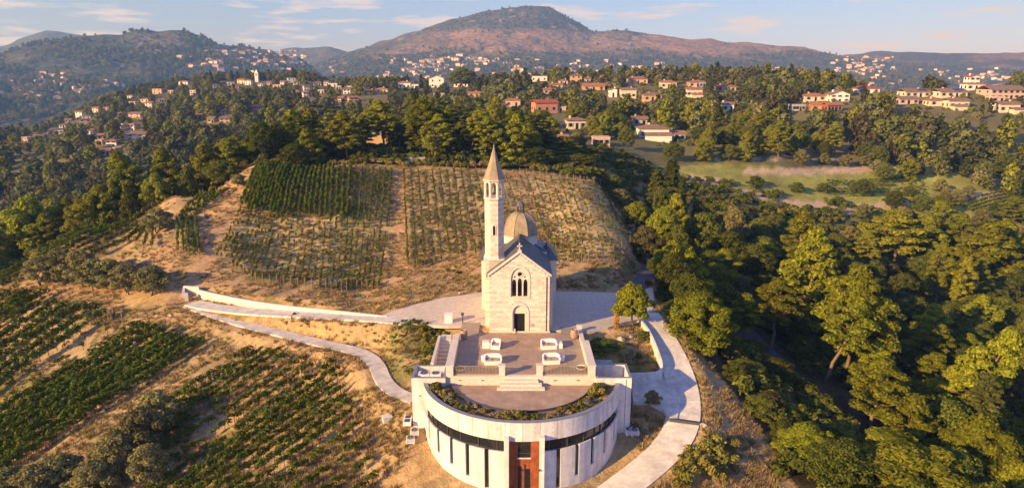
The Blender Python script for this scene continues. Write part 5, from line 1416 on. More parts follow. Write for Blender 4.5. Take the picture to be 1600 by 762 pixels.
p = hit(1012, 446); V, q = leaf_cloud([(0, 0, .35, .4, .4, .35, 120), (.3, .1, .3, .3, .3, .3, 80)], .14, mbc); r_ = empty('red_stand_in', tuple(p)); link('crown', np_mesh('red_crown', V, q, leaf_mat('red_stand_in_leaves', (.35, .07, .03), hue2=(.08, .08, .02))), r_); MB().tube([(0, 0, -.2), (0, 0, .3)], [.03, .02], 5).build('stem', M['trunk_dark'], r_); tag(r_, 'small red bush standing in for an unclear object where the asphalt road begins', 'shrub')  # made-up red foliage, stands in for an unidentified dark object with red-orange top

# --- shrubs on the roof planter, and round the bank
SH = []
for s in range(4):
    g = np.random.default_rng(80 + s)
    cl = [(g.normal() * .28, g.normal() * .28, .25 + .35 * g.random(), .26, .26, .24, 70) for _ in range(7)]
    V, q = leaf_cloud(cl, .11, g, 1.6); SH.append((V, q))
SHM = {nm: [np_mesh('shrub_crown', V, q, lm) for V, q in SH] for nm, lm in (('green', L_SHRUB), ('grey', L_GREY), ('dry', L_DRY), ('dark', L_OAK))}
mbs = MB()
for k in range(5): mbs.tube([(0, 0, -.15), (.25 * math.cos(k * 1.26), .25 * math.sin(k * 1.26), .4)], [.02, .008], 4)
STEM = mbs.mesh('shrub_stem', M['trunk_dark'])
def shrub(tone_, x, y, z, s, label, group, name='shrub'):
    r_ = empty(name, (x, y, z), rnd.random() * 6.28); r_.scale = (s, s, s * rnd.uniform(.8, 1.1))
    link('foliage', rnd.choice(SHM[tone_]), r_); link('stem', STEM, r_); tag(r_, label, 'shrub', group); return r_
GP = 'shrubs in the curved roof planter'
named = {1: ('green', 1.7, 'big bright shrub at the left end of the roof planter'), 4: ('grey', 1.0, 'round pale grey shrub in the left half of the planter'), 13: ('green', 1.2, 'bright shrub at the front middle of the planter'), 17: ('grey', .9, 'pale grey tuft right of the planter middle'), 22: ('grey', 1.15, 'round pale grey shrub in the right half of the planter'), 25: ('green', 1.7, 'big bright shrub at the right end of the roof planter'), 26: ('green', 1.5, 'second big shrub at the right end of the roof planter')}
todo_ = []
for k, a in enumerate(np.linspace(-1.30, 1.30, 28)):
    tn, s_, lb = named.get(k, (rnd.choice(['green', 'dry', 'green', 'dark']), rnd.uniform(.6, 1.0), None)); todo_.append((a, rnd.uniform(7.0, 8.1), tn, s_ * .72, lb))
for k in range(40): todo_.append((rnd.uniform(-1.32, 1.32), rnd.uniform(6.8, 8.2), rnd.choice(['dry', 'dry', 'green', 'dark']), rnd.uniform(.3, .55), None))
seen_ = {}
for a, rr0, tn, s_, lb in sorted(todo_, key=lambda q_: q_[0]):
    if lb is None:
        seen_[tn] = seen_.get(tn, -1) + 1
        lb = '%s %s from the left in the curved roof planter' % (NUMS[seen_[tn]], {'green': 'small yellow-green shrub', 'dry': 'dry straw-coloured tuft', 'dark': 'small dark green shrub'}[tn])
    shrub(tn, CX + rr0 * math.sin(a), CY0 - rr0 * math.cos(a), -.87, s_, lb, GP)
GB = 'yellow-green bushes on the bank below the driveway'
BL = ['topmost left', 'tallest', 'rightmost low', 'lower left', 'middle', 'leftmost low', 'lowest right', 'lowest at the frame edge', 'topmost right', 'small left']
for bi, (px, py, s_) in enumerate(((1095,712,1.6),(1115,705,1.8),(1130,722,1.7),(1085,735,1.7),(1108,740,1.9),(1070,752,1.6),(1125,748,1.5),(1060,765,1.4),(1140,705,1.3),(1075,722,1.2))):
    p = hit(px, py); shrub('green', p.x, p.y, p.z, s_, 'yellow-green bush, %s of the patch below the driveway' % BL[bi], GB)
ORD_ = ['first', 'second', 'third', 'fourth']
GS = 'clipped yellow-green shrubs beside the stair'
for i, x in enumerate((661, 671, 681, 692)):
    for j, y in enumerate((514, 524, 535, 547)):
        p = hit(x + rnd.uniform(-1.5, 1.5) - j * .3, y + rnd.uniform(-2, 2)); shrub('green', p.x, p.y, p.z, rnd.uniform(.8, 1.15), '%s yellow-green shrub from the top in the %s planted row beside the stair' % (ORD_[j], ORD_[i]), GS)
WL = ['nearest the stair foot', 'right beside the stair wall', 'just behind the left wing', 'at the left wing corner', 'beside the lower path end', 'above the white wall', 'left on the bank above the forecourt', 'right on the bank above the forecourt', 'under the upper path', 'between the two paths', 'lowest between the two paths']
for wi, (px, py, s_, tn) in enumerate(((672,560,1.3,'dark'),(688,558,.9,'green'),(668,575,1.1,'dark'),(690,572,.9,'green'),(640,585,1.0,'dark'),(450,472,.6,'green'),(700,425,.6,'dark'),(715,428,.7,'dark'),(460,492,.5,'green'),(570,512,.4,'green'),(585,522,.35,'green'))):
    p = hit(px, py); shrub(tn, p.x, p.y, p.z, s_, {'dark': 'small dark bush ', 'green': 'little green weed clump '}[tn] + WL[wi], 'wild clumps on the dry slopes')

# ------------------------------------------------------------------ vineyards: each row a thing, each vine a part
def vine_mesh(seed, lm, n, hgt, L, wid, holes=0):
    g = np.random.default_rng(seed); cl = []
    k = max(3, int(L / .28))
    for i in range(k):
        if g.random() < holes: continue
        cl.append((-L/2 + L * (i + .5) / k, g.normal() * .05, hgt * g.uniform(.5, .72), L / k * .8, wid * g.uniform(.7, 1.1), hgt * g.uniform(.26, .40), max(6, n // k)))
    V, q = leaf_cloud(cl, .17, g, 1.2, .35, .1)
    # stock and canes
    mb = MB(); mb.tube([(0, 0, -.25), (.02, .01, .3), (.0, 0, hgt * .55)], [.04, .03, .02], 5); mb.tube([(-L * .4, 0, hgt * .5), (L * .4, 0, hgt * .55)], [.012, .012], 4)
    off = len(V); nv = np.array(mb.v); quads4 = [f for f in mb.f if len(f) == 4]
    V = np.concatenate([V, nv]); q = np.concatenate([q, np.array(quads4) + off])
    me = np_mesh('vine', V, q, lm); me.materials.append(M['trunk_dark'])
    mi = np.zeros(len(me.polygons), np.int32); mi[-len(quads4):] = 1; me.polygons.foreach_set('material_index', mi)
    return me
VINES = {'lush': [vine_mesh(100 + k, L_VINE, 170, 1.35, 1.35, .30) for k in range(4)],
         'mid': [vine_mesh(110 + k, L_VINE, 110, 1.15, 1.15, .20, .12) for k in range(4)],
         'thin': [vine_mesh(120 + k, L_VINE, 60, .95, .85, .15, .2) for k in range(4)] + [vine_mesh(128, L_VINE_Y, 50, .8, .8, .14, .2)],
         'young': [vine_mesh(130 + k, L_VINE, 30, .62, .6, .12, .2) for k in range(2)] + [vine_mesh(133, L_VINE_Y, 30, .6, .6, .12, .2)]}
POST = MB().box(-.03, .03, -.03, .03, -.3, 1.45).mesh('post', M['wood'])
NV = 0
def vine_row(a, b, spec, label, group, posts=True, jitter=.045, ends=2):
    """a, b: ground points; spec(t) -> (kind, chance, scale) along the row"""
    global NV
    d = Vector((b[0] - a[0], b[1] - a[1], 0)); Ln = d.length; d.normalize(); ang = math.atan2(d.y, d.x)
    s = 0.0; todo = []
    while s < Ln:
        kd, ch_, sc = spec(s / Ln)
        step = {'lush': .95, 'mid': .9, 'thin': .95, 'young': 1.0}[kd]
        if rnd.random() < ch_: todo.append((s, kd, sc))
        s += step * rnd.uniform(.9, 1.12)
    if not todo: return
    xs = np.array([a[0] + d.x * t[0] for t in todo]); ys = np.array([a[1] + d.y * t[0] for t in todo]); zs = ground(xs, ys)
    r_ = empty('vine_row', (a[0], a[1], gz(a[0], a[1])))
    base = Vector(r_.location)
    for i, (s_, kd, sc) in enumerate(todo):
        o = bpy.data.objects.new('vine', rnd.choice(VINES[kd])); col.objects.link(o); o.parent = r_
        o.location = Vector((xs[i] + rnd.gauss(0, jitter), ys[i] + rnd.gauss(0, jitter), zs[i] - .03)) - base
        o.rotation_euler = (0, 0, ang + (math.pi if rnd.random() < .5 else 0) + rnd.gauss(0, .12)); k = sc * rnd.uniform(.85, 1.2); o.scale = (sc * 1.08, k * .72, k); NV += 1
    if posts:
        for t in ([0, 1] if ends == 2 else [0]):
            x, y = a[0] + d.x * Ln * t, a[1] + d.y * Ln * t
            o = bpy.data.objects.new('post', POST); col.objects.link(o); o.parent = r_; o.location = Vector((x, y, gz(x, y))) - base
    tag(r_, label, 'vine row', group)
def lerp2(p, q, t): return (p[0] + (q[0] - p[0]) * t, p[1] + (q[1] - p[1]) * t)
def block(tops, bots, n, spec, fmt, group, rmax=139., **k):
    """rows between two photo polylines on the ground"""
    def along(poly, t):
        seg = t * (len(poly) - 1); i = min(int(seg), len(poly) - 2); return lerp2(poly[i], poly[i+1], seg - i)
    pa = [along(tops, i / (n - 1)) for i in range(n)]; pb = [along(bots, i / (n - 1)) for i in range(n)]
    A = hits_near(pa); B = hits_near(pb)
    for _ in range(20):                       # rows lie on the near side of the crest
        ba = (A[3] > rmax) | np.isnan(A[3]); bb = (B[3] > rmax) | np.isnan(B[3])
        if not (ba.any() or bb.any()): break
        pa = [(x, y + 1.5 * ba[i]) for i, (x, y) in enumerate(pa)]; pb = [(x, y + 1.5 * bb[i]) for i, (x, y) in enumerate(pb)]
        A = hits_near(pa); B = hits_near(pb)
    for i in range(n):
        if np.isnan(A[3][i]) or np.isnan(B[3][i]): continue
        vine_row((A[0][i], A[1][i]), (B[0][i], B[1][i]), (lambda t, i=i: spec(t, i / (n - 1))), fmt % ORD[i], group, **k)
def sp_hill(t, u):
    if t < .44 + .05 * (1 - u) + rnd.uniform(-.03, .03): return ('lush' if u < .8 else 'mid', .98, 1.0)
    return ('thin', .60 + .15 * (t > .72), .98)
block([(404,262),(455,259),(520,264),(612,270)], [(338,405),(400,440),(510,455),(590,455)], 31, sp_hill, '%s vine row from the left on the hill, left of the bare track', 'vine rows on the hill left of the track')
block([(631,270),(720,268),(812,278)], [(638,420),(745,402),(868,392)], 17, lambda t, u: ('mid' if u < .75 else 'thin', .85 - .15 * u, .85), '%s vine row right of the bare track on the hill', 'vine rows on the hill right of the track')
block([(824,282),(880,284),(938,291)], [(875,412),(925,410),(984,385)], 10, lambda t, u: ('thin' if (t * 11 + u * 7) % 1 < .35 else 'young', .86, 1.05), '%s row of young vines right of the dome', 'young vine rows right of the dome')
block([(282,342),(298,336),(316,330)], [(318,308),(338,305),(358,300)], 5, lambda t, u: ('mid', .95, 1.05), '%s short vine row above the small terrace, left of the crest track', 'short rows on the left terrace')
block([(277,347),(292,345),(306,343)], [(279,398),(295,400),(312,403)], 5, lambda t, u: ('mid', .95, 1.1), '%s short vine row on the small terrace left of the bare track', 'short rows on the left terrace')
block([(225,350),(240,356)], [(200,380),(238,390)], 4, lambda t, u: ('mid', .9, 1), '%s tiny vine row below the single big olive', 'short rows on the left terrace')
block([(0,430),(0,440),(0,452)], [(245,318),(235,330),(205,352)], 4, lambda t, u: ('lush', .97, .95), '%s long vine row of the strip along the valley edge', 'vine strip along the valley edge')
block([(-20,458),(-20,470)], [(40,438),(30,452)], 2, lambda t, u: ('mid', .8, .8), '%s vine row under the strip at the left edge', 'vine strip along the valley edge')
block([(112,392),(124,399),(138,405)], [(216,334),(226,340),(236,350)], 4, lambda t, u: ('lush', .93, .9), '%s vine row of the short band above the olive row', 'vine band above the olive row')
# lower left and bottom blocks: parallel rows running up to the right
def pblock(ends, d_from, d_to, lens, n, spec, fmt, group, **k):
    e = hits_near([d_from, d_to]); dv = Vector((e[0][1] - e[0][0], e[1][1] - e[1][0], 0)).normalized()
    def along(t):
        seg = t * (len(ends) - 1); i = min(int(seg), len(ends) - 2); return lerp2(ends[i], ends[i+1], seg - i)
    A = hits_near([along(i / (n - 1)) for i in range(n)])
    for i in range(n):
        ln = np.interp(i / (n - 1), np.linspace(0, 1, len(lens)), lens)
        a = (A[0][i], A[1][i]); b = (a[0] + dv.x * ln, a[1] + dv.y * ln)
        vine_row(a, b, (lambda t, i=i: spec(t, i / (n - 1))), fmt % ORD[i], group, ends=1, **k)
pblock([(10,468),(70,470),(160,500)], (135,484), (0,573), [16, 26, 36], 12, lambda t, u: ('lush', .97 if t > .06 else .7, 1.22), '%s lush vine row from the top in the far left block', 'lush rows in the far left block')
pblock([(178,498),(205,512)], (213,522), (0,668), [30, 34], 3, lambda t, u: ('thin', .45, 1.05), '%s sparse vine row between the two lush left blocks', 'sparse rows between the lush blocks')
pblock([(214,522),(310,546)], (309,548), (45,716), [36, 26], 9, lambda t, u: ('lush', .98, 1.15), '%s lush vine row from the top in the near left block', 'lush rows in the near left block')
pblock([(386,556),(440,560),(521,578),(532,612),(545,660),(582,755)], (519,580), (286,744), [8, 15, 19, 18, 15, 12], 19, lambda t, u: ('lush' if (t * 9 + u * 13) % 1 < .6 else 'mid', .93, .92), '%s vine row from the top in the bottom block left of the winery', 'rows in the bottom block')
pblock([(645,507),(668,512),(672,540),(660,568)], (650,510), (618,530), [2.6, 4.2, 4.6, 3.4], 8, lambda t, u: ('mid' if u < .5 else 'thin', .92, .62), '%s short vine row in the patch beside the stair', 'patch of vines beside the stair', posts=False)

# far terraces on the right: vine rows and hedge trees
block([(1455,254),(1470,268)], [(1600,262),(1600,288)], 7, lambda t, u: ('mid', .9, 1.1), '%s vine row of the sunny upper terrace at the right edge', 'vine rows on the far upper terrace', rmax=300., posts=False)
block([(1290,286),(1300,306)], [(1440,276),(1450,304)], 6, lambda t, u: ('mid', .8, 1.0), '%s vine row of the middle terrace below the pale bank', 'vine rows on the far middle terrace', rmax=300., posts=False)
block([(1500,322),(1530,342)], [(1610,296),(1610,322)], 6, lambda t, u: ('mid', .9, 1.1), '%s vine row of the lower terrace at the right edge', 'vine rows on the far lower terrace', rmax=300., posts=False)
GT = 'trees dotted over the far terraces'
for (px, py, h, w, kd, lb) in ((1346,306,5,6,'oak','round dark tree in the middle of the far terraces'), (1478,312,3.6,4.6,'olive','grey olive below the middle terrace'), (1494,316,4,5,'olive','second grey olive below the middle terrace'), (1468,300,4,5,'olive','grey olive at the end of the middle terrace rows'), (1512,308,3.5,4,'olive','small grey olive right of the pair'), (1568,276,8,9,'oak','big round dark tree at the right end of the terraces'), (1595,272,7,7,'oak','dark tree cut by the right edge above the terraces'), (1285,300,2.6,5,'bush','low hedge bush left of the middle terrace rows'), (1310,320,2.4,5,'bush','low hedge bush under the round dark tree'), (1400,316,2.4,5,'bush','low hedge bush along the long pale track'), (1420,306,2.6,5,'bush','hedge bush below the middle terrace rows'), (1560,330,3,5,'bush','hedge bush beside the lower terrace rows'), (1245,300,2.8,5,'bush','hedge bush at the left of the terraces'), (1180,290,2.8,5,'bush','hedge bush beside the bend of the pale track')):
    tree_base(kd, px, py, h, w, lb, GT)

for k in range(22):
    px = 430 + k * 17 + rnd.uniform(-6, 6); p = hit(px, 258 + rnd.uniform(-2, 3) + (3 if px > 700 else 0))
    if p.y < 160: shrub(rnd.choice(['green', 'dry', 'green']), p.x, p.y, p.z, rnd.uniform(1.0, 1.9), '%s yellowish bush from the left along the margin above the vineyard' % ORD[k], 'bushes along the top margin of the vineyard')

tree_px('oak', 722, 105, 470, 48, 'big dark spreading tree on the skyline behind the white gabled house')
tree_px('cedar', 1112, 118, 385, 30, 'tall dark fir among the ridge houses')
tree_px('round_tree', 1255, 133, 390, 28, 'umbrella-shaped green tree on the ridge left of the white gable')
tree_px('oak', 1465, 124, 350, 34, 'dark spreading tree on the skyline left of the tower house')
# ------------------------------------------------------------------ houses
WALLS = {'cream': (.70, .58, .43), 'white': (.80, .75, .66), 'ochre': (.55, .37, .20), 'salmon': (.50, .23, .14), 'red': (.34, .085, .045), 'pink': (.60, .42, .33), 'grey': (.42, .40, .38), 'blue': (.30, .40, .52)}
ROOFS = {'terra': (.36, .18, .105), 'brown': (.28, .175, .12), 'orange': (.43, .19, .095), 'red': (.42, .10, .06)}
for k, c in WALLS.items(): mat('house_wall_' + k, c, .9, .06, .8, .05, 6, stain=.1)
for k, c in ROOFS.items(): brick_bump(mat('house_roof_' + k, c, .85, .18, .9, .2, 4), 1.0, .45, .3, .04, .4, .8)
def WM(k): return _mats['house_wall_' + k]
def RM(k): return _mats['house_roof_' + k]
M['shutter'] = mat('shutters', (.22, .25, .27), .8, .1, 3, 0)
M['solar'] = mat('solar_panel', (.02, .03, .07), .2, .05, 3, 0)
HOUSE_RECT = []     # photo rectangles kept clear of nearer trees
def roof_mesh(w, d, h, kind, ov=.5, t=.22):
    mb = MB(); x, y = w / 2 + ov, d / 2 + ov
    if kind == 'hip':
        r = max(.2, x - y) if x > y else .2
        top = [(-r, 0, h), (r, 0, h)] if x >= y else [(0, -(y - x), h), (0, y - x, h)]
        v = [(-x, -y, 0), (x, -y, 0), (x, y, 0), (-x, y, 0), (-x, -y, -t), (x, -y, -t), (x, y, -t), (-x, y, -t)] + top
        if x >= y: f = [(0, 1, 9, 8), (1, 2, 9), (2, 3, 8, 9), (3, 0, 8)]
        else: f = [(0, 1, 8), (1, 2, 9, 8), (2, 3, 9), (3, 0, 8, 9)]
        mb.add(v, f + [(4, 5, 1, 0), (5, 6, 2, 1), (6, 7, 3, 2), (7, 4, 0, 3), (7, 6, 5, 4)])
    elif kind == 'gable':       # ridge along x
        mb.add([(-x, -y, 0), (x, -y, 0), (x, y, 0), (-x, y, 0), (-x, 0, h), (x, 0, h), (-x, -y, -t), (x, -y, -t), (x, y, -t), (-x, y, -t), (-x, 0, h - t), (x, 0, h - t)],
               [(0, 1, 5, 4), (2, 3, 4, 5), (6, 7, 1, 0), (8, 9, 3, 2), (0, 4, 10, 6), (4, 3, 9, 10), (1, 7, 11, 5), (5, 11, 8, 2), (6, 10, 11, 7), (9, 8, 11, 10)])
    elif kind == 'front':       # ridge towards the viewer
        mb.add([(-x, -y, 0), (x, -y, 0), (x, y, 0), (-x, y, 0), (0, -y, h), (0, y, h), (-x, -y, -t), (x, -y, -t), (x, y, -t), (-x, y, -t), (0, -y, h - t), (0, y, h - t)],
               [(0, 4, 5, 3), (4, 1, 2, 5), (0, 6, 10, 4), (4, 10, 7, 1), (2, 8, 11, 5), (5, 11, 9, 3), (0, 3, 9, 6), (1, 7, 8, 2), (6, 9, 11, 10), (10, 11, 8, 7)])
    else:
        mb.box(-x + .4, x - .4, -y + .4, y - .4, -t, .18)
    return mb
def house(px, py, wpx, hpx, wall, roof, kind, label, rz=0.0, depth=.7, nwin=3, floors=None, group='houses on the ridges', name='house', solar=False, annex=None, Y=None, chim=True):
    p = hit(px, py, r0=120., r1=1500., steps=500) if Y is None else PY(px, py, Y)
    lim_r = 640 if px > 560 else 830; sh = 0
    while Y is None and sh < 26 and not (math.hypot(p.x, p.y) < lim_r): sh += 1; p = hit(px, py + sh, r0=120., r1=1500., steps=500)
    if not (p.x == p.x): return None
    py += sh; hpx += sh * .6
    dep = p.y * CP + (CAMZ - p.z) * SP; m1 = dep / F
    w, h = wpx * m1, max(2.6, hpx * m1); d = max(5.0, w * depth)
    HOUSE_RECT.append((px - wpx * .55, px + wpx * .55, py - hpx * 1.9, py - hpx * .4, math.hypot(p.x, p.y)))
    r_ = empty(name, (p.x, p.y + d * .5, p.z - .2), rz)
    zb = -1.8
    MB().box(-w/2, w/2, -d/2, d/2, zb, h).build('wall', WM(wall), r_)
    if kind == 'front':
        hr = w * .2; MB().extrude_y([(-w/2, h), (w/2, h), (0, h + hr)], -d/2 + .001, d/2 - .001).build('gable_wall', WM(wall), r_)
    hr = {'hip': min(w, d) * .16, 'gable': d * .17, 'front': w * .2, 'flat': .1}[kind]
    ro = roof_mesh(w, d, hr, kind).build('roof', RM(roof) if kind != 'flat' else WM(wall), r_, (0, 0, h + .04))
    if chim and kind != 'flat':
        mb = MB(); mb.box(-.3, .3, -.25, .25, -.4, hr * .6 + .7); mb.box(-.36, .36, -.31, .31, hr * .6 + .7, hr * .6 + .82); mb.build('chimney', WM(wall), ro, (w * rnd.uniform(.12, .3) * rnd.choice((-1, 1)), 0, .1))
    if solar: MB().add([(w*.05, -d*.4, .18 + hr*.18), (w*.42, -d*.4, .18 + hr*.18), (w*.42, -d*.12, .2 + hr*.76), (w*.05, -d*.12, .2 + hr*.76)], [(0, 1, 2, 3)]).build('solar_panel', M['solar'], ro)
    fl = floors or max(1, int(h / 2.9))
    for f in range(fl):
        z0 = h / fl * f + h / fl * .32; wh = min(1.25, h / fl * .45)
        for k in range(nwin):
            x = -w/2 + w * (k + .5) / nwin + rnd.uniform(-.2, .2)
            tall = f == 0 and k == nwin // 2
            o = MB().box(x - .5, x + .5, -d/2 - .03, -d/2 + .05, (.1 if tall else z0), z0 + wh).build('door' if tall else 'window', M['glass'], r_)
            if not tall and dep < 420:
                for s_ in (-1, 1): MB().box(x + s_ * .75 - .22, x + s_ * .75 + .22, -d/2 - .06, -d/2 - .004, z0, z0 + wh).build('shutter', M['shutter'], o)
        for k in range(2):
            y = -d/2 + d * (k + .5) / 2; MB().box(-w/2 - .03, -w/2 + .05, y - .5, y + .5, z0, z0 + wh).build('window', M['glass'], r_)
    if annex:
        ax, aw, ah = annex; ax *= m1; aw *= m1; ah *= m1
        a_ = MB().box(ax - aw/2, ax + aw/2, -d/2 - 3.5, -d/2 - .01, zb, ah).build('annex', WM(wall), r_)
        roof_mesh(aw, 3.4, .8, 'gable', .3).build('annex_roof', RM(roof), a_, (ax, -d/2 - 1.75, ah + .04))
    tag(r_, label, 'house' if name == 'house' else name.replace('_', ' '), group); return r_
HS = 'houses on the ridges'
house(1022,217,46,17,'white','brown','hip','large white villa with terrace in the trees right of the spire', nwin=4, annex=(4, 40, 8))
house(1057,220,26,12,'white','terra','gable','low white wing beside the large white villa', nwin=3)
house(900,202,31,15,'cream','brown','hip','cream hip-roofed house among trees below the red house', .12, nwin=3)
house(851,177,36,17,'salmon','red','gable','salmon red house with red roof right of the spire', .25, nwin=3)
house(876,176,16,5,'pink','terra','flat','flat pink garage beside the salmon red house', nwin=1)
house(801,167,24,11,'pink','terra','hip','pink house with red creeper just above the spire', nwin=2)
house(1137,174,19,12,'white','brown','gable','small white house alone on the green slope', nwin=2)
house(1085,152,24,13,'cream','terra','gable','cream house with broad balcony left of the dark fir', nwin=3, annex=(4, 20, 5))
house(1045,138,24,10,'cream','orange','hip','cream house with orange hip roof on the ridge', nwin=3)
house(997,131,30,8,'pink','terra','hip','long pink house on the ridge, second from the orange roof', nwin=3)
house(1090,136,26,8,'pink','terra','hip','pink house joined to a blue one on the ridge', nwin=3)
house(1098,136,9,7,'blue','terra','flat','narrow blue-fronted house on the ridge', nwin=2)
house(1135,143,30,8,'pink','orange','hip','low pink house right of the dark fir', nwin=3)
house(958,152,12,12,'white','brown','front','small white gabled house left of the long cream one', nwin=1)
house(982,155,24,15,'cream','brown','gable','long cream house beside the white gabled one', nwin=3)
house(1020,158,28,10,'ochre','brown','hip','low brown-roofed house in the trees above the white villa', nwin=3)
house(900,129,18,11,'ochre','brown','hip','square ochre house at the top of the ridge', nwin=2, floors=2)
house(918,129,10,6,'pink','terra','gable','small pink house beside the square ochre one', nwin=1)
house(858,147,18,6,'pink','terra','gable','pink house lowest of the stepped group above the red house', nwin=2)
house(869,139,20,6,'cream','terra','gable','cream house highest of the stepped group above the red house', nwin=2)
house(880,132,14,5,'cream','terra','hip','small cream house below the square ochre one', nwin=2)
house(928,141,34,5,'ochre','orange','gable','long low ochre house under the ridge', nwin=3)
house(842,126,26,7,'white','terra','flat','white house with arched front above the olive grove', nwin=3)
house(682,131,23,11,'white','brown','front','big white gabled house in front of the big cedar', nwin=2)
house(632,139,19,10,'white','orange','hip','white house with orange roof on the left of the ridge', nwin=3)
house(648,139,11,7,'white','terra','flat','flat white annexe right of the orange-roofed house', nwin=2)
house(596,146,19,7,'cream','orange','hip','cream house with bright orange pyramid roof', nwin=2)
house(576,148,17,6,'pink','orange','hip','pink house left of the orange pyramid roof', nwin=2)
house(686,153,17,7,'ochre','terra','flat','yellow ochre house with small windows above the tall pines', nwin=4)
house(741,152,18,7,'ochre','orange','gable','ochre house with orange roof above the dark trees', nwin=2)
house(720,134,22,5,'white','terra','gable','long white house right of the big white gabled one', nwin=3)
house(595,216,46,17,'ochre','brown','hip','ochre villa half hidden behind the tall pines', nwin=4, Y=170)
house(1282,174,26,11,'salmon','orange','gable','salmon house left half of the red pair', -.2, nwin=2)
house(1303,175,24,12,'red','orange','gable','dark red house with white shutters, right half of the pair', .1, nwin=4)
house(1248,173,20,8,'grey','brown','flat','grey white modern house with pillars left of the red pair', nwin=4)
house(1274,158,34,8,'cream','orange','hip','orange-roofed house behind the red pair', nwin=3)
house(1312,159,30,12,'white','brown','front','tall white gabled house behind the red pair', nwin=3, floors=2)
house(1357,146,34,6,'white','red','hip','white house with broad red roof behind the hedge', nwin=3)
house(1434,152,38,9,'cream','brown','gable','terraced pair with a solar roof, left one', nwin=4, solar=True)
house(1490,152,42,9,'cream','brown','gable','terraced pair with a solar roof, right one', nwin=4, solar=True)
house(1420,163,30,8,'pink','brown','gable','low brown-roofed house below the left solar roof', nwin=3)
house(1466,166,28,10,'cream','terra','hip','cream house between the two lower brown roofs', nwin=2)
house(1498,170,31,13,'cream','brown','gable','cream house with porch below the right solar roof', nwin=3, annex=(-4, 20, 5))
house(1575,154,54,14,'pink','brown','gable','long pink row house at the right edge', nwin=6, floors=2)
house(1577,176,32,14,'cream','brown','gable','cream house with porch lowest at the right edge', nwin=3, annex=(8, 18, 6))
house(1525,137,28,8,'white','orange','hip','white house with orange roof below the square tower', nwin=3)
house(1521,129,15,14,'white','red','front','square white tower house with red roof on the skyline', nwin=2, floors=3, depth=1.0)
house(1560,160,20,6,'pink','orange','flat','low pink garden house between the right-edge houses', nwin=2)
house(940,228,26,6,'pink','terra','flat','low pink wall-like outbuilding below the cream hip-roofed house', nwin=3)
house(880,229,14,5,'ochre','orange','gable','small orange roof peeping from the trees right of the spire', nwin=1)
house(1000,196,22,10,'grey','brown','gable','shaded grey house left of the large white villa', nwin=2)
left_h = [(40,221,14,6),(59,219,15,6),(81,211,12,6),(90,211,14,6),(131,195,19,8),(124,181,14,6),(134,187,14,5),(150,175,13,6),(166,173,10,5),(207,164,12,4),(233,168,14,7),(206,204,16,9),(209,218,34,8),(173,228,18,7),(157,218,14,5),(154,227,12,5),(162,243,16,4),(179,240,9,6),(105,192,10,4),(188,182,12,5),(211,184,24,6),(204,154,12,4),(246,147,18,7),(287,133,18,5),(302,149,11,7),(267,146,10,4),(226,160,14,5),(348,180,16,6),(350,192,18,6),(309,187,12,5),(336,138,11,5),(359,134,12,5),(377,131,14,6),(388,133,12,7),(366,139,12,4),(454,129,14,6),(462,133,11,5),(443,134,11,6),(432,138,14,5),(477,142,10,7),(476,152,10,7),(501,146,11,5),(462,147,13,4),(400,174,14,7),(541,147,13,7),(550,159,17,6),(533,159,10,6),(494,134,14,4),(519,136,16,5),(510,133,9,5),(528,140,10,5),(545,140,8,5),(420,133,8,4),(407,135,9,4),(485,134,9,4),(330,192,12,4),(250,160,9,4),(96,200,10,4),(70,215,8,4),(140,210,10,4),(220,190,9,5),(190,200,8,4)]
words = ['leftmost', 'white', 'cream', 'pale']
for i, (px, py, w, h) in enumerate(left_h):
    wc = rnd.choice(['white', 'cream', 'cream', 'pink', 'white', 'ochre'])
    side = 'far down the left spur' if px < 120 else 'on the middle of the left spur' if px < 260 else 'near the top of the left spur' if px < 430 else 'in the hilltop hamlet beyond the pines'
    rc = rnd.choice(['terra', 'orange', 'brown']); kd = rnd.choice(['hip', 'gable', 'gable', 'flat'])
    size = 'long' if w >= 18 else 'small' if w <= 10 else 'mid-sized'
    house(px, py, w * .85, h * 1.1, wc, rc, kd, '%s %s house with %s roof %s' % (size, wc, {'hip': rc + ' hipped', 'gable': rc + ' ridged', 'flat': 'flat'}[kd].replace('terra', 'tiled'), side), rnd.uniform(-.3, .5), nwin=2, floors=1 if h < 6 else 2, group='houses on the left spur', chim=False)
p = hit(402, 128); m1 = (p.y * CP) / F
r_ = empty('church_tower', tuple(p)); MB().box(-1.5, 1.5, -1.5, 1.5, -3, 8.0).build('shaft', WM('white'), r_); MB().lathe([(2.0, 0), (.05, 3.0)], 4, (0, 0, 8.0), math.pi / 4).build('spire', WM('white'), r_); MB().box(-.5, .5, -1.55, -1.45, 5.5, 7.2).build('bell_opening', M['glass'], r_); tag(r_, 'slim white church tower in the hilltop hamlet', 'tower')

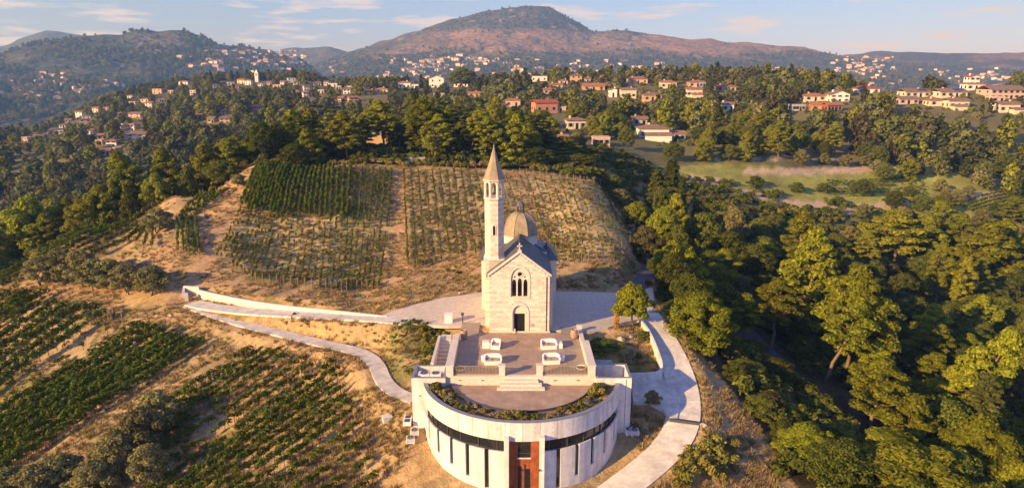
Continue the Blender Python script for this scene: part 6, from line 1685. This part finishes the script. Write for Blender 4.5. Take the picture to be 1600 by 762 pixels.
# far villages: the larger ones one by one, the rest as a mass
def far_proto(w, d, h, kd): return (MB().box(-w/2, w/2, -d/2, d/2, -4, h), roof_mesh(w, d, min(w, d) * .2, kd, .4))
protos = []
for i in range(6):
    w = rnd.uniform(9, 14); d = rnd.uniform(7, 10); h = rnd.uniform(3.5, 6.5); wmb, rmb = far_proto(w, d, h, ['hip', 'gable', 'hip', 'gable', 'front', 'hip'][i])
    protos.append((wmb, rmb, h, wmb.mesh('wall', WM(['white', 'cream', 'cream', 'white', 'pink', 'cream'][i])), rmb.mesh('roof', RM(['terra', 'orange', 'terra', 'brown', 'terra', 'orange'][i]))))
clusters = [((0, 116, 120, 165), 55, 'in the valley village at the far left'), ((120, 120, 200, 150), 18, 'below the rocky spur'), ((290, 78, 380, 110), 28, 'on the left mountain shoulder'), ((372, 80, 482, 112), 62, 'in the dense village between mountains'), ((480, 100, 560, 132), 26, 'at the left foot of the brown mountain'), ((620, 86, 800, 108), 66, 'in the village strip under the brown mountain'), ((560, 104, 720, 130), 34, 'in the trees below the mountain village'), ((780, 96, 980, 122), 50, 'below the right flank of the mountain'), ((985, 100, 1100, 128), 34, 'in the hollow behind the right ridge'), ((1180, 108, 1300, 134), 34, 'on the low wooded hill behind the red pair'), ((1290, 90, 1400, 130), 60, 'in the big village on the wooded knoll'), ((1400, 108, 1600, 134), 34, 'behind the square tower house')]
fv = []
for (x0, y0, x1, y1), n, where in clusters:
    cx, cy_ = (x0 + x1) / 2, (y0 + y1) / 2
    for _ in range(n):
        fv.append((min(max(rnd.gauss(cx, (x1 - x0) * .27), x0 - 8), x1 + 8), min(max(rnd.gauss(cy_, (y1 - y0) * .28), y0), y1 + 2), where))
HX, HY, HZ, HR = hits([(a, b) for a, b, _ in fv], steps=420)
order = np.argsort(np.where(np.isnan(HR), 1e9, HR)); made = 0; rest = [MB() for _ in range(6)], [MB() for _ in range(6)]
kinds_ = ['white house with tiled hipped roof', 'cream house with orange roof', 'cream hip-roofed house', 'white brown-roofed house', 'pink gabled house', 'cream orange-roofed house']
for i in order:
    if not HR[i] > 700: continue
    k = rnd.randrange(6); wmb, rmb, h, wme, rme = protos[k]; rz = rnd.uniform(-.6, .6); s = min(rnd.uniform(.8, 1.25) * (1.0 if HR[i] < 1900 else 1.2), rnd.uniform(5.5, 8) * HR[i] / F / 11.5)
    if made < 185:
        r_ = empty('house', (HX[i], HY[i], HZ[i] - .3), rz); r_.scale = (s, s, s); link('wall', wme, r_); link('roof', rme, r_, (0, 0, h + .05))
        tag(r_, 'tiny far ' + kinds_[k] + ' ' + fv[i][2], 'house', 'far houses ' + fv[i][2]); made += 1
    else:
        ca, sa = math.cos(rz) * s, math.sin(rz) * s
        for src, dst, dz in ((wmb, rest[0][k], 0), (rmb, rest[1][k], h + .05)):
            dst.add([(HX[i] + x * ca - y * sa, HY[i] + x * sa + y * ca, HZ[i] - .3 + (z + dz) * s) for x, y, z in src.v], src.f)
hr_ = empty('distant_houses', (0, 0, 0)); tag(hr_, 'mass of tiny pale houses scattered over the far slopes', 'houses', None, 'stuff')
for k in range(6):
    if rest[0][k].v: a = rest[0][k].build('wall', protos[k][3].materials[0], hr_); a['kind'] = 'stuff'; b = rest[1][k].build('roof', protos[k][4].materials[0], hr_); b['kind'] = 'stuff'

# ------------------------------------------------------------------ the rest of the wood
def joined_tree(kind, v):
    c_, t_, h, w = TREES[kind][v]
    me = c_.copy(); bm = bmesh.new(); bm.from_mesh(me); bm2 = len(bm.faces); bm.from_mesh(t_); bm.faces.ensure_lookup_table()
    for f in bm.faces[bm2:]: f.material_index = 1
    bm.to_mesh(me); bm.free(); me.materials.append(t_.materials[0]); return me, h, w
def lod_tree(seed, lm, h=7., w=6.5, n=16, cnt=26, size=.75):
    g = np.random.default_rng(seed); cl = []
    for k in range(n):
        z = (k + .5) / n; ph = k * 2.399; rad = w * .42 * math.sin(math.pi * min(.97, z * .8 + .2)) ** .6 * g.uniform(.4, 1)
        cl.append((math.cos(ph) * rad, math.sin(ph) * rad, h * (.1 + .85 * z), w * .19, w * .19, w * .15, cnt))
    V, q = leaf_cloud(cl, size, g, 1.3, .2, .15); return np_mesh('far_tree', V, q, lm), h, w
def woodland(name, label, pts, protos_, kind='stuff'):
    """pts: (x, y, z, rot, sx, sz, index)"""
    pts = np.asarray(pts, float)
    me = bpy.data.meshes.new(name); me.vertices.add(len(pts)); me.vertices.foreach_set('co', pts[:, :3].astype(np.float32).ravel())
    a = me.attributes.new('rot', 'FLOAT_VECTOR', 'POINT'); rv = np.zeros((len(pts), 3), np.float32); rv[:, 2] = pts[:, 3]; a.data.foreach_set('vector', rv.ravel())
    a = me.attributes.new('scl', 'FLOAT_VECTOR', 'POINT'); a.data.foreach_set('vector', np.stack([pts[:, 4], pts[:, 4], pts[:, 5]], 1).astype(np.float32).ravel())
    a = me.attributes.new('idx', 'INT', 'POINT'); a.data.foreach_set('value', pts[:, 6].astype(np.int32))
    o = link(name, me); c = bpy.data.collections.new(name + '_kinds')
    for i, pm in enumerate(protos_): c.objects.link(bpy.data.objects.new('%s_kind_%02d' % (name, i), pm))
    ng = bpy.data.node_groups.new(name + '_scatter', 'GeometryNodeTree')
    ng.interface.new_socket('Geometry', in_out='INPUT', socket_type='NodeSocketGeometry'); ng.interface.new_socket('Geometry', in_out='OUTPUT', socket_type='NodeSocketGeometry')
    N = ng.nodes; Lk = ng.links
    gi, go_ = N.new('NodeGroupInput'), N.new('NodeGroupOutput'); ip = N.new('GeometryNodeInstanceOnPoints'); ci = N.new('GeometryNodeCollectionInfo')
    ci.inputs['Collection'].default_value = c; ci.inputs['Separate Children'].default_value = True; ci.inputs['Reset Children'].default_value = True
    def na(nm, dt):
        q_ = N.new('GeometryNodeInputNamedAttribute'); q_.data_type = dt; q_.inputs['Name'].default_value = nm; return [s_ for s_ in q_.outputs if s_.enabled and s_.name == 'Attribute'][0]
    e2r = N.new('FunctionNodeEulerToRotation')
    Lk.new(gi.outputs[0], ip.inputs['Points']); Lk.new(ci.outputs[0], ip.inputs['Instance']); ip.inputs['Pick Instance'].default_value = True
    Lk.new(na('idx', 'INT'), ip.inputs['Instance Index']); Lk.new(na('rot', 'FLOAT_VECTOR'), e2r.inputs[0]); Lk.new(e2r.outputs[0], ip.inputs['Rotation']); Lk.new(na('scl', 'FLOAT_VECTOR'), ip.inputs['Scale'])
    Lk.new(ip.outputs[0], go_.inputs[0])
    md = o.modifiers.new('scatter', 'NODES'); md.node_group = ng
    tag(o, label, None, None, kind); return o
def clear_of_houses(X, Y, Z, h, w):
    """true where a tree would not hide a house"""
    px, pt = proj(X, Y, Z + h); _, pb = proj(X, Y, Z); r = np.hypot(X, Y); hw = w / 2 * F / np.maximum(r, 1)
    ok = np.ones(X.shape, bool)
    for x0, x1, y0, y1, R in HOUSE_RECT:
        ok &= ~((r < R + 4) & (px + hw > x0) & (px - hw < x1) & (pt < y1) & (pb > y0))
        ok &= ~((r > R - 1) & (r < R + 9) & (px > x0) & (px < x1))
    return ok
def poisson(n, xr, yr, spacing, seed, accept):
    g = np.random.default_rng(seed); P_ = g.uniform((xr[0], yr[0]), (xr[1], yr[1]), (n, 2)); P_ = P_[accept(P_[:, 0], P_[:, 1])]
    cell = {}; out = []
    for x, y in P_:
        s = spacing * (1 if np.hypot(x, y) < 200 else 1.15); kx, ky = int(x // s), int(y // s); ok = True
        for i in (-1, 0, 1):
            for j in (-1, 0, 1):
                for (a, b) in cell.get((kx + i, ky + j), ()):
                    if (a - x) ** 2 + (b - y) ** 2 < s * s: ok = False; break
        if ok: cell.setdefault((kx, ky), []).append((x, y)); out.append((x, y))
    return np.array(out)
KEEP = np.array([(a, b, c) for a, b, c in ALLTREES])
WOODR = np.array([tuple(p) for p in LINES['wood']])
ASPH = np.array([tuple(p) for p in LINES['asphalt']])
def acc_near(X, Y):
    Z = ground(X, Y); cl_, fi, px, py, r = zone(X, Y, Z)
    ok = ~cl_ & (np.abs(np.arctan2(X, Y)) < .80) & (r > 40) & (r < 262)
    ok &= ~(fi & (fbm(X, Y, 3, .06) < .68))
    d = np.sqrt(((X[:, None] - KEEP[None, :, 0]) ** 2 + (Y[:, None] - KEEP[None, :, 1]) ** 2)) - KEEP[None, :, 2] * .75
    ok &= d.min(1) > 1.2
    for Ln in (WOODR, ASPH): ok &= np.sqrt(((X[:, None] - Ln[None, :, 0]) ** 2 + (Y[:, None] - Ln[None, :, 1]) ** 2)).min(1) > 3.2
    # open margin behind the vineyard and between houses
    ok &= ~((r > 130) & (r < 143) & (X > -42) & (X < 22))
    ok &= ~((r > 215) & (fbm(X + 31, Y, 3, .05) < .40))
    return ok
NP_ = poisson(16000, (-190, 210), (40, 262), 4.6, 5, acc_near)
nx, ny = NP_[:, 0], NP_[:, 1]; nzv = ground(nx, ny); nrr_ = np.hypot(nx, ny)
spc = fbm(nx, ny, 3, .035); hN = rng.uniform(.75, 1.2, len(nx))
recs = []
for i in range(len(nx)):
    right = nx[i] > 25
    u = spc[i] + rng.normal() * .12
    if right and nrr_[i] < 175: kd, h, w = (('oak', 5.4, 5.6) if u < .60 else ('brown_tree', 5.0, 5.0) if u < .64 else ('pine', 8.0, 5.0) if u < .76 else ('bush', 4, 5))
    elif nrr_[i] < 175: kd, h, w = (('oak', 7, 6.4) if u < .36 else ('bushy_pine', 8, 6.2) if u < .56 else ('pine', 11, 6.2))
    else: kd, h, w = (('olive', 4.5, 4.8) if u < .40 else ('oak', 6.5, 6) if u < .53 else ('pine', 10, 6.2) if u < .64 else ('bushy_pine', 7, 6))
    if not right and 140 < nrr_[i] < 175 and nx[i] > -45: h *= .8
    h *= hN[i]; w *= rng.uniform(.85, 1.15)
    recs.append((kd, nx[i], ny[i], nzv[i], h, w))
hh = np.array([r_[4] for r_ in recs]); ww = np.array([r_[5] for r_ in recs])
okh = clear_of_houses(nx, ny, nzv, hh, ww)
# keep the hilltop in view: nothing may stand taller than the skyline it should have
ppx, ppt = proj(nx, ny, nzv + hh)
lim = np.interp(ppx, [-200, 0, 120, 250, 335, 420, 560, 700, 840, 960, 1020, 1080, 1140, 1240, 1300, 1400, 1500, 1600, 1800], [350, 352, 335, 290, 240, 180, 165, 160, 175, 185, 190, 190, 150, 150, 165, 170, 165, 170, 170])
lim2 = np.interp(ppx, [900, 980, 1080, 1150, 1250, 1400, 1600, 1800], [262, 300, 322, 334, 340, 344, 352, 354])
lim = np.where((nrr_ < 204) & (ppx > 940), np.maximum(lim, lim2), lim)
wpx_, wpy_ = proj(WOODR[:, 0], WOODR[:, 1], WOODR[:, 2]); _, pbase = proj(nx, ny, nzv); yroad = np.interp(ppx, wpx_, wpy_)
hwx = ww / 2 * F / nrr_; yroad = np.interp(np.clip(ppx, 1190, 1345), wpx_, wpy_)
hide = (ppx + hwx > 1195) & (ppx - hwx < 1350) & (pbase > yroad - 4) & (ppt < yroad + 12)
vis = okh & ~hide & ((ppt > lim - 4) | (nrr_ > 210)) & (ppx > -160) & (ppx < 1760)
size_px = ww * F / nrr_
inview = vis & (ppx > -15) & (ppx < 1615)
cand = [i for i in np.argsort(-size_px) if inview[i]]
nm_ = {'oak': 'dark oak', 'brown_tree': 'brownish tree', 'pine': 'pine', 'bush': 'low bush', 'bushy_pine': 'bushy pine', 'olive': 'grey-green olive'}
def where(i):
    x, r = nx[i], nrr_[i]
    if r < 175:
        if x > 25: return 'in the shaded dip right of the driveway' if r < 95 else 'in the dark wood beyond the slope pines' if x > 55 else 'in the wood below the vineyard end'
        return 'in the belt behind the vineyard' if x > -48 else 'on the valley side of the left shoulder'
    return 'in the grove below the ridge houses' if x > 20 else 'in the wood left of the ridge houses'
ANCH = [((1274,360,92),'the tallest slope pine'), ((1345,405,82),'the broad clumped pine'), ((1374,553,66),'the orange-trunked pine'), ((1516,497,70),'the lone right-hand pine'), ((1405,690,53),'the big bushy bottom pine'), ((1540,655,58),'the bottom right corner pine'), ((1259,667,56),'the young pine under the bank'), ((1410,322,150),'the spreading pine beyond the dip'), ((1562,338,140),'the slant-trunked right edge pine'), ((1477,374,122),'the small sunlit pine'), ((1253,322,118),'the pine below the pale track'), ((1052,392,84),'the oak at the driveway top'), ((1145,532,72),'the oaks above the bank'), ((1051,250,140),'the tallest cypress'), ((1072,300,122),'the bright yellow-green pine'), ((1180,380,108),'the oak in the hollow'), ((445,166,150),'the tall full pine'), ((522,166,150),'the layered cedar'), ((655,150,152),'the widest vineyard pine'), ((775,190,156),'the spire'), ((905,240,150),'the top of the young vineyard'), ((330,218,136),'the left shoulder pine'), ((212,232,128),'the tallest left shoulder pine'), ((40,308,128),'the huge left-edge crown'), ((1035,220,232),'the large white villa'), ((900,202,240),'the cream hip-roofed house'), ((1285,172,290),'the red house pair'), ((1346,300,205),'the round terrace tree'), ((1568,262,225),'the big round terrace tree'), ((1200,235,215),'the pale bank of the terraces')]
AP = np.array([tuple(PY(*a_))[:2] for a_, _ in ANCH])
single = set(cand[:185]); used = {}
for i in cand[:185]:
    kd, x, y, z, h, w = recs[i]
    dd = np.hypot(AP[:, 0] - x, AP[:, 1] - y); o1, o2 = np.argsort(dd)[:2]; dx_, dy_ = x - AP[o1, 0], y - AP[o1, 1]
    dr = ('right of' if dx_ > 0 else 'left of') if abs(dx_) > abs(dy_) else ('behind' if dy_ > 0 else 'in front of')
    big = 'large ' if w * h > 42 else 'small ' if w * h < 26 else ''
    tries = ['%s%s %s %s' % (big, nm_[kd], dr, ANCH[o1][1]), '%s%s between %s and %s' % (big, nm_[kd], ANCH[o1][1], ANCH[o2][1]), '%s%s well %s %s' % (big, nm_[kd], 'behind' if dy_ > 0 else 'in front of', ANCH[o1][1]), '%s%s farther %s %s' % (big, nm_[kd], 'right of' if dx_ > 0 else 'left of', ANCH[o1][1])]
    tries += ['%s%s near %s' % (big, nm_[kd], ANCH[o2][1]), '%s %s%s near %s' % ('yet another', big, nm_[kd], ANCH[o1][1])][:1] + ['%s%s %s %s' % (big, nm_[kd], 'behind' if y > AP[o2, 1] else 'in front of', ANCH[o2][1]), '%s%s %s %s' % (big, nm_[kd], 'right of' if x > AP[o2, 0] else 'left of', ANCH[o2][1])]
    lab = next((t for t in tries if t not in used), tries[0]); used[lab] = 1
    tree(kd, x, y, h, w, lab, 'trees ' + where(i), z=z)
PK = []; PKI = {}
for kd in ('oak', 'brown_tree', 'pine', 'bush', 'bushy_pine', 'olive'):
    for v in range(min(2, len(TREES[kd]))): me, h0, w0 = joined_tree(kd, v); PKI.setdefault(kd, []).append((len(PK), h0, w0)); PK.append(me)
pts = []
for i in range(len(recs)):
    if vis[i] and i not in single:
        kd, x, y, z, h, w = recs[i]; ix, h0, w0 = PKI[kd][rng.integers(len(PKI[kd]))]; pts.append((x, y, z - .1, rng.random() * 6.28, w / w0, h / h0, ix))
woodland('woodland', 'mixed wood of pines, oaks and olives round the hill', pts, PK)
# undergrowth under the trees near by
g = np.random.default_rng(9); ux = g.uniform(-140, 150, 9000); uy = g.uniform(42, 190, 9000); uz = ground(ux, uy); ucl, ufi, upx, upy, ur = zone(ux, uy, uz)
dW = np.minimum(np.sqrt(((ux[:, None] - WOODR[None, :, 0]) ** 2 + (uy[:, None] - WOODR[None, :, 1]) ** 2)).min(1), np.sqrt(((ux[:, None] - ASPH[None, :, 0]) ** 2 + (uy[:, None] - ASPH[None, :, 1]) ** 2)).min(1))
k_ = ~ucl & (dW > 3.4) & ~(ufi & (g.random(9000) < .6))
SHJ = [SHM['dark'][0], SHM['dark'][1], SHM['dark'][2], SHM['green'][3]]
woodland('undergrowth', 'low tangled undergrowth beneath the trees', [(ux[i], uy[i], uz[i], g.random() * 6.28, g.uniform(1.2, 3.0), g.uniform(1.0, 2.4), g.choice([0, 1, 0, 1, 2, 2, 3])) for i in np.where(k_)[0]], SHJ)
# far woods over the spurs and the feet of the mountains
L_FAR = leaf_mat('far_foliage', (.09, .105, .032), hue2=(.21, .215, .062), obj=.35)
LO = [lod_tree(201, L_FAR), lod_tree(202, L_FAR, 6, 6), lod_tree(203, L_OLIVE, 5, 5.5), lod_tree(204, L_PINE, 8, 6), lod_tree(205, L_CYP, 9, 3.0), lod_tree(206, L_DRYCROWN, 6, 6)]
pts = []
g = np.random.default_rng(21)
n = 15000; a = g.uniform(-.72, .72, n); r = np.sqrt(g.uniform(255 ** 2, 820 ** 2, n)); X, Y = r * np.sin(a), r * np.cos(a); Z = ground(X, Y)
dn = fbm(X, Y, 4, 1 / 45.); sc = g.uniform(.6, 1.25, n); cho = g.choice([0, 0, 1, 1, 2, 2, 3, 4, 5], n)
ok = (dn > .40) & clear_of_houses(X, Y, Z, 7 * sc, 6 * sc) & (Z > -66)
for i in np.where(ok)[0]: pts.append((X[i], Y[i], Z[i] - .2, g.random() * 6.28, sc[i], sc[i] * g.uniform(.85, 1.15), cho[i]))
fx = HX[~np.isnan(HX)]; fy = HY[~np.isnan(HX)]
for key, n, zmax in (('left', 13000, 140), ('main', 24000, 120)):
    m = MT[key]; a = g.uniform(max(m.th[0], -.75), min(m.th[-1], .75), n); r = m.R0 + (m.R - m.R0) * g.random(n) ** 1.1; X, Y = r * np.sin(a), r * np.cos(a); Z = H(X, Y)
    nn = fbm(X, Y, 5, 1 / 240. if key == 'main' else 1 / 200.)
    ok = ((Z + (nn - .5) * 90 < (90 if key == 'main' else 175)) & (fbm(X, Y, 4, 1 / 90.) > .42)) | ((key == 'main') & (Z > 190) & (g.random(n) < .5)) | (g.random(n) < .03)
    sc = g.uniform(.9, 1.7, n); cho = g.choice([0, 0, 1, 1, 2, 3, 5], n)
    for i in np.where(ok)[0]: pts.append((X[i], Y[i], Z[i] - .4, g.random() * 6.28, sc[i], sc[i] * .9, cho[i]))
woodland('forest', 'far woods covering the spurs and the feet of the mountains', pts, [q[0] for q in LO])

# hedges and garden shrubs round the houses
g = np.random.default_rng(77); pts = []
for x0, x1, y0, y1, R in HOUSE_RECT:
    cxp = (x0 + x1) / 2; wm = (x1 - x0) / F * R
    t_ = (cxp - 800) / F / CP; Yc = R / math.hypot(1, t_)
    for k in range(int(5 + wm * .5)):
        X_ = t_ * Yc + g.normal() * wm * .6; Y_ = Yc + g.uniform(-9, 2) - 1.5; s_ = g.uniform(.13, .3)
        pts.append((X_, Y_, 0, g.random() * 6.28, s_ * g.uniform(1, 1.5), s_, g.choice([0, 1, 2, 3])))
pa_ = np.array(pts); pa_[:, 2] = ground(pa_[:, 0], pa_[:, 1]) - .2
woodland('garden_shrubs', 'hedges and garden shrubs round the ridge houses', pa_, [q[0] for q in LO])
# ------------------------------------------------------------------ dry grass and stones on the open ground
g = np.random.default_rng(33); TU = []
for s in range(3):
    gg = np.random.default_rng(300 + s); n = 26; a = gg.uniform(0, 6.28, n); r0 = gg.uniform(0, .22, n); hh_ = gg.uniform(.10, .30, n); ln = gg.uniform(.03, .16, n)
    b0 = np.stack([np.cos(a) * r0, np.sin(a) * r0, np.zeros(n)], 1); t0 = b0 + np.stack([np.cos(a) * ln, np.sin(a) * ln, hh_], 1); sd = np.stack([-np.sin(a), np.cos(a), a * 0], 1) * .022
    V = np.stack([b0 - sd, b0 + sd, t0 + sd * .3, t0 - sd * .3], 1).reshape(-1, 3); TU.append(np_mesh('tuft', V, np.arange(len(V)).reshape(-1, 4), L_DRY if s < 2 else L_SHRUB))
n = 60000; a = g.uniform(-.95, .95, n); r = np.exp(g.uniform(math.log(42), math.log(141), n)); X, Y = r * np.sin(a), r * np.cos(a); Z = ground(X, Y); cl_, _, px, py, rr2 = zone(X, Y, Z)
inb = ((X > -9) & (X < 10.8) & (Y > 49) & (Y < 80)) | (np.hypot(X - CX, Y - CY0) < RO + .3)
dP = np.full(n, 99.)
for k, ln in LINES.items():
    Lx = np.array([tuple(p) for p in ln]); dP = np.minimum(dP, np.sqrt(((X[:, None] - Lx[None, :, 0]) ** 2 + (Y[:, None] - Lx[None, :, 1]) ** 2)).min(1) - PATHS[k][1] / 2)
pl1 = inpoly(px, py, [(590,488),(765,452),(775,512),(690,512),(625,506)]) | inpoly(px, py, [(850,453),(1025,446),(1025,500),(950,516),(850,520)]) | inpoly(px, py, [(980,578),(1066,578),(1066,660),(1040,655),(985,630)])
ok = cl_ & ~inb & (dP > .15) & ~pl1 & (fbm(X, Y, 3, .25) > .36)
woodland('dry_grass', 'dry straw-coloured grass tufts on the bare hill', [(X[i], Y[i], Z[i] - .02, g.random() * 6.28, g.uniform(.8, 1.8), g.uniform(.7, 1.7), g.choice([0, 0, 0, 1, 1, 1, 2])) for i in np.where(ok)[0]], TU)
def rock_mesh(seed):
    gg = np.random.default_rng(seed); bm = bmesh.new(); bmesh.ops.create_icosphere(bm, subdivisions=1, radius=.5)
    for v in bm.verts: v.co = Vector(v.co) * gg.uniform(.7, 1.2); v.co.z *= .6
    me = bpy.data.meshes.new('rock'); bm.to_mesh(me); bm.free(); me.materials.append(M['rock']); return me
RK = [rock_mesh(s) for s in (1, 2, 3)]
g = np.random.default_rng(41); sel = np.where(cl_ & ~inb & (dP > .1) & ~pl1)[0]; sel = g.choice(sel, 1400, replace=False)
woodland('stones', 'small pale stones strewn over the bare ground', [(X[i], Y[i], Z[i], g.random() * 6.28, g.uniform(.08, .28), g.uniform(.08, .25), g.integers(3)) for i in sel], RK)
for (px, py, s_, lb) in ((266,493,.9,'pale squared block lying on the earth below the white wall'), (935,293,1.3,'pale boulder at the top right corner of the young vines'), (956,318,1.2,'pale boulder halfway down the edge of the young vines'), (983,363,1.3,'pale boulder low on the edge of the young vines'), (719,458,.9,'pale stone at the edge of the left forecourt'), (1100,664,.9,'white block at the right end of the drain'), (1015,492,1.0,'white block at the top of the driveway'), (970,530,1.4,'rock in the planted island below the round tree'), (985,525,1.2,'rock beside the trunk of the round tree')):
    p = hit(px, py); o = link('rock', RK[rnd.randrange(3)], None, tuple(p), rnd.random() * 3, (s_, s_ * .8, s_ * .8)); tag(o, lb, 'rock')
# fence at the top of the young vineyard, telegraph pole, lay-by
fp = hits([(812 + k * 10.5, 273 + k * 1.35) for k in range(13)]); fe = empty('fence', (fp[0][0], fp[1][0], fp[2][0])); b0 = Vector(fe.location); tops_ = []
FPOST = MB().box(-.05, .05, -.05, .05, -.3, 1.35).mesh('post', M['wood'])
for k in range(13):
    q_ = Vector((fp[0][k], fp[1][k], fp[2][k])); link('post', FPOST, fe, q_ - b0); tops_.append(q_ - b0)
for z_ in (.5, 1.1): mb = MB(); mb.tube([t + Vector((0, 0, z_)) for t in tops_], [.012] * 13, 4); mb.build('wire', M['grey_metal'], fe)
tag(fe, 'post and wire fence along the top of the young vineyard', 'fence')
p = hit(309, 285); r_ = empty('telegraph_pole', tuple(p)); MB().tube([(0, 0, -.5), (0, 0, 5.4)], [.13, .10], 8).build('pole', M['wood'], r_); MB().box(-.5, .5, -.05, .05, 4.9, 5.02).build('crossarm', M['wood'], r_); tag(r_, 'wooden telegraph pole among the pines on the left shoulder', 'pole')
lay = hits_near([(556,251.5),(610,252.5),(664,250.5)]); pl_ = smooth_line([(lay[0][k], lay[1][k], lay[2][k]) for k in range(3)], 1.5)
zl_ = max(gz(p_.x, p_.y) for p_ in pl_)
for p_ in pl_: p_.z = zl_ - .05
wall_along('garden_wall', pl_, .35, .8, M['render_white'], 'low pale wall along the lay-by behind the vineyard', 'wall', 1.6)

# ------------------------------------------------------------------ air
hz = MB().box(-5600, 5600, -400, 5600, -160, 560).build('haze', None)
hm = bpy.data.materials.new('haze_air'); hm.use_nodes = True; hn = hm.node_tree.nodes; hn.clear(); ho = hn.new('ShaderNodeOutputMaterial'); pv = hn.new('ShaderNodeVolumePrincipled')
pv.inputs['Color'].default_value = (.26, .52, 1.0, 1); pv.inputs['Absorption Color'].default_value = (1, 1, 1, 1); pv.inputs['Density'].default_value = 2.15e-4; pv.inputs['Anisotropy'].default_value = .1
hm.node_tree.links.new(pv.outputs[0], ho.inputs['Volume']); hz.data.materials.append(hm)
tag(hz, 'thin blue haze filling the air over the valleys', None, None, 'stuff')
